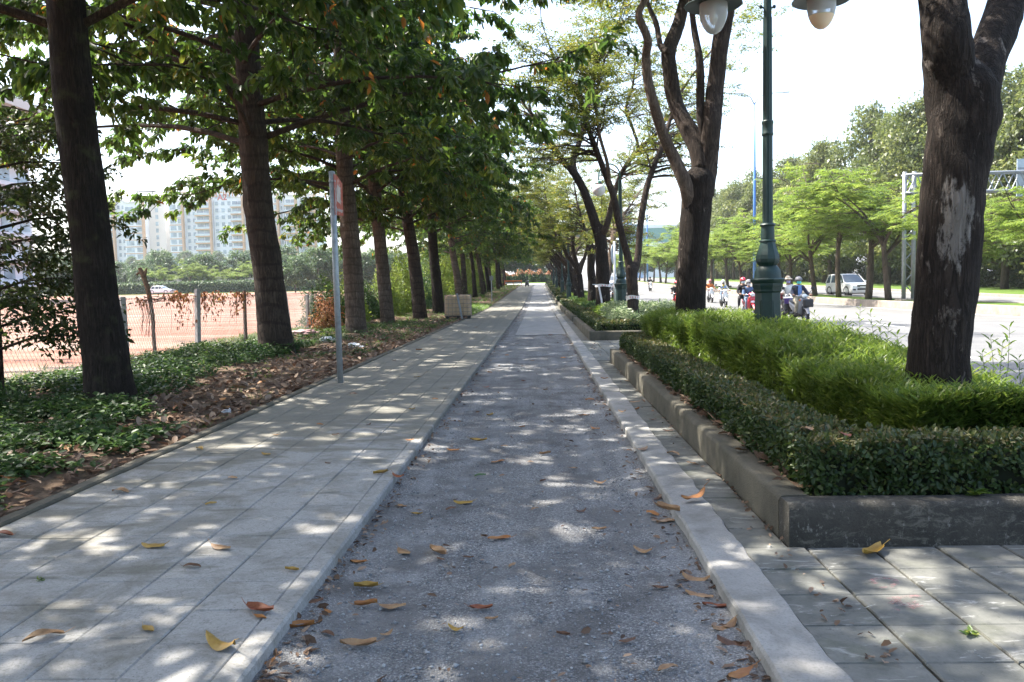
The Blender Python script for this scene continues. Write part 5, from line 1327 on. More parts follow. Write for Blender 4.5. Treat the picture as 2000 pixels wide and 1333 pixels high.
# ------------------------------------------------------------------ caged plastic tank
def mk_tank():
    t = NT('tank_plastic'); v = t.coord('Object'); n = t.noise(v, 3, 4)
    t.color(t.ramp(n, [(.3, (.50, .36, .22)), (.7, (.66, .50, .34))])); t.rough(.45); t.b.inputs['Subsurface Weight'].default_value = .15; M['tank_plastic'] = t.m
mk_tank(); simple('cage_steel', (.36, .30, .26), .5, .5, .3); simple('black_plastic', (.02, .02, .022), .5); simple('grey_plank', (.3, .32, .34), .6, .2)
def tank():
    t = empty('caged_tank', (-3.78, 38.6, gz(38.6)), .06, 'cream plastic bulk tank in a rusty wire cage on the verge edge', 'tank'); w, d = .6, .5
    mb = MB(); mb.rbox(-w + .02, w - .02, -d + .02, d - .02, .16, 1.08, .09, 4); k = mb.build('tank_body', 'tank_plastic', t); autosmooth(k, 50)
    mb = MB(); mb.lathe([(.11, 1.08), (.11, 1.13), (.09, 1.135)], 16); mb.build('filler_cap', 'black_plastic', t)
    mb = MB(); mb.box(-w, w, -d, d, .10, .135)
    for x in (-.5, 0, .5):
        for y in (-.42, 0, .42): mb.box(x - .07, x + .07, y - .06, y + .06, 0, .10)
    for y in (-.42, 0, .42): mb.box(-w, w, y - .05, y + .05, -.005, .02)
    mb.build('pallet', 'black_plastic', t)
    for z in (.15, .33, .52, .71, .90, 1.10):
        m = MB(); m.tube([(-w, -d, z), (w, -d, z), (w, d, z), (-w, d, z), (-w, -d, z)], .012, 6); m.build('cage_bar', 'cage_steel', t)
    for i in range(8):
        x = -w + 2 * w * i / 7
        for y in (-d, d): m = MB(); m.tube([(x, y * 1.02, .12), (x, y * 1.02, 1.11)], .010, 6); m.build('cage_bar', 'cage_steel', t)
    for i in range(1, 7):
        y = -d + 2 * d * i / 7
        for x in (-w, w): m = MB(); m.tube([(x * 1.02, y, .12), (x * 1.02, y, 1.11)], .014, 6); m.build('cage_bar', 'cage_steel', t)
    m = MB(); m.box(-.045, .045, -.012, .0, -.02, 1.18); m.build('leaning_strip', 'grey_plank', t, loc=(.19, -d - .04, .02), rot=(-.03, -.18, 0))
tank()
# ------------------------------------------------------------------ lamps, tapes, poles, gantry
def mk_lampgreen():
    t = NT('lamp_green'); v = t.coord('Object'); n = t.noise(v, 9, 6, .7)
    c = t.ramp(n, [(.3, (.006, .024, .022)), (.65, (.010, .038, .034)), (.8, (.025, .05, .043))]); t.color(c); t.rough(.5); t.bump(t.noise(v, 60, 4), .25, .004); M['lamp_green'] = t.m
mk_lampgreen(); simple('lamp_green_bright', (.010, .075, .052), .4, 0, .25); simple('lamp_dark', (.02, .026, .024), .5)
def glassy(name, c, rough, alpha_mix):
    t = NT(name); t.color(c); t.rough(rough); tr = t.new('ShaderNodeBsdfTransparent'); tr.inputs[0].default_value = (.93, .95, .96, 1)
    fr = t.new('ShaderNodeFresnel'); fr.inputs[0].default_value = 1.45; mx = t.new('ShaderNodeMixShader')
    a = t.math('ADD', t.math('MULTIPLY', fr.outputs[0], .8), alpha_mix); t.link(a, mx.inputs[0]); t.link(tr.outputs[0], mx.inputs[1]); t.link(t.b.outputs[0], mx.inputs[2]); t.link(mx.outputs[0], t.out.inputs[0]); M[name] = t.m
glassy('lamp_clear', (.75, .78, .82), .06, .42)
t = NT('lamp_frost'); t.color((.75, .6, .45)); t.rough(.3); t.b.inputs['Subsurface Weight'].default_value = .4; M['lamp_frost'] = t.m
t = NT('globe_white'); t.color((.8, .78, .8)); t.rough(.25); t.b.inputs['Subsurface Weight'].default_value = .3; M['globe_white'] = t.m
simple('bulb_inner', (.8, .8, .78), .2, .3)
def lantern(t, c, frost):
    h = empty('lantern', c); h.parent = t
    def part(nm, prof, mat, n=24, smooth=True): mb = MB(); mb.lathe(prof, n); o = mb.build(nm, mat, h); return autosmooth(o, 45)
    part('brim', [(.20, .0), (.35, -.035), (.357, -.03), (.355, -.02), (.24, .03), (.2, .03)], 'lamp_green')
    part('cap', [(.24, .02), (.245, .03), (.245, .16), (.23, .175), (.16, .22), (.12, .30), (.05, .34), (.03, .46)], 'lamp_green_bright')
    part('gasket', [(.185, -.012), (.185, .0), (.15, .0)], 'lamp_dark')
    pr = [(.172, -.01), (.176, -.06), (.172, -.14), (.155, -.22), (.125, -.29), (.085, -.345), (.045, -.372), (.006, -.38)]
    if frost:
        part('glass_top', pr[:4], 'lamp_clear'); part('glass_bottom', [(.156, -.215)] + pr[4:], 'lamp_frost')
    else: part('glass_bowl', pr, 'lamp_clear')
    part('bulb', [(.02, -.02), (.03, -.05), (.05, -.12), (.055, -.17), (.045, -.22), (.02, -.26), (.003, -.27)], 'bulb_inner', 12)
def lamp_post(x, y, kind, label, grp, az=0.0, zb=.15):
    g = gz(y); t = empty('lamp_post', (x, y, g + zb), az, label, 'lamp post', grp); b = -zb
    def part(nm, prof, n=20, mat='lamp_green', fl=0, fd=0): 
        mb = MB(); mb.lathe([(r, z + b) for r, z in prof], n, flute=fl, fd=fd); o = mb.build(nm, mat, t); return autosmooth(o, 35) if not fl else o
    H_ = 4.93
    part('pedestal', [(.215, .1), (.215, .45), (.19, .50), (.165, .52), (.165, 1.28), (.185, 1.30), (.185, 1.34), (.2, 1.36), (.2, 1.40), (.22, 1.42), (.225, 1.45), (.205, 1.465)], 8)
    for k in range(8):
        a = pi / 8 + k * pi / 4; mb = MB(); mb.box(-.045, .045, -.004, .006, .62 + b, 1.18 + b, .0); mb.box(-.033, .033, -.010, .0, .65 + b, 1.15 + b)
        o = mb.build('pedestal_panel', 'lamp_green', t, loc=(cos(a) * .152, sin(a) * .152, 0), rot=(0, 0, a - pi / 2))
    part('bell', [(.17, 1.46), (.165, 1.50), (.16, 1.55), (.135, 1.60), (.11, 1.625)])
    part('vase', [(.105, 1.62), (.12, 1.635), (.145, 1.67), (.152, 1.71), (.145, 1.76), (.12, 1.83), (.10, 1.90), (.095, 1.93)], 20, fl=1, fd=.04)
    part('collar', [(.1, 1.925), (.105, 1.935), (.1, 1.95), (.084, 1.955), (.086, 2.0), (.083, 2.07), (.08, 2.12), (.09, 2.125), (.1, 2.14), (.09, 2.155), (.072, 2.165)])
    part('shaft', [(.066, 2.16), (.064, 2.7), (.063, 3.27)], 24, fl=1, fd=.07)
    part('band', [(.065, 3.26), (.072, 3.27), (.072, 3.29), (.067, 3.30), (.067, 3.40), (.072, 3.41), (.072, 3.44), (.064, 3.45)])
    part('upper_shaft', [(.06, 3.44), (.058, 4.2), (.056, 4.72)], 24, fl=1, fd=.07)
    if kind == 'twin':
        part('top_shaft', [(.05, 4.72), (.046, 5.2), (.043, 5.55), (.05, 5.56), (.05, 5.62), (.02, 5.68), (.03, 5.74), (.004, 5.82)], 12)
        for sx in (-1, 1):
            mb = MB(); mb.tube([V((sx * .045, 0, 4.84 + b)), V((sx * .075, 0, 4.85 + b))], [.012, .012], 6); mb.lathe([(.002, 4.83 + b), (.018, 4.84 + b), (.022, 4.855 + b), (.018, 4.87 + b), (.002, 4.88 + b)], 10, c=(sx * .085, 0)); mb.build('knob', 'lamp_green', t)
            mb = MB(); mb.tube([V((sx * .04, 0, 5.1 + b)), V((sx * .07, 0, 5.06 + b)), V((sx * .10, 0, 5.08 + b)), V((sx * .115, 0, 5.13 + b))], [.02, .018, .012, .003], 6); mb.build('leaf_ornament', 'lamp_green', t)
            pts = [V((sx * (.05 + .63 * s), 0, 5.25 + .42 * math.sin(pi * min(1, s * .78) ** .8) + b)) for s in np.linspace(0, 1, 14)]; pts.append(V((sx * .68, 0, H_ + .44 + b)))
            mb = MB(); mb.tube(pts, .022, 8); mb.build('arm', 'lamp_green', t, True)
            lantern(t, (sx * .68, 0, H_ + b + (-.02 if sx < 0 else .02)), sx > 0)
    else:
        pts = [V((0, 0, 4.7 + b))] + [V((-.33 + .33 * cos(a), 0, 4.86 + .36 * sin(a) + b)) for a in np.linspace(0, pi * .98, 14)] + [V((-.665, 0, 4.72 + b))]
        mb = MB(); mb.tube(pts, .022, 8); mb.build('arm', 'lamp_green_bright', t, True)
        sc = [V((-.48 + .15 * (1 - q * .6) * cos(a0), 0, 4.93 + .15 * (1 - q * .6) * sin(a0) + b)) for q, a0 in zip(np.linspace(0, 1, 20), np.linspace(-.5, 7.5, 20))]
        mb = MB(); mb.tube(sc, .013, 6); mb.build('scroll', 'lamp_green_bright', t, True)
        mb = MB(); mb.lathe([(.06, 4.70 + b), (.11, 4.63 + b), (.115, 4.61 + b), (.1, 4.6 + b)], 16, c=(-.665, 0)); mb.build('gallery', 'lamp_green_bright', t, True)
        mb = MB(); bm = [(.205 * math.sin(a) + .0005, 4.42 + b - .205 * cos(a)) for a in np.linspace(0, pi, 14)]; mb.lathe(bm, 20, c=(-.665, 0)); mb.build('globe', 'globe_white', t, True)
    return t
lamp_post(2.93, 10.7, 'twin', 'green fluted cast lamp post with two lanterns standing in bright shrubs', None, .05)
lamp_post(2.62, 26.4, 'globe', 'green lamp post with one white globe on a scrolled arm beside the V-shaped tree', None)
LG = 'lamp posts farther along the path'
for (x, y, k) in ((2.1, 58, 'twin'), (2.1, 74, 'globe'), (2.05, 95, 'twin'), (2.05, 112, 'globe')):
    lamp_post(x, y, k, 'green lamp post with two small lanterns among distant leaning trunks' if k == 'twin' else 'green lamp post with white globe among distant leaning trunks', LG)
simple('tape_white', (.75, .72, .72), .5, 0, .15); simple('tape_red', (.6, .12, .1), .5)
def tape(x, y, r, z, label, tail):
    t = empty('barrier_tape', (x, y, gz(y) + z), 0, label, 'tape'); mb = MB(); n = 24; vs = []; fs = []
    for i in range(n):
        a = 2 * pi * i / n; rr = r * (1 + .03 * sin(5 * a)); vs += [(rr * cos(a), rr * sin(a), -.05 + .015 * sin(3 * a)), (rr * cos(a), rr * sin(a), .05 + .015 * sin(3 * a + 1))]
    for i in range(n): j = (i + 1) % n; fs.append((2 * i, 2 * j, 2 * j + 1, 2 * i + 1))
    mb.add(vs, fs); mb.build('loop', 'tape_white', t)
    for k in range(4):
        a = -pi / 2 - .5 + k * .38; m = MB(); m.add([((r + .008) * cos(a + s * .05), (r + .008) * sin(a + s * .05), h) for s, h in ((-1, -.03), (1, -.03), (1, .03), (-1, .03))], [(0, 1, 2, 3)]); m.build('red_stripe', 'tape_red', t)
    if tail:
        m = MB(); pts = [(-.18, -r * .9, .02), (-.13, -r * .98, -.25), (-.08, -r - .04, -.55), (-.05, -r - .05, -.85)]; vs = []
        for p in pts: vs += [(p[0] - .035, p[1], p[2]), (p[0] + .035, p[1] - .01, p[2] + .01)]
        m.add(vs, [(2 * i, 2 * i + 1, 2 * i + 3, 2 * i + 2) for i in range(3)]); m.build('tail', 'tape_white', t)
        m = MB(); m.add([(-.42, -r, .035), (-.2, -r, .0), (-.2, -r, .045), (-.42, -r, .06)], [(0, 1, 2, 3)]); m.build('loose_end', 'tape_white', t)
q = P(1236, 581, 23.7); tape(q.x, 23.7, .19, q.z - gz(23.7), 'white tape with red print tied low round the V-shaped tree', False)
q = P(1177, 558, 33.0); tape(q.x, 33.0, .30, q.z - gz(33), 'white tape knotted round the dark trunk with a hanging tail', True)
# road lamps and gantry
simple('pole_blue', (.10, .24, .62), .4, .1, .1); simple('pole_grey', (.24, .26, .28), .45, .4, .12); simple('sign_back', (.40, .46, .52), .5, .3, .12); simple('pole_pale', (.55, .57, .6), .5, .3, .1)
def road_lamp(x, y, h, label, grp='blue masts on the median'):
    t = empty('road_lamp', (x, y, gz(y) + .24), .1, label, 'street lamp', grp)
    mb = MB(); mb.tube([(0, 0, 0), (0, 0, h * .5), (0, 0, h)], [.17, .13, .08], 10); mb.build('mast', 'pole_blue', t, True)
    for s in (-1, 1):
        mb = MB(); mb.tube([(0, 0, h - .1), (s * .35, 0, h + .55), (s * .9, 0, h + .85), (s * 1.8, 0, h + .93), (s * 2.7, 0, h + .98)], [.06, .055, .05, .045, .04], 8); mb.build('arm', 'pole_pale', t, True)
        mb = MB(); mb.box(-.32, .32, -.11, .11, -.05, .06, .03); mb.build('lamp_head', 'pole_pale', t, loc=(s * 2.95, 0, h + 1.0), rot=(0, -s * .05, 0))
    mb = MB(); mb.lathe([(.26, 0), (.26, .05), (.2, .08)], 8); mb.build('base_plate', 'pole_grey', t)
road_lamp(19.9, 77, 17.0, 'tall blue mast with two pale curved arms seen beside the green lamp post', None); road_lamp(19.9, 114, 16, 'blue mast rising beside the tall three-limbed tree'); road_lamp(19.9, 152, 15, 'blue mast before the teal warehouse')
t = empty('steel_post', (20.0, 96, gz(96) + .24), 0, 'thick plain grey steel post among the feathery median trees', 'post'); mb = MB(); mb.tube([(0, 0, 0), (0, 0, 6.3)], [.2, .19], 12); mb.build('shaft', 'pole_grey', t, True)
mb = MB(); mb.lathe([(.21, 6.3), (.21, 6.34), (.02, 6.4)], 12); mb.build('cap', 'pole_grey', t)
def gantry():
    y = 45.5; t = empty('sign_gantry', (20.0, y, .24), 0, 'grey steel lattice sign gantry reaching over the far carriageway', 'gantry')
    mb = MB(); mb.box(-.55, .55, -.45, .45, 0, .1, .03); mb.build('footing', 'median_concrete', t)
    for x in (-.25, .25):
        mb = MB(); mb.tube([(x, 0, .1), (x, 0, 6.9)], .11, 12); mb.build('column', 'pole_grey', t, True)
    for k in range(11):
        z = .4 + k * .58; s = 1 if k % 2 else -1; mb = MB(); mb.tube([(-.25 * s, 0, z), (.25 * s, 0, z + .55)], .035, 6); mb.build('lacing_bar', 'pole_grey', t)
    for z in (5.75, 6.72):
        for yy in (-.3, .3): mb = MB(); mb.tube([(-.3, yy, z), (12.6, yy, z + .05)], .065, 8); mb.build('chord', 'pole_grey', t, True)
    for k in range(14):
        x = -.2 + k * .9; 
        for yy in (-.3, .3): mb = MB(); mb.tube([(x, yy, 5.75), (x + .45, yy, 6.72)], .035, 6); mb.tube([(x + .45, yy, 6.72), (x + .9, yy, 5.78)], .035, 6); mb.build('diagonal_bar', 'pole_grey', t)['kind'] = 'stuff'
    mb = MB(); mb.box(5.9, 10.4, .42, .47, 5.5, 7.5); p = mb.build('sign_panel', 'sign_back', t); tag(p, 'grey back of the large road sign')
    for x in (6.5, 8.1, 9.8): mb = MB(); mb.box(x - .06, x + .06, .36, .418, 5.45, 7.55); mb.build('panel_rib', 'pole_grey', t)
    for z in (6.0, 7.0): mb = MB(); mb.box(5.92, 10.38, .40, .419, z - .04, z + .04); mb.build('panel_rib', 'pole_grey', t)
gantry()
# round sign seen from behind at the planter edge
q = P(1200, 497, 29.5); t = empty('traffic_sign', (q.x, 29.5, 0), 0, 'grey back of a round traffic sign on a pale post behind the globe lamp', 'traffic sign')
mb = MB(); mb.tube([(0, 0, .1), (0, 0, q.z + .45)], .04, 8); mb.build('post', 'pole_pale', t, True)
mb = MB(); mb.lathe([(.34, -.006), (.34, .006)], 28, M4=Matrix.Rotation(R(90), 4, 'X')); mb.build('disc', 'sign_back', t, loc=(-.06, -.02, q.z), rot=(0, 0, R(74)))
# sparse extra posts on the verge
t = empty('verge_post', (-3.75, 66, gz(66)), 0, 'thin grey post on the shaded verge past the tank', 'post'); mb = MB(); mb.tube([(0, 0, 0), (0, 0, 2.2)], .035, 8); mb.build('shaft', 'galv', t); mb = MB(); mb.box(-.15, .15, -.05, -.035, 1.8, 2.15); mb.build('plate', 'pole_grey', t)

# ------------------------------------------------------------------ far end: flowering hedge, barrier
def fl_hedge(x, y, w, h, seed):
    nr = np.random.default_rng(seed); n = 5000; g = nrm(nr.standard_normal((n, 3))) * nr.random((n, 1)) ** .4; g[:, 2] = abs(g[:, 2]); p = g * np.array([[w / 2, 1.6, h]]) * (1 + .2 * np.sin(g[:, :1] * 6 + seed))
    t = empty('flowering_bush', (x, y, gz(y)), 0, 'bush with salmon-orange blossom on top at the far end of the path', 'bush', 'flowering bushes at the far end of the path')
    meshobj('foliage', leaves('f', p, nr.standard_normal((n, 3)), UPV + .5 * nr.standard_normal((n, 3)), .25 + .2 * nr.random(n), .5, 'leaf_cover', nr, k=4), t)['kind'] = 'stuff'
    k = (p[:, 2] > h * .68) & (nr.random(n) < .7); p = p[k] * 1.04; n = len(p)
    meshobj('blossom', leaves('f', p, nr.standard_normal((n, 3)), UPV + .5 * nr.standard_normal((n, 3)), .22 + .15 * nr.random(n), .7, 'leaf_flower', nr, k=4), t)['kind'] = 'stuff'
    st = MB(); st.tube([(0, 0, -.05), (.1, 0, h * .3), (.2, .1, h * .7)], [.08, .06, .02], 6); st.build('stem', 'bark_mid', t)
for i, (x, w, h) in enumerate(((-7.5, 5.5, 2.3), (-3.6, 4.5, 3.0), (-.4, 4.2, 2.8), (2.4, 3.8, 2.5), (5.2, 4, 2.9))): fl_hedge(x, 203 + i % 2, w, h, 60 + i)
simple('barrier_orange', (.75, .2, .05), .5)
t = empty('work_barrier', (-4.6, 150, gz(150)), 0, 'orange striped work barrier at the far end of the pavement', 'barrier')
for z in (.55, .95):
    mb = MB(); mb.box(-1.6, 1.6, -.02, .02, z - .09, z + .09); mb.build('rail', 'barrier_orange' if z > .6 else 'tape_white', t)
for x in (-1.5, 0, 1.5): mb = MB(); mb.box(x - .04, x + .04, -.05, -.021, 0, 1.15); mb.box(x - .06, x + .06, -.3, .3, 0, .04); mb.build('foot_post', 'barrier_orange', t)
# hedge across the field
def field_hedge():
    nr = np.random.default_rng(71); t = empty('field_hedge', (-112, 149, gz(149)), 0, 'long clipped green hedge across the far side of the red field', 'hedge')
    W_ = 86; n = 15000; x = nr.random(n) * W_; f = nr.random(n); z = np.where(f < .55, 1.85 * nr.random(n), 1.85 + .08 * nr.standard_normal(n)); y = np.where(f < .55, .05 * nr.standard_normal(n), 1.4 * nr.random(n))
    meshobj('foliage', leaves('f', np.stack([x, y, z], 1), nr.standard_normal((n, 3)), np.array([0, -.8, .6]) + .4 * nr.standard_normal((n, 3)), .3 + .2 * nr.random(n), .6, 'leaf_far', nr, k=4), t)['kind'] = 'stuff'
    mb = MB(); mb.box(.1, W_ - .1, .15, 1.3, 0, 1.75); mb.build('twig_core', 'leaf_core', t)
simple('leaf_core', (.025, .045, .015), 1.0); field_hedge()
strip('field_grass', -150, -9.2, 145, 171, -.03, 'grass_ground')

# ------------------------------------------------------------------ buildings
simple('wall_white', (.72, .73, .75), .8, 0, .04, .05); simple('wall_beige', (.66, .60, .55), .8, 0, .05, .05); simple('trim_orange', (.50, .30, .17), .8, 0, .08, .1)
simple('window_glass', (.28, .35, .40), .15, 0, .45, .35, kind='World'); simple('rail_glass', (.5, .56, .58), .2, 0, .1); simple('sign_orange', (.5, .2, .06), .6); simple('sign_letter_red', (.5, .06, .05), .6)
simple('roof_concrete', (.6, .58, .56), .85, 0, .06); simple('wall_teal', (.16, .36, .34), .6, 0, .1, .1); simple('wall_blue', (.36, .48, .68), .6, 0, .1, .1)
_wm = {}
def pane(root, x, y, z, w, h, name='window', mat='window_glass', d=.12, parent=None):
    k = (round(w, 2), round(h, 2), mat, d)
    if k not in _wm: mb = MB(); mb.box(-w / 2, w / 2, -d, 0, -h / 2, h / 2); _wm[k] = mb.mesh(name, mat)
    o = bpy.data.objects.new(name, _wm[k]); COL.objects.link(o); o.parent = parent or root; o.location = (x, y, z); return o
def bx(root, name, x0, x1, y0, y1, z0, z1, mat): mb = MB(); mb.box(x0, x1, y0, y1, z0, z1); return mb.build(name, mat, root)
def block(name, label, Y, zb, fh, segs, px0):
    """segs: (px0, px1, y_front offset, top pixel y, kind, wall material)"""
    o = P(px0, 573, Y); root = empty(name, (o.x, Y, zb), 0, label, 'building')
    for (a, b, yo, ty, kind, mt) in segs:
        A = P(a, ty, Y); B = P(b, ty, Y); x0 = A.x - o.x; x1 = B.x - o.x; top = A.z - zb; w = x1 - x0; 
        bx(root, 'wall', x0 + .02, x1 - .02, yo, yo + 16 + .3 * (a % 7), 0, top, mt)
        nf = int((top - 1.2) / fh)
        for f in range(nf):
            zc = top - 1.0 - fh * (f + .55)
            if zc < 4: continue
            if kind in ('win2', 'win3'):
                k = int(kind[-1])
                for j in range(k): pane(root, x0 + w * (j + .5) / k, yo, zc, min(1.5, w / k * .5), 1.7)
            elif kind == 'mix':
                pane(root, x0 + w * .25, yo, zc, w * .36, 2.0); pane(root, x0 + w * .74, yo, zc, w * .36, 2.0); bx(root, 'floor_trim', x0, x1, yo - .16, yo - .001, zc - fh * .55 - .18, zc - fh * .55 + .18, 'trim_orange')
            elif kind == 'bal':
                for j in (0, 1): pane(root, x0 + w * (.28 + .42 * j), yo, zc, w * .38, 2.3)
                s = bx(root, 'balcony', x0 + .1, x1 - .35, yo - 1.5, yo - .001, zc - fh * .5 - .3, zc - fh * .5 + .22, 'trim_orange'); bx(s, 'railing', x0 + .15, x1 - .4, yo - 1.49, yo - 1.43, zc - fh * .5 + .225, zc - fh * .5 + 1.1, 'rail_glass')
            elif kind == 'slit': pane(root, x0 + w * .5, yo, zc, w * .16, 1.9)
        if kind in ('bal', 'mix'): bx(root, 'corner_fin', x1 - .9, x1 - .05, yo - 1.7, yo - .002, 2, top + .6, 'trim_orange')
        # roof slab and planted terrace edge
        bx(root, 'parapet', x0, x1, yo - .3, yo + 2, top + .002, top + .7, 'roof_concrete')
    return root
b1 = block('apartment_block', 'pale apartment block with orange framed balconies, the plain one without sign', 386, 2.0, 3.18, [
    (150, 186, .5, 396, 'bal', 'wall_white'), (186, 224, 0, 396, 'bal', 'wall_white'), (224, 242, 1, 394, 'win2', 'wall_white'), (242, 283, -.6, 398, 'mix', 'wall_white'), (283, 316, 3, 399, 'slit', 'wall_beige')], 150)
b2 = block('apartment_block', 'pale apartment block with orange balconies and name sign on its tower', 380, 2.0, 3.18, [
    (329, 359, 0, 394, 'mix', 'wall_white'), (359, 381, 1.5, 392, 'win2', 'wall_white'), (381, 414, -.4, 390, 'bal', 'wall_white'), (414, 451, .6, 359, 'win3', 'wall_white'), (451, 477, -.4, 387, 'bal', 'wall_white'), (477, 522, 1, 388, 'win3', 'wall_white'),
    (522, 545, 0, 380, 'mix', 'wall_white'), (545, 556, 1, 381, 'win2', 'wall_white'), (556, 581, -.8, 384, 'bal', 'wall_white'), (581, 612, 4, 380, 'bal', 'wall_white')], 329)
o2 = P(329, 573, 380); c2 = P(432.5, 378, 380)
text_mesh('Sarimi', 5.4, 'name_sign', 'sign_orange', b2, (c2.x - o2.x, .5, c2.z - 2.0), (R(90), 0, 0), .05)
c2 = P(433, 386, 380); text_mesh('A2', 3.8, 'block_sign', 'sign_letter_red', b2, (c2.x - o2.x, .5, c2.z - 2.0), (R(90), 0, 0), .05, True)
for (root, o_, L_) in ((b1, P(150, 573, 386), ((190, 222, 386, 396), (250, 283, 388, 398))), (b2, o2, ((345, 381, 376, 390), (381, 414, 373, 389), (452, 478, 370, 386), (524, 560, 367, 379), (566, 583, 366, 383), (590, 612, 372, 379)))):
    for (a, b, ty, by) in L_:                       # roof pergolas
        A = P(a, ty, 382); B = P(b, by, 382); x0 = A.x - o_.x; x1 = B.x - o_.x; z0 = B.z - 2.0; z1 = A.z - 2.0
        bx(root, 'pergola_beam', x0, x1, 1.0, 1.8, z1 - .5, z1, 'trim_orange' if a % 2 else 'wall_beige')
        for x in (x0 + .4, (x0 + x1) / 2, x1 - .4): bx(root, 'pergola_post', x - .3, x + .3, 1.1, 1.7, z0 - .5, z1 - .502, 'wall_beige')
# raised podium with wall in front of the blocks
bx(tag(empty('podium', (-250, 300, 2.5), 0), 'low brown retaining wall below the apartment blocks', 'wall'), 'wall_face', 0, 150, 0, 4, 0, 8.5, 'median_concrete')
for i in range(12):
    put_dense(-232 + i * 11 + rd.uniform(-2, 2), 310, i, rd.uniform(.6, .9), rd.uniform(0, 6), FR, 'terrace_tree', 'small tree on the raised terrace below the apartment blocks', 'trees on the terrace', z=10.5)
# near building at the left, seen by its far corner
def corner_building():
    t = empty('terrace_building', (-73, 60, .5), 0, 'pale building with deep planted roof terrace and sloping eaves line behind the bushy tree', 'building')
    bx(t, 'wall', -30, 0, 0, 58, 0, 23.5, 'wall_white'); bx(t, 'roof_slab', -31, 1.6, -2, 60.5, 27.2, 28.3, 'wall_beige'); bx(t, 'terrace_floor', -30.5, 2.2, -1, 60, 23.501, 24.3, 'wall_white')
    for k in range(9): bx(t, 'column', -1.2, .6, 1 + k * 7, 2 + k * 7, 24.302, 27.198, 'wall_beige')
    for f in range(6):
        bx(t, 'balcony', .001, 2.0, .5, 58, 2.4 + f * 3.4, 2.9 + f * 3.4, 'wall_white')
        for k in range(14): 
            o = pane(t, 0, 0, 0, 2.2, 1.9); o.rotation_euler = (0, 0, R(90)); o.location = (.0, 3 + k * 4.1, 4.4 + f * 3.4)
    nr = np.random.default_rng(5); n = 2600; p = np.stack([1.0 + .8 * nr.random(n), 60 * nr.random(n), 24.3 + 1.1 * nr.random(n)], 1)
    meshobj('terrace_plants', leaves('f', p, nr.standard_normal((n, 3)), UPV + .5 * nr.standard_normal((n, 3)), .3 + .2 * nr.random(n), .5, 'leaf_flower', nr, k=4), t)['kind'] = 'stuff'
corner_building()
for (x, y, s) in ((-74.5, 112, .42), (-74.5, 119.5, .3)): put_dense(x, y, 0, s, 1.0, FR, 'roof_tree', 'small tree growing on the roof of the terrace building', 'trees on the roof terrace', z=28.75)
# warehouse beyond the rise
def warehouse():
    Y = 345; A = P(1216, 470, Y); t = empty('warehouse', (A.x, Y, 3), 0, 'large teal and pale blue corrugated warehouse beyond the rise of the road', 'building')
    X = lambda px: P(px, 470, Y).x - A.x; Z = lambda py, px=1270: P(px, py, Y).z - 3
    bx(t, 'stair_tower', X(1216), X(1234), -2, 20, 0, Z(414), 'wall_blue'); bx(t, 'link_block', X(1234) + .02, X(1256), 0, 20, 0, Z(438), 'wall_blue'); bx(t, 'hall_wall', X(1256) + .02, X(1345), 1, 60, 0, Z(441), 'wall_teal')
    bx(t, 'eaves_band', X(1256) + .02, X(1345), .6, .999, Z(441) - 1, Z(441) + .3, 'wall_white'); bx(t, 'base_band', X(1240), X(1345), .5, .998, 0, Z(474), 'wall_white')
    for k in range(22): x = X(1258) + (X(1342) - X(1258)) * k / 21; bx(t, 'wall_rib', x - .12, x + .12, .7, .997, Z(474) + .01, Z(441) - 1.01, 'wall_teal')
warehouse()
# ------------------------------------------------------------------ vehicles
def paint(name, c, rough=.3, coat=.5):
    t = NT(name); v = t.coord('Object'); n = t.noise(v, 4, 4); t.color(t.ramp(n, [(.3, tuple(x * .92 for x in c)), (.7, c)])); t.rough(rough); t.b.inputs['Coat Weight'].default_value = coat; M[name] = t.m
paint('car_white', (.8, .8, .8)); paint('car_dark', (.03, .035, .045)); paint('car_silver', (.5, .55, .62)); paint('bike_white', (.75, .75, .75)); paint('bike_red', (.55, .03, .05)); paint('bike_grey', (.22, .23, .26)); paint('bike_black', (.02, .02, .022))
simple('rubber', (.02, .02, .02), .85, 0, .2); simple('chrome', (.6, .6, .62), .2, .9, .05); simple('trim_black', (.018, .018, .02), .5); simple('seat_black', (.02, .02, .022), .6)
t = NT('car_glass'); t.color((.05, .07, .09)); t.rough(.05); t.b.inputs['Specular IOR Level'].default_value = .9; M['car_glass'] = t.m
t = NT('lens'); t.color((.75, .78, .8)); t.rough(.08); M['lens'] = t.m
simple('plate_white', (.75, .75, .72), .5)
def wheel(parent, x, y, r, w, rim=.62):
    h = empty('wheel', (x, y, r)); h.parent = parent; Mx = Matrix.Rotation(R(90), 4, 'Y')
    mb = MB(); n = 28; prof = [(r * rim, -w * .42), (r * .9, -w * .5), (r * .985, -w * .36), (r, -w * .1), (r, w * .1), (r * .985, w * .36), (r * .9, w * .5), (r * rim, w * .42)]; vs = []; fs = []
    for (q, z) in prof: vs += [(q * cos(2 * pi * j / n), q * sin(2 * pi * j / n), z) for j in range(n)]
    k = len(prof)
    for i in range(k):
        for j in range(n): l = (j + 1) % n; i2 = (i + 1) % k; fs.append((i * n + j, i * n + l, i2 * n + l, i2 * n + j))
    mb.add(vs, fs, Mx); mb.build('tyre', 'rubber', h, True)
    mb = MB(); mb.lathe([(r * .12, -w * .44), (r * .12, w * .44)], 12, Mx)
    for s in range(6):
        a = s * pi / 3; mb.add([(cos(a + d) * q, sin(a + d) * q, z) for q, d in ((r * .1, .5), (r * rim, .16), (r * rim, -.16), (r * .1, -.5)) for z in (-w * .3, w * .3)], [(0, 2, 4, 6), (1, 7, 5, 3), (0, 1, 3, 2), (2, 3, 5, 4), (4, 5, 7, 6), (6, 7, 1, 0)], Mx)
    mb.build('rim', 'chrome', h)
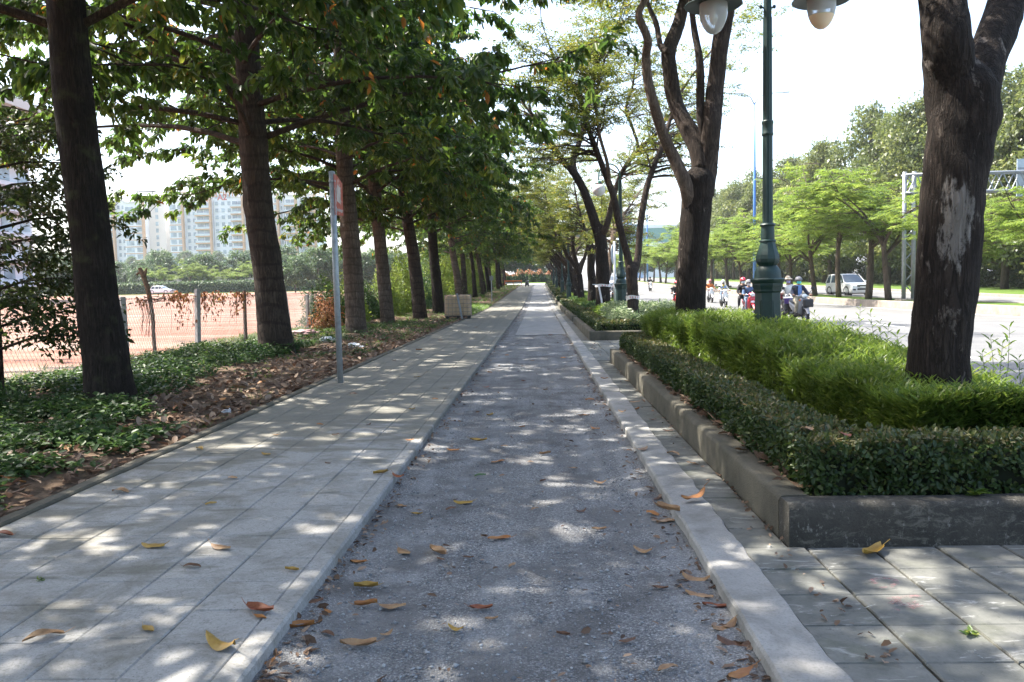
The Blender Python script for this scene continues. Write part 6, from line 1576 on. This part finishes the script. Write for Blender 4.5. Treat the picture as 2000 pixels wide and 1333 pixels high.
def car(name, label, loc, rz, kind='suv', body='car_white', group=None):
    t = empty(name, loc, rz, label, 'car', group)
    L_, W_, H_ = {'suv': (4.8, 1.86, 1.83), 'car': (4.5, 1.78, 1.48)}[kind]; hl = L_ / 2; hw = W_ / 2; r = .39 if kind == 'suv' else .32
    zb = .28 if kind == 'suv' else .2; bel = H_ * .62
    def ring(y, w, z0, z1, tum=.05): return [(-w * .9, y, z0), (w * .9, y, z0), (w, y, z0 + .12), (w * 1.0, y, (z0 + z1) / 2), (w * (1 - tum), y, z1 - .05), (w * (.9 - tum), y, z1), (-w * (.9 - tum), y, z1), (-w * (1 - tum), y, z1 - .05), (-w * 1.0, y, (z0 + z1) / 2), (-w, y, z0 + .12)]
    hood = bel * .95
    secs = [ring(-hl, hw * .82, zb + .12, hood * .62), ring(-hl + .06, hw * .92, zb + .04, hood * .84), ring(-hl + .25, hw * .98, zb, hood * .93), ring(-hl + .9, hw, zb, hood), ring(-hl + 1.35, hw, zb, bel), ring(.0, hw, zb, bel + .02), ring(hl - .9, hw, zb, bel + .03), ring(hl - .25, hw * .97, zb, bel + .02), ring(hl - .04, hw * .9, zb + .1, bel - .08)]
    mb = MB(); mb.loft(secs); autosmooth(mb.build('body', body, t), 35)
    gy0, gy1 = -hl + 1.25, hl - (.2 if kind == 'suv' else .65)
    def gr(y, w, z): return (y, w, z)
    def roofring(z, w, y0, y1): return [(-w, y0 + .12, z), (-w * .8, y0, z), (w * .8, y0, z), (w, y0 + .12, z), (w, y1 - .1, z), (w * .85, y1, z), (-w * .85, y1, z), (-w, y1 - .1, z)]
    mb = MB(); mb.loft([roofring(bel - .02, hw * .93, gy0, gy1), roofring(bel + (H_ - bel) * .55, hw * .84, gy0 + .48, gy1 - .12), roofring(H_ - .06, hw * .74, gy0 + .85, gy1 - .28)]); autosmooth(mb.build('window_band', 'car_glass', t), 30)
    mb = MB(); mb.loft([roofring(H_ - .075, hw * .755, gy0 + .83, gy1 - .26), roofring(H_ - .02, hw * .70, gy0 + .95, gy1 - .36), roofring(H_, hw * .5, gy0 + 1.2, gy1 - .7)]); autosmooth(mb.build('roof', body, t), 30)
    for s in (-1, 1):
        for (ya, yb, wd) in ((gy0 + .02, gy0 + .86, .05), (-.02, .03, .06), (gy1 - .95, gy1 - .8, .1), (gy1 - .04, gy1 - .3, .08)):
            mb = MB(); mb.tube([(s * hw * .94, ya + .05, bel - .02), (s * hw * .76, yb if abs(yb - ya) > .1 else ya, H_ - .05)], wd * .6, 6); mb.build('pillar', body, t)
        mb = MB(); mb.rbox(-.09, .09, -.05, .06, 0, .13, .03); mb.build('mirror', body, t, loc=(s * (hw + .1), gy0 + .42, bel + .02))
        mb = MB(); mb.add([(s * hw * .62, -hl + .02, hood * .74), (s * hw * .98, -hl + .30, hood * .80), (s * hw * .985, -hl + .34, hood * .90), (s * hw * .60, -hl + .06, hood * .86)], [(0, 1, 2, 3)]); mb.v = [(x, y - .035, z) for x, y, z in mb.v]; mb.build('headlight', 'lens', t)
        mb = MB(); mb.rbox(-.12, .12, -.03, .03, 0, .12, .02); mb.build('fog_light', 'trim_black', t, loc=(s * hw * .72, -hl + .02, zb + .22))
        mb = MB(); mb.box(-.03, .03, -hl + 1.4, hl - 1.4, zb - .02, zb + .06); mb.build('sill', 'trim_black', t, loc=(s * hw * .96, 0, 0))
        for y in (-hl + .88, hl - .95):
            wheel(t, s * (hw - .13), y, r, .25)
            mb = MB(); n = 14; mb.add([(s * (hw + .008), y + (r + .07) * cos(pi * k / n), r + (r + .07) * sin(pi * k / n)) for k in range(n + 1)] + [(s * (hw + .008), y + (r - .04) * cos(pi * k / n), r + (r - .04) * sin(pi * k / n)) for k in range(n + 1)], [(k, k + 1, n + 2 + k, n + 1 + k) for k in range(n)]); mb.build('wheel_arch', 'trim_black', t)
    mb = MB(); mb.rbox(-hw * .5, hw * .5, -.03, .03, 0, .2, .03); mb.build('grille', 'chrome', t, loc=(0, -hl + .02, hood * .70)); 
    for k in range(3): mb = MB(); mb.box(-hw * .46, hw * .46, -.04, -.031, .03 + k * .055, .06 + k * .055); mb.build('grille_bar', 'trim_black', t, loc=(0, -hl + .02, hood * .70))
    mb = MB(); mb.rbox(-hw * .48, hw * .48, -.03, .03, 0, .13, .03); mb.build('air_intake', 'trim_black', t, loc=(0, -hl - .005, zb + .25))
    mb = MB(); mb.box(-.24, .24, -.012, .0, 0, .13); mb.build('number_plate', 'plate_white', t, loc=(0, -hl - .04, zb + .40))
    mb = MB(); mb.box(-hw * .9, hw * .9, -hl + .3, hl - .3, zb - .06, zb + .04); mb.build('underbody', 'trim_black', t)
    return t
car('parked_car', 'white sport utility car on the far carriageway seen through the median trees', (25.1, 68, gz(68) + RZ), .10, 'suv')
car('saloon_car', 'dark saloon car approaching behind the V-shaped tree', (9.0, 88, gz(88) + RZ), 0, 'car', 'car_dark')
car('saloon_car', 'silver-blue car following the dark saloon', (10.6, 116, gz(116) + RZ), 0, 'suv', 'car_silver')
FCAR = 'white cars beyond the field'
for (x, y) in ((-66, 143), (-47, 143)): car('saloon_car', 'white car in front of the clipped hedge across the field', (x, y, gz(y)), R(80), 'car', 'car_white', FCAR)
for (x, y, b, lb) in ((52, 86, 'car_white', 'white car parked among the dark trunks beyond the far carriageway'), (53.5, 96, 'car_silver', 'silver-blue car parked among the dark trunks beyond the far carriageway')): car('parked_car', lb, (x, y, gz(y) + .05), R(75), 'car', b)

# ---- scooters
def scooter(paint_):
    t = empty('motor_scooter', (0, 0, 0))
    wheel(t, 0, -.62, .285, .10, .68); wheel(t, 0, .60, .285, .11, .66)
    for s in (-1, 1):
        mb = MB(); mb.tube([(s * .085, -.62, .285), (s * .075, -.50, .62), (s * .05, -.40, .90)], [.022, .026, .026], 7); mb.build('fork', 'trim_black', t, True)
        mb = MB(); mb.tube([(s * .2, -.36, 1.06), (s * .26, -.40, 1.17), (s * .31, -.42, 1.24)], .008, 6); st = mb.build('mirror', 'trim_black', t, True)
        mb = MB(); mb.lathe([(.003, -.012), (.05, -.01), (.062, 0), (.05, .012), (.003, .014)], 14, Matrix.Translation((s * .335, -.42, 1.28)) @ Matrix.Rotation(R(90), 4, 'X') @ Matrix.Scale(1.25, 4, (1, 0, 0))); mb.build('mirror_glass', 'trim_black', st, True)
        mb = MB(); mb.tube([(s * .24, -.33, 1.02), (s * .37, -.29, 1.0)], .02, 8); mb.build('grip', 'rubber', t, True)
        mb = MB(); mb.rbox(-.03, .03, -.02, .02, 0, .05, .01); mb.build('indicator', 'barrier_orange', t, loc=(s * .16, -.50, .84))
    mb = MB(); mb.tube([(-.26, -.34, 1.02), (-.1, -.38, 1.0), (0, -.385, .99), (.1, -.38, 1.0), (.26, -.34, 1.02)], .016, 8); mb.build('handlebar', 'chrome', t, True)
    n = 10; mb = MB(); secs = []
    for (a, w) in ((R(20), .055), (R(60), .075), (R(95), .08), (R(130), .075), (R(165), .05)):
        r = .325; secs.append([(x * w, -.62 - r * cos(a) * q, .285 + r * sin(a) * q) for x, q in ((-1, .93), (-.8, 1.0), (0, 1.05), (.8, 1.0), (1, .93), (0, .97))])
    mb.loft(secs); autosmooth(mb.build('front_fender', paint_, t), 50)
    def R8(y, z, w, h, ty=0): return [(w * cos(a), y + ty * h * sin(a), z + h * sin(a)) for a in np.linspace(0, 2 * pi, 13)[:-1]]
    mb = MB(); secs = []
    for (z, y, w, d) in ((.34, -.34, .10, .05), (.45, -.40, .17, .06), (.62, -.45, .20, .07), (.80, -.47, .19, .075), (.90, -.46, .15, .07), (.96, -.43, .08, .05)): secs.append([(w * cos(a), y + d * sin(a), z) for a in np.linspace(0, 2 * pi, 15)[:-1]])
    mb.loft(secs); autosmooth(mb.build('front_shield', paint_, t), 60)
    mb = MB(); mb.loft([[(w * cos(a), y + d * sin(a), z) for a in np.linspace(0, 2 * pi, 13)[:-1]] for (z, y, w, d) in ((.93, -.42, .09, .06), (.98, -.43, .14, .09), (1.04, -.42, .14, .09), (1.09, -.38, .08, .05))]); autosmooth(mb.build('headlight_cowl', paint_, t), 60)
    mb = MB(); mb.lathe([(.003, 0), (.06, .005), (.075, .02), (.07, .04)], 14, Matrix.Translation((0, -.545, 1.0)) @ Matrix.Rotation(R(-90), 4, 'X') @ Matrix.Scale(1.3, 4, (1, 0, 0))); mb.build('headlight', 'lens', t, True)
    mb = MB(); mb.lathe([(.003, 0), (.05, .005), (.06, .02)], 12, Matrix.Translation((0, -.555, .70)) @ Matrix.Rotation(R(-90), 4, 'X') @ Matrix.Scale(1.6, 4, (1, 0, 0))); mb.build('badge', 'lens', t, True)
    mb = MB(); mb.rbox(-.15, .15, -.36, .12, .30, .40, .04); autosmooth(mb.build('footboard', 'trim_black', t), 50)
    mb = MB(); secs = []
    for (y, z, w, h) in ((-.02, .42, .10, .13), (.15, .52, .15, .18), (.40, .60, .16, .17), (.65, .68, .13, .12), (.86, .76, .07, .07)): secs.append([(w * cos(a), y, z + h * sin(a)) for a in np.linspace(0, 2 * pi, 15)[:-1]])
    mb.loft(secs); autosmooth(mb.build('rear_body', paint_, t), 60)
    mb = MB(); secs = []
    for (y, z, w, h) in ((-.04, .70, .09, .04), (.1, .755, .14, .055), (.32, .775, .15, .055), (.5, .81, .15, .06), (.75, .83, .12, .05), (.84, .83, .07, .03)): secs.append([(w * cos(a), y, z + h * sin(a)) for a in np.linspace(0, 2 * pi, 13)[:-1]])
    mb.loft(secs); autosmooth(mb.build('seat', 'seat_black', t), 60)
    mb = MB(); mb.tube([(.12, .1, .25), (.15, .35, .26), (.16, .8, .36)], [.025, .04, .05], 8); mb.build('exhaust', 'chrome', t, True)
    mb = MB(); mb.rbox(-.14, .14, .25, .62, .22, .42, .05); autosmooth(mb.build('engine', 'trim_black', t), 50)
    mb = MB(); mb.rbox(-.06, .06, -.02, .02, 0, .06, .01); mb.build('tail_light', 'bike_red', t, loc=(0, .9, .74))
    return t
PROTO = {p: None for p in ('bike_white', 'bike_red', 'bike_grey', 'bike_black')}
base_sc = scooter('bike_white'); used_sc = []
def put_scooter(paint_, loc, rz, label, group=None):
    mats = {'bike_white': M[paint_]} if paint_ != 'bike_white' else None
    if not used_sc:
        o = base_sc; used_sc.append(1); o = copy_tree(base_sc, None, mats)
    else: o = copy_tree(base_sc, None, mats)
    o.location = loc; o.rotation_euler = (0, 0, rz); tag(o, label, 'motorbike', group)
    return o

# ---- people
simple('skin_tone', (.28, .155, .10), .55, 0, .12); simple('shoe', (.03, .028, .026), .6); simple('hair_black', (.012, .01, .01), .5)
def cloth(name, c): return simple(name, c, .85, 0, .22, 7, .3, 'Object', 35)
for nm, c in (('c_navy', (.02, .025, .05)), ('c_blue', (.16, .28, .55)), ('c_white', (.68, .66, .62)), ('c_black', (.015, .015, .017)), ('c_denim', (.07, .12, .22)), ('c_jeans', (.16, .22, .30)), ('c_khaki', (.40, .36, .27)), ('c_orange', (.6, .17, .05)), ('c_pink', (.5, .2, .22)), ('c_yellow', (.6, .45, .06)), ('c_grey', (.2, .2, .21)), ('c_teal', (.12, .55, .55)), ('c_violet', (.42, .38, .62)), ('c_maroon', (.28, .03, .05)), ('c_straw', (.45, .38, .29)), ('c_purple', (.16, .10, .38)), ('c_palemask', (.6, .68, .72))): cloth(nm, c)
def skin_mesh(J, E, segm, sub=1):
    """one continuous body grown from a skeleton. J: name -> (x, y, z, r)"""
    names = list(J); idx = {n: i for i, n in enumerate(names)}
    me = bpy.data.meshes.new('body'); me.from_pydata([J[n][:3] for n in names], [(idx[a], idx[b]) for a, b, m in E], [])
    ob = bpy.data.objects.new('tmp_body', me); COL.objects.link(ob)
    sk = ob.modifiers.new('s', 'SKIN'); sk.use_smooth_shade = True; sb = ob.modifiers.new('u', 'SUBSURF'); sb.levels = sub; sb.render_levels = sub
    for i, n in enumerate(names):
        v = me.skin_vertices[0].data[i]; rr = J[n][3]; v.radius = (rr, rr) if not isinstance(rr, tuple) else rr; v.use_root = (i == 0)
    dg = bpy.context.evaluated_depsgraph_get(); out = bpy.data.meshes.new_from_object(ob.evaluated_get(dg)); bpy.data.objects.remove(ob)
    A = np.array([J[a][:3] for a, b, m in E]); B = np.array([J[b][:3] for a, b, m in E]); mi = [m for a, b, m in E]; AB = B - A; l2 = (AB ** 2).sum(1)
    for p in out.polygons:
        c = np.array(p.center); tt = np.clip(((c - A) * AB).sum(1) / l2, 0, 1); dd = ((A + AB * tt[:, None] - c) ** 2).sum(1); p.material_index = mi[int(dd.argmin())]; p.use_smooth = True
    return out
def rider(loc, rz, label, top, pants, dy=0.0, dz=0.0, passenger=False, head='helmet', hcol='c_white', mask='c_teal', inner=None, group=None, tall=1.0, lookx=0.0):
    t = empty('person', loc, rz, label, 'person', group)
    X = lambda x, y, z, r: (x, y + dy, z + dz, r)
    J = {'pel': X(0, .17, .88, .135), 'sp1': X(0, .16, 1.03, .15), 'che': X(0, .11, 1.20, .168), 'up': X(0, .09, 1.33, .11), 'nk': X(0, .075, 1.41, .05), 'jaw': X(lookx * .02, .05, 1.485, .068), 'hd': X(lookx * .02, .06, 1.555, .085), 'cr': X(0, .07, 1.62, .06)}
    E = [('pel', 'sp1', 0), ('sp1', 'che', 0), ('che', 'up', 0), ('up', 'nk', 3), ('nk', 'jaw', 2), ('jaw', 'hd', 2), ('hd', 'cr', 2)]
    hands = {}
    for s, n in ((-1, 'L'), (1, 'R')):
        J['sh' + n] = X(s * .165, .095, 1.32, .08); E.append(('up', 'sh' + n, 0))
        if not passenger: el, wr, hd_ = (s * .275, -.04, 1.10, .062), (s * .305, -.235, 1.05, .042), (s * .31, -.30, 1.045, .034)
        else: el, wr, hd_ = (s * .27, .0, 1.08, .062), (s * .20, -.16, .98, .042), (s * .18, -.23, .98, .034)
        J['el' + n] = X(*el); J['wr' + n] = X(*wr); J['ha' + n] = X(*hd_); E += [('sh' + n, 'el' + n, 0), ('el' + n, 'wr' + n, 0), ('wr' + n, 'ha' + n, 2)]; hands[n] = (s, J['ha' + n])
        sp = .17 if not passenger else .24
        J['hi' + n] = X(s * .09, .14, .86, .108); J['kn' + n] = X(s * sp, -.24 if not passenger else -.18, .80, .078); J['an' + n] = X(s * sp, -.13, .42 if not passenger else .40, .055); J['to' + n] = X(s * (sp + .01), -.27, .385 if not passenger else .36, .035)
        E += [('pel', 'hi' + n, 1), ('hi' + n, 'kn' + n, 1), ('kn' + n, 'an' + n, 1), ('an' + n, 'to' + n, 4)]
    me = skin_mesh(J, E, None)
    for m in (top, pants, 'skin_tone', inner or 'skin_tone', 'shoe'): me.materials.append(M[m])
    meshobj('body', me, t)
    for n, (s, h) in hands.items():                       # fingers closed round the grip, thumb below
        mb = MB()
        for k in range(4):
            x = h[0] + s * (-.028 + .019 * k); q = .95 - .07 * abs(k - 1.4)
            mb.tube([(x, h[1] - .01, h[2] + .012), (x, h[1] - .055 * q, h[2] + .012), (x, h[1] - .07 * q, h[2] - .015), (x, h[1] - .045 * q, h[2] - .032)], [.011, .010, .009, .008], 6)
        mb.tube([(h[0] - s * .035, h[1] + .01, h[2]), (h[0] - s * .048, h[1] - .02, h[2] - .012), (h[0] - s * .035, h[1] - .045, h[2] - .028)], [.013, .011, .009], 6); mb.build('fingers', 'skin_tone', t, True)
    hx, hy, hz = lookx * .02, .06 + dy, 1.56 + dz
    def sph(nm, c, r, mat, z0=-1.0, z1=1.0, n=16):
        mb = MB(); th = np.linspace(math.acos(min(1, z1)), math.acos(max(-1, z0)), 9); vs = []; fs = []
        for a in th: vs += [(c[0] + r[0] * sin(a) * cos(2 * pi * j / n), c[1] + r[1] * sin(a) * sin(2 * pi * j / n), c[2] + r[2] * cos(a)) for j in range(n)]
        for i in range(8):
            for j in range(n): l = (j + 1) % n; fs.append((i * n + j, i * n + l, i * n + n + l, i * n + n + j))
        mb.add(vs, fs); return mb.build(nm, mat, t, True)
    for s in (-1, 1):
        sph('eye', (hx + s * .03, hy - .078, hz - .005), (.011, .008, .008), 'hair_black'); sph('ear', (hx + s * .088, hy + .005, hz - .02), (.012, .022, .032), 'skin_tone')
    mb = MB(); mb.tube([(hx, hy - .085, hz - .0), (hx, hy - .105, hz - .035), (hx, hy - .085, hz - .045)], [.008, .014, .012], 6); mb.build('nose', 'skin_tone', t, True)
    if mask:
        mb = MB(); vs = []; fs = []
        for i in range(5):
            z = hz - .02 - .095 * i / 4
            for j in range(9):
                a = -pi / 2 + (j - 4) * .28; k = 1.0 + (.14 if i in (1, 2) else 0) * (1 - abs(j - 4) / 4); vs.append((hx + .090 * cos(a) * (1 - .12 * (i == 4)), hy + .098 * k * sin(a) + .004, z))
        for i in range(4):
            for j in range(8): fs.append((i * 9 + j, i * 9 + j + 1, i * 9 + 10 + j, i * 9 + 9 + j))
        mb.add(vs, fs); mb.build('face_mask', mask, t, True)
    if head == 'helmet':
        sph('helmet', (hx, hy + .012, hz + .025), (.128, .142, .128), hcol, -.12, 1.0)
        mb = MB(); mb.loft([[(hx + .115 * cos(a) * q, hy + .01 + .165 * sin(a) * q, hz + .028 + dzz) for a in np.linspace(-pi + .35, -.35, 9)] for q, dzz in ((.8, .02), (1.0, .0), (1.02, .006), (.8, .03))], closed=False); mb.build('visor_brim', hcol, t, True)
        sph('hair', (hx, hy + .03, hz - .02), (.098, .09, .10), 'hair_black', -.7, .3)
    elif head == 'hat':
        sph('hat_crown', (hx, hy + .01, hz + .05), (.105, .115, .12), hcol, .0, 1.0); mb = MB(); mb.lathe([(.09, .052), (.2, .02), (.205, .026), (.1, .066)], 20); mb.build('hat_brim', hcol, t, True, loc=(hx, hy, hz)); sph('hair', (hx, hy + .03, hz - .02), (.098, .09, .10), 'hair_black', -.7, .4)
    elif head == 'hood': sph('hood', (hx, hy + .025, hz - .0), (.125, .125, .15), hcol, -.9, 1.0).scale = (1, 1, 1)
    if inner and inner != 'skin_tone':                      # open jacket: the shirt shows as a strip down the chest
        mb = MB(); mb.add([(-.055, hy - .105, 1.37 + dz), (.055, hy - .105, 1.37 + dz), (.075, hy - .125, 1.2 + dz), (.05, hy - .09, .98 + dz), (-.05, hy - .09, .98 + dz), (-.075, hy - .125, 1.2 + dz)], [(0, 1, 2, 3, 4, 5)]); mb.v = [(a, b - .012, c) for a, b, c in mb.v]; mb.build('shirt_front', inner, t)
    return t
def at_road(px, Y): q = P(px, 560, Y); return (q.x, Y, gz(Y) + RZ)
l = at_road(1561, 30.0); put_scooter('bike_grey', l, .05, 'grey motorbike with black bag in front, ridden by the person in teal mask')
rider(l, .05, 'person in open navy jacket, blue shirt, teal mask and white helmet riding', 'c_navy', 'c_khaki', hcol='c_grey', mask='c_teal', inner='c_blue')
t = empty('front_bag', (l[0], l[1], l[2]), .05, 'black bag hung on the front of the grey motorbike', 'bag'); mb = MB(); mb.rbox(-.1, .24, -.78, -.57, .62, .90, .06); autosmooth(mb.build('bag_body', 'trim_black', t), 50); mb = MB(); mb.tube([(-.05, -.67, .9), (0, -.6, .97), (.1, -.6, .97), (.18, -.67, .9)], .012, 6); mb.build('strap', 'trim_black', t)
l = at_road(1540, 32.6); put_scooter('bike_black', l, .0, 'black motorbike with purple tub, directly behind the grey motorbike')
rider(l, 0, 'person in white shirt, brown sun hat and violet mask riding with a purple tub', 'c_white', 'c_grey', head='hat', hcol='c_straw', mask='c_violet', dz=.03)
t = empty('tub', (l[0] - .12, l[1] - .45, l[2] + .68), 0, 'purple plastic tub with white lid carried on the black motorbike', 'tub'); mb = MB(); mb.lathe([(.15, 0), (.19, .2), (.195, .21)], 18); mb.build('tub_wall', 'c_purple', t, True); mb = MB(); mb.lathe([(.21, .211), (.21, .23), (.15, .26), (.003, .27)], 18); mb.build('lid', 'car_white', t, True)
t = empty('carry_box', (l[0], l[1] + .62, l[2] + .84), 0, 'maroon carry box strapped behind the hatted rider', 'box'); mb = MB(); mb.rbox(-.30, .22, -.1, .3, 0, .42, .05); autosmooth(mb.build('box_body', 'c_maroon', t), 50); mb = MB(); mb.box(-.315, -.301, -.05, .25, .02, .40); mb.build('side_panel', 'c_teal', t)
l = at_road(1463, 36.0); put_scooter('bike_red', l, .03, 'red and white scooter carrying two riders beside the green lamp post')
rider(l, .03, 'person in denim jacket, white mask and grey helmet steering the red scooter', 'c_denim', 'c_jeans', hcol='c_grey', mask='c_white', dz=-.05)
rider((l[0] - .12, l[1], l[2]), .03, 'passenger in black jacket and red helmet on the red scooter', 'c_black', 'c_black', dy=.42, dz=.05, passenger=True, hcol='bike_red', mask='c_palemask')
l = at_road(1413, 52.0); put_scooter('bike_white', l, .0, 'white scooter ridden by the person in white hood')
o = rider(l, 0, 'person in white hood and blue and yellow vest on the white scooter', 'c_white', 'c_jeans', head='hood', hcol='c_white', mask='c_black', inner='c_yellow')
mb = MB(); mb.add([(-.13, -.055, 1.32), (.13, -.055, 1.32), (.15, -.075, 1.18), (-.15, -.075, 1.18)], [(0, 1, 2, 3)]); mb.build('vest_panel', 'c_blue', o)
l = at_road(1387, 61.0); put_scooter('bike_white', l, .0, 'white scooter ridden by the person in orange jacket'); rider(l, 0, 'person in orange jacket and red helmet riding a white scooter', 'c_orange', 'c_grey', hcol='c_pink', mask='c_pink')
l = at_road(1322, 45.0); put_scooter('bike_red', l, .0, 'red scooter half hidden by the three-limbed tree'); rider(l, 0, 'person in black jacket and red helmet half hidden by the three-limbed tree', 'c_black', 'c_black', hcol='bike_red', mask='c_grey')
l = at_road(1270, 98.0); put_scooter('bike_white', l, .0, 'white scooter far down the road, ridden alone'); rider(l, 0, 'person in black riding the lone white scooter far down the road', 'c_black', 'c_black', hcol='c_black', mask='c_grey')
l = at_road(1200, 58.0); put_scooter('bike_black', l, .0, 'dark scooter close to the planter, between trunks'); rider(l, 0, 'person in dark clothes riding close to the planter between trunks', 'c_grey', 'c_black', hcol='c_grey', mask='c_white')
put_scooter('bike_black', (-2.0, 143, gz(143)), .4, 'dark scooter parked at the far end of the pavement')

def _rm(x):
    for ch in list(x.children): _rm(ch)
    bpy.data.objects.remove(x)
_rm(base_sc)
# ------------------------------------------------------------------ air
HZ = NT('haze_air'); HZ.n.remove(HZ.b)
pv = HZ.new('ShaderNodeVolumePrincipled'); pv.inputs['Color'].default_value = (.93, .96, 1, 1); pv.inputs['Density'].default_value = .00026; pv.inputs['Anisotropy'].default_value = .3
HZ.link(pv.outputs[0], HZ.out.inputs['Volume']); M['haze_air'] = HZ.m
mb = MB(); mb.box(-1600, 1600, -80, 3100, -1.5, 75); tag(mb.build('haze', 'haze_air'), 'thin pale haze in the air over the whole scene', 'haze', kind='stuff')
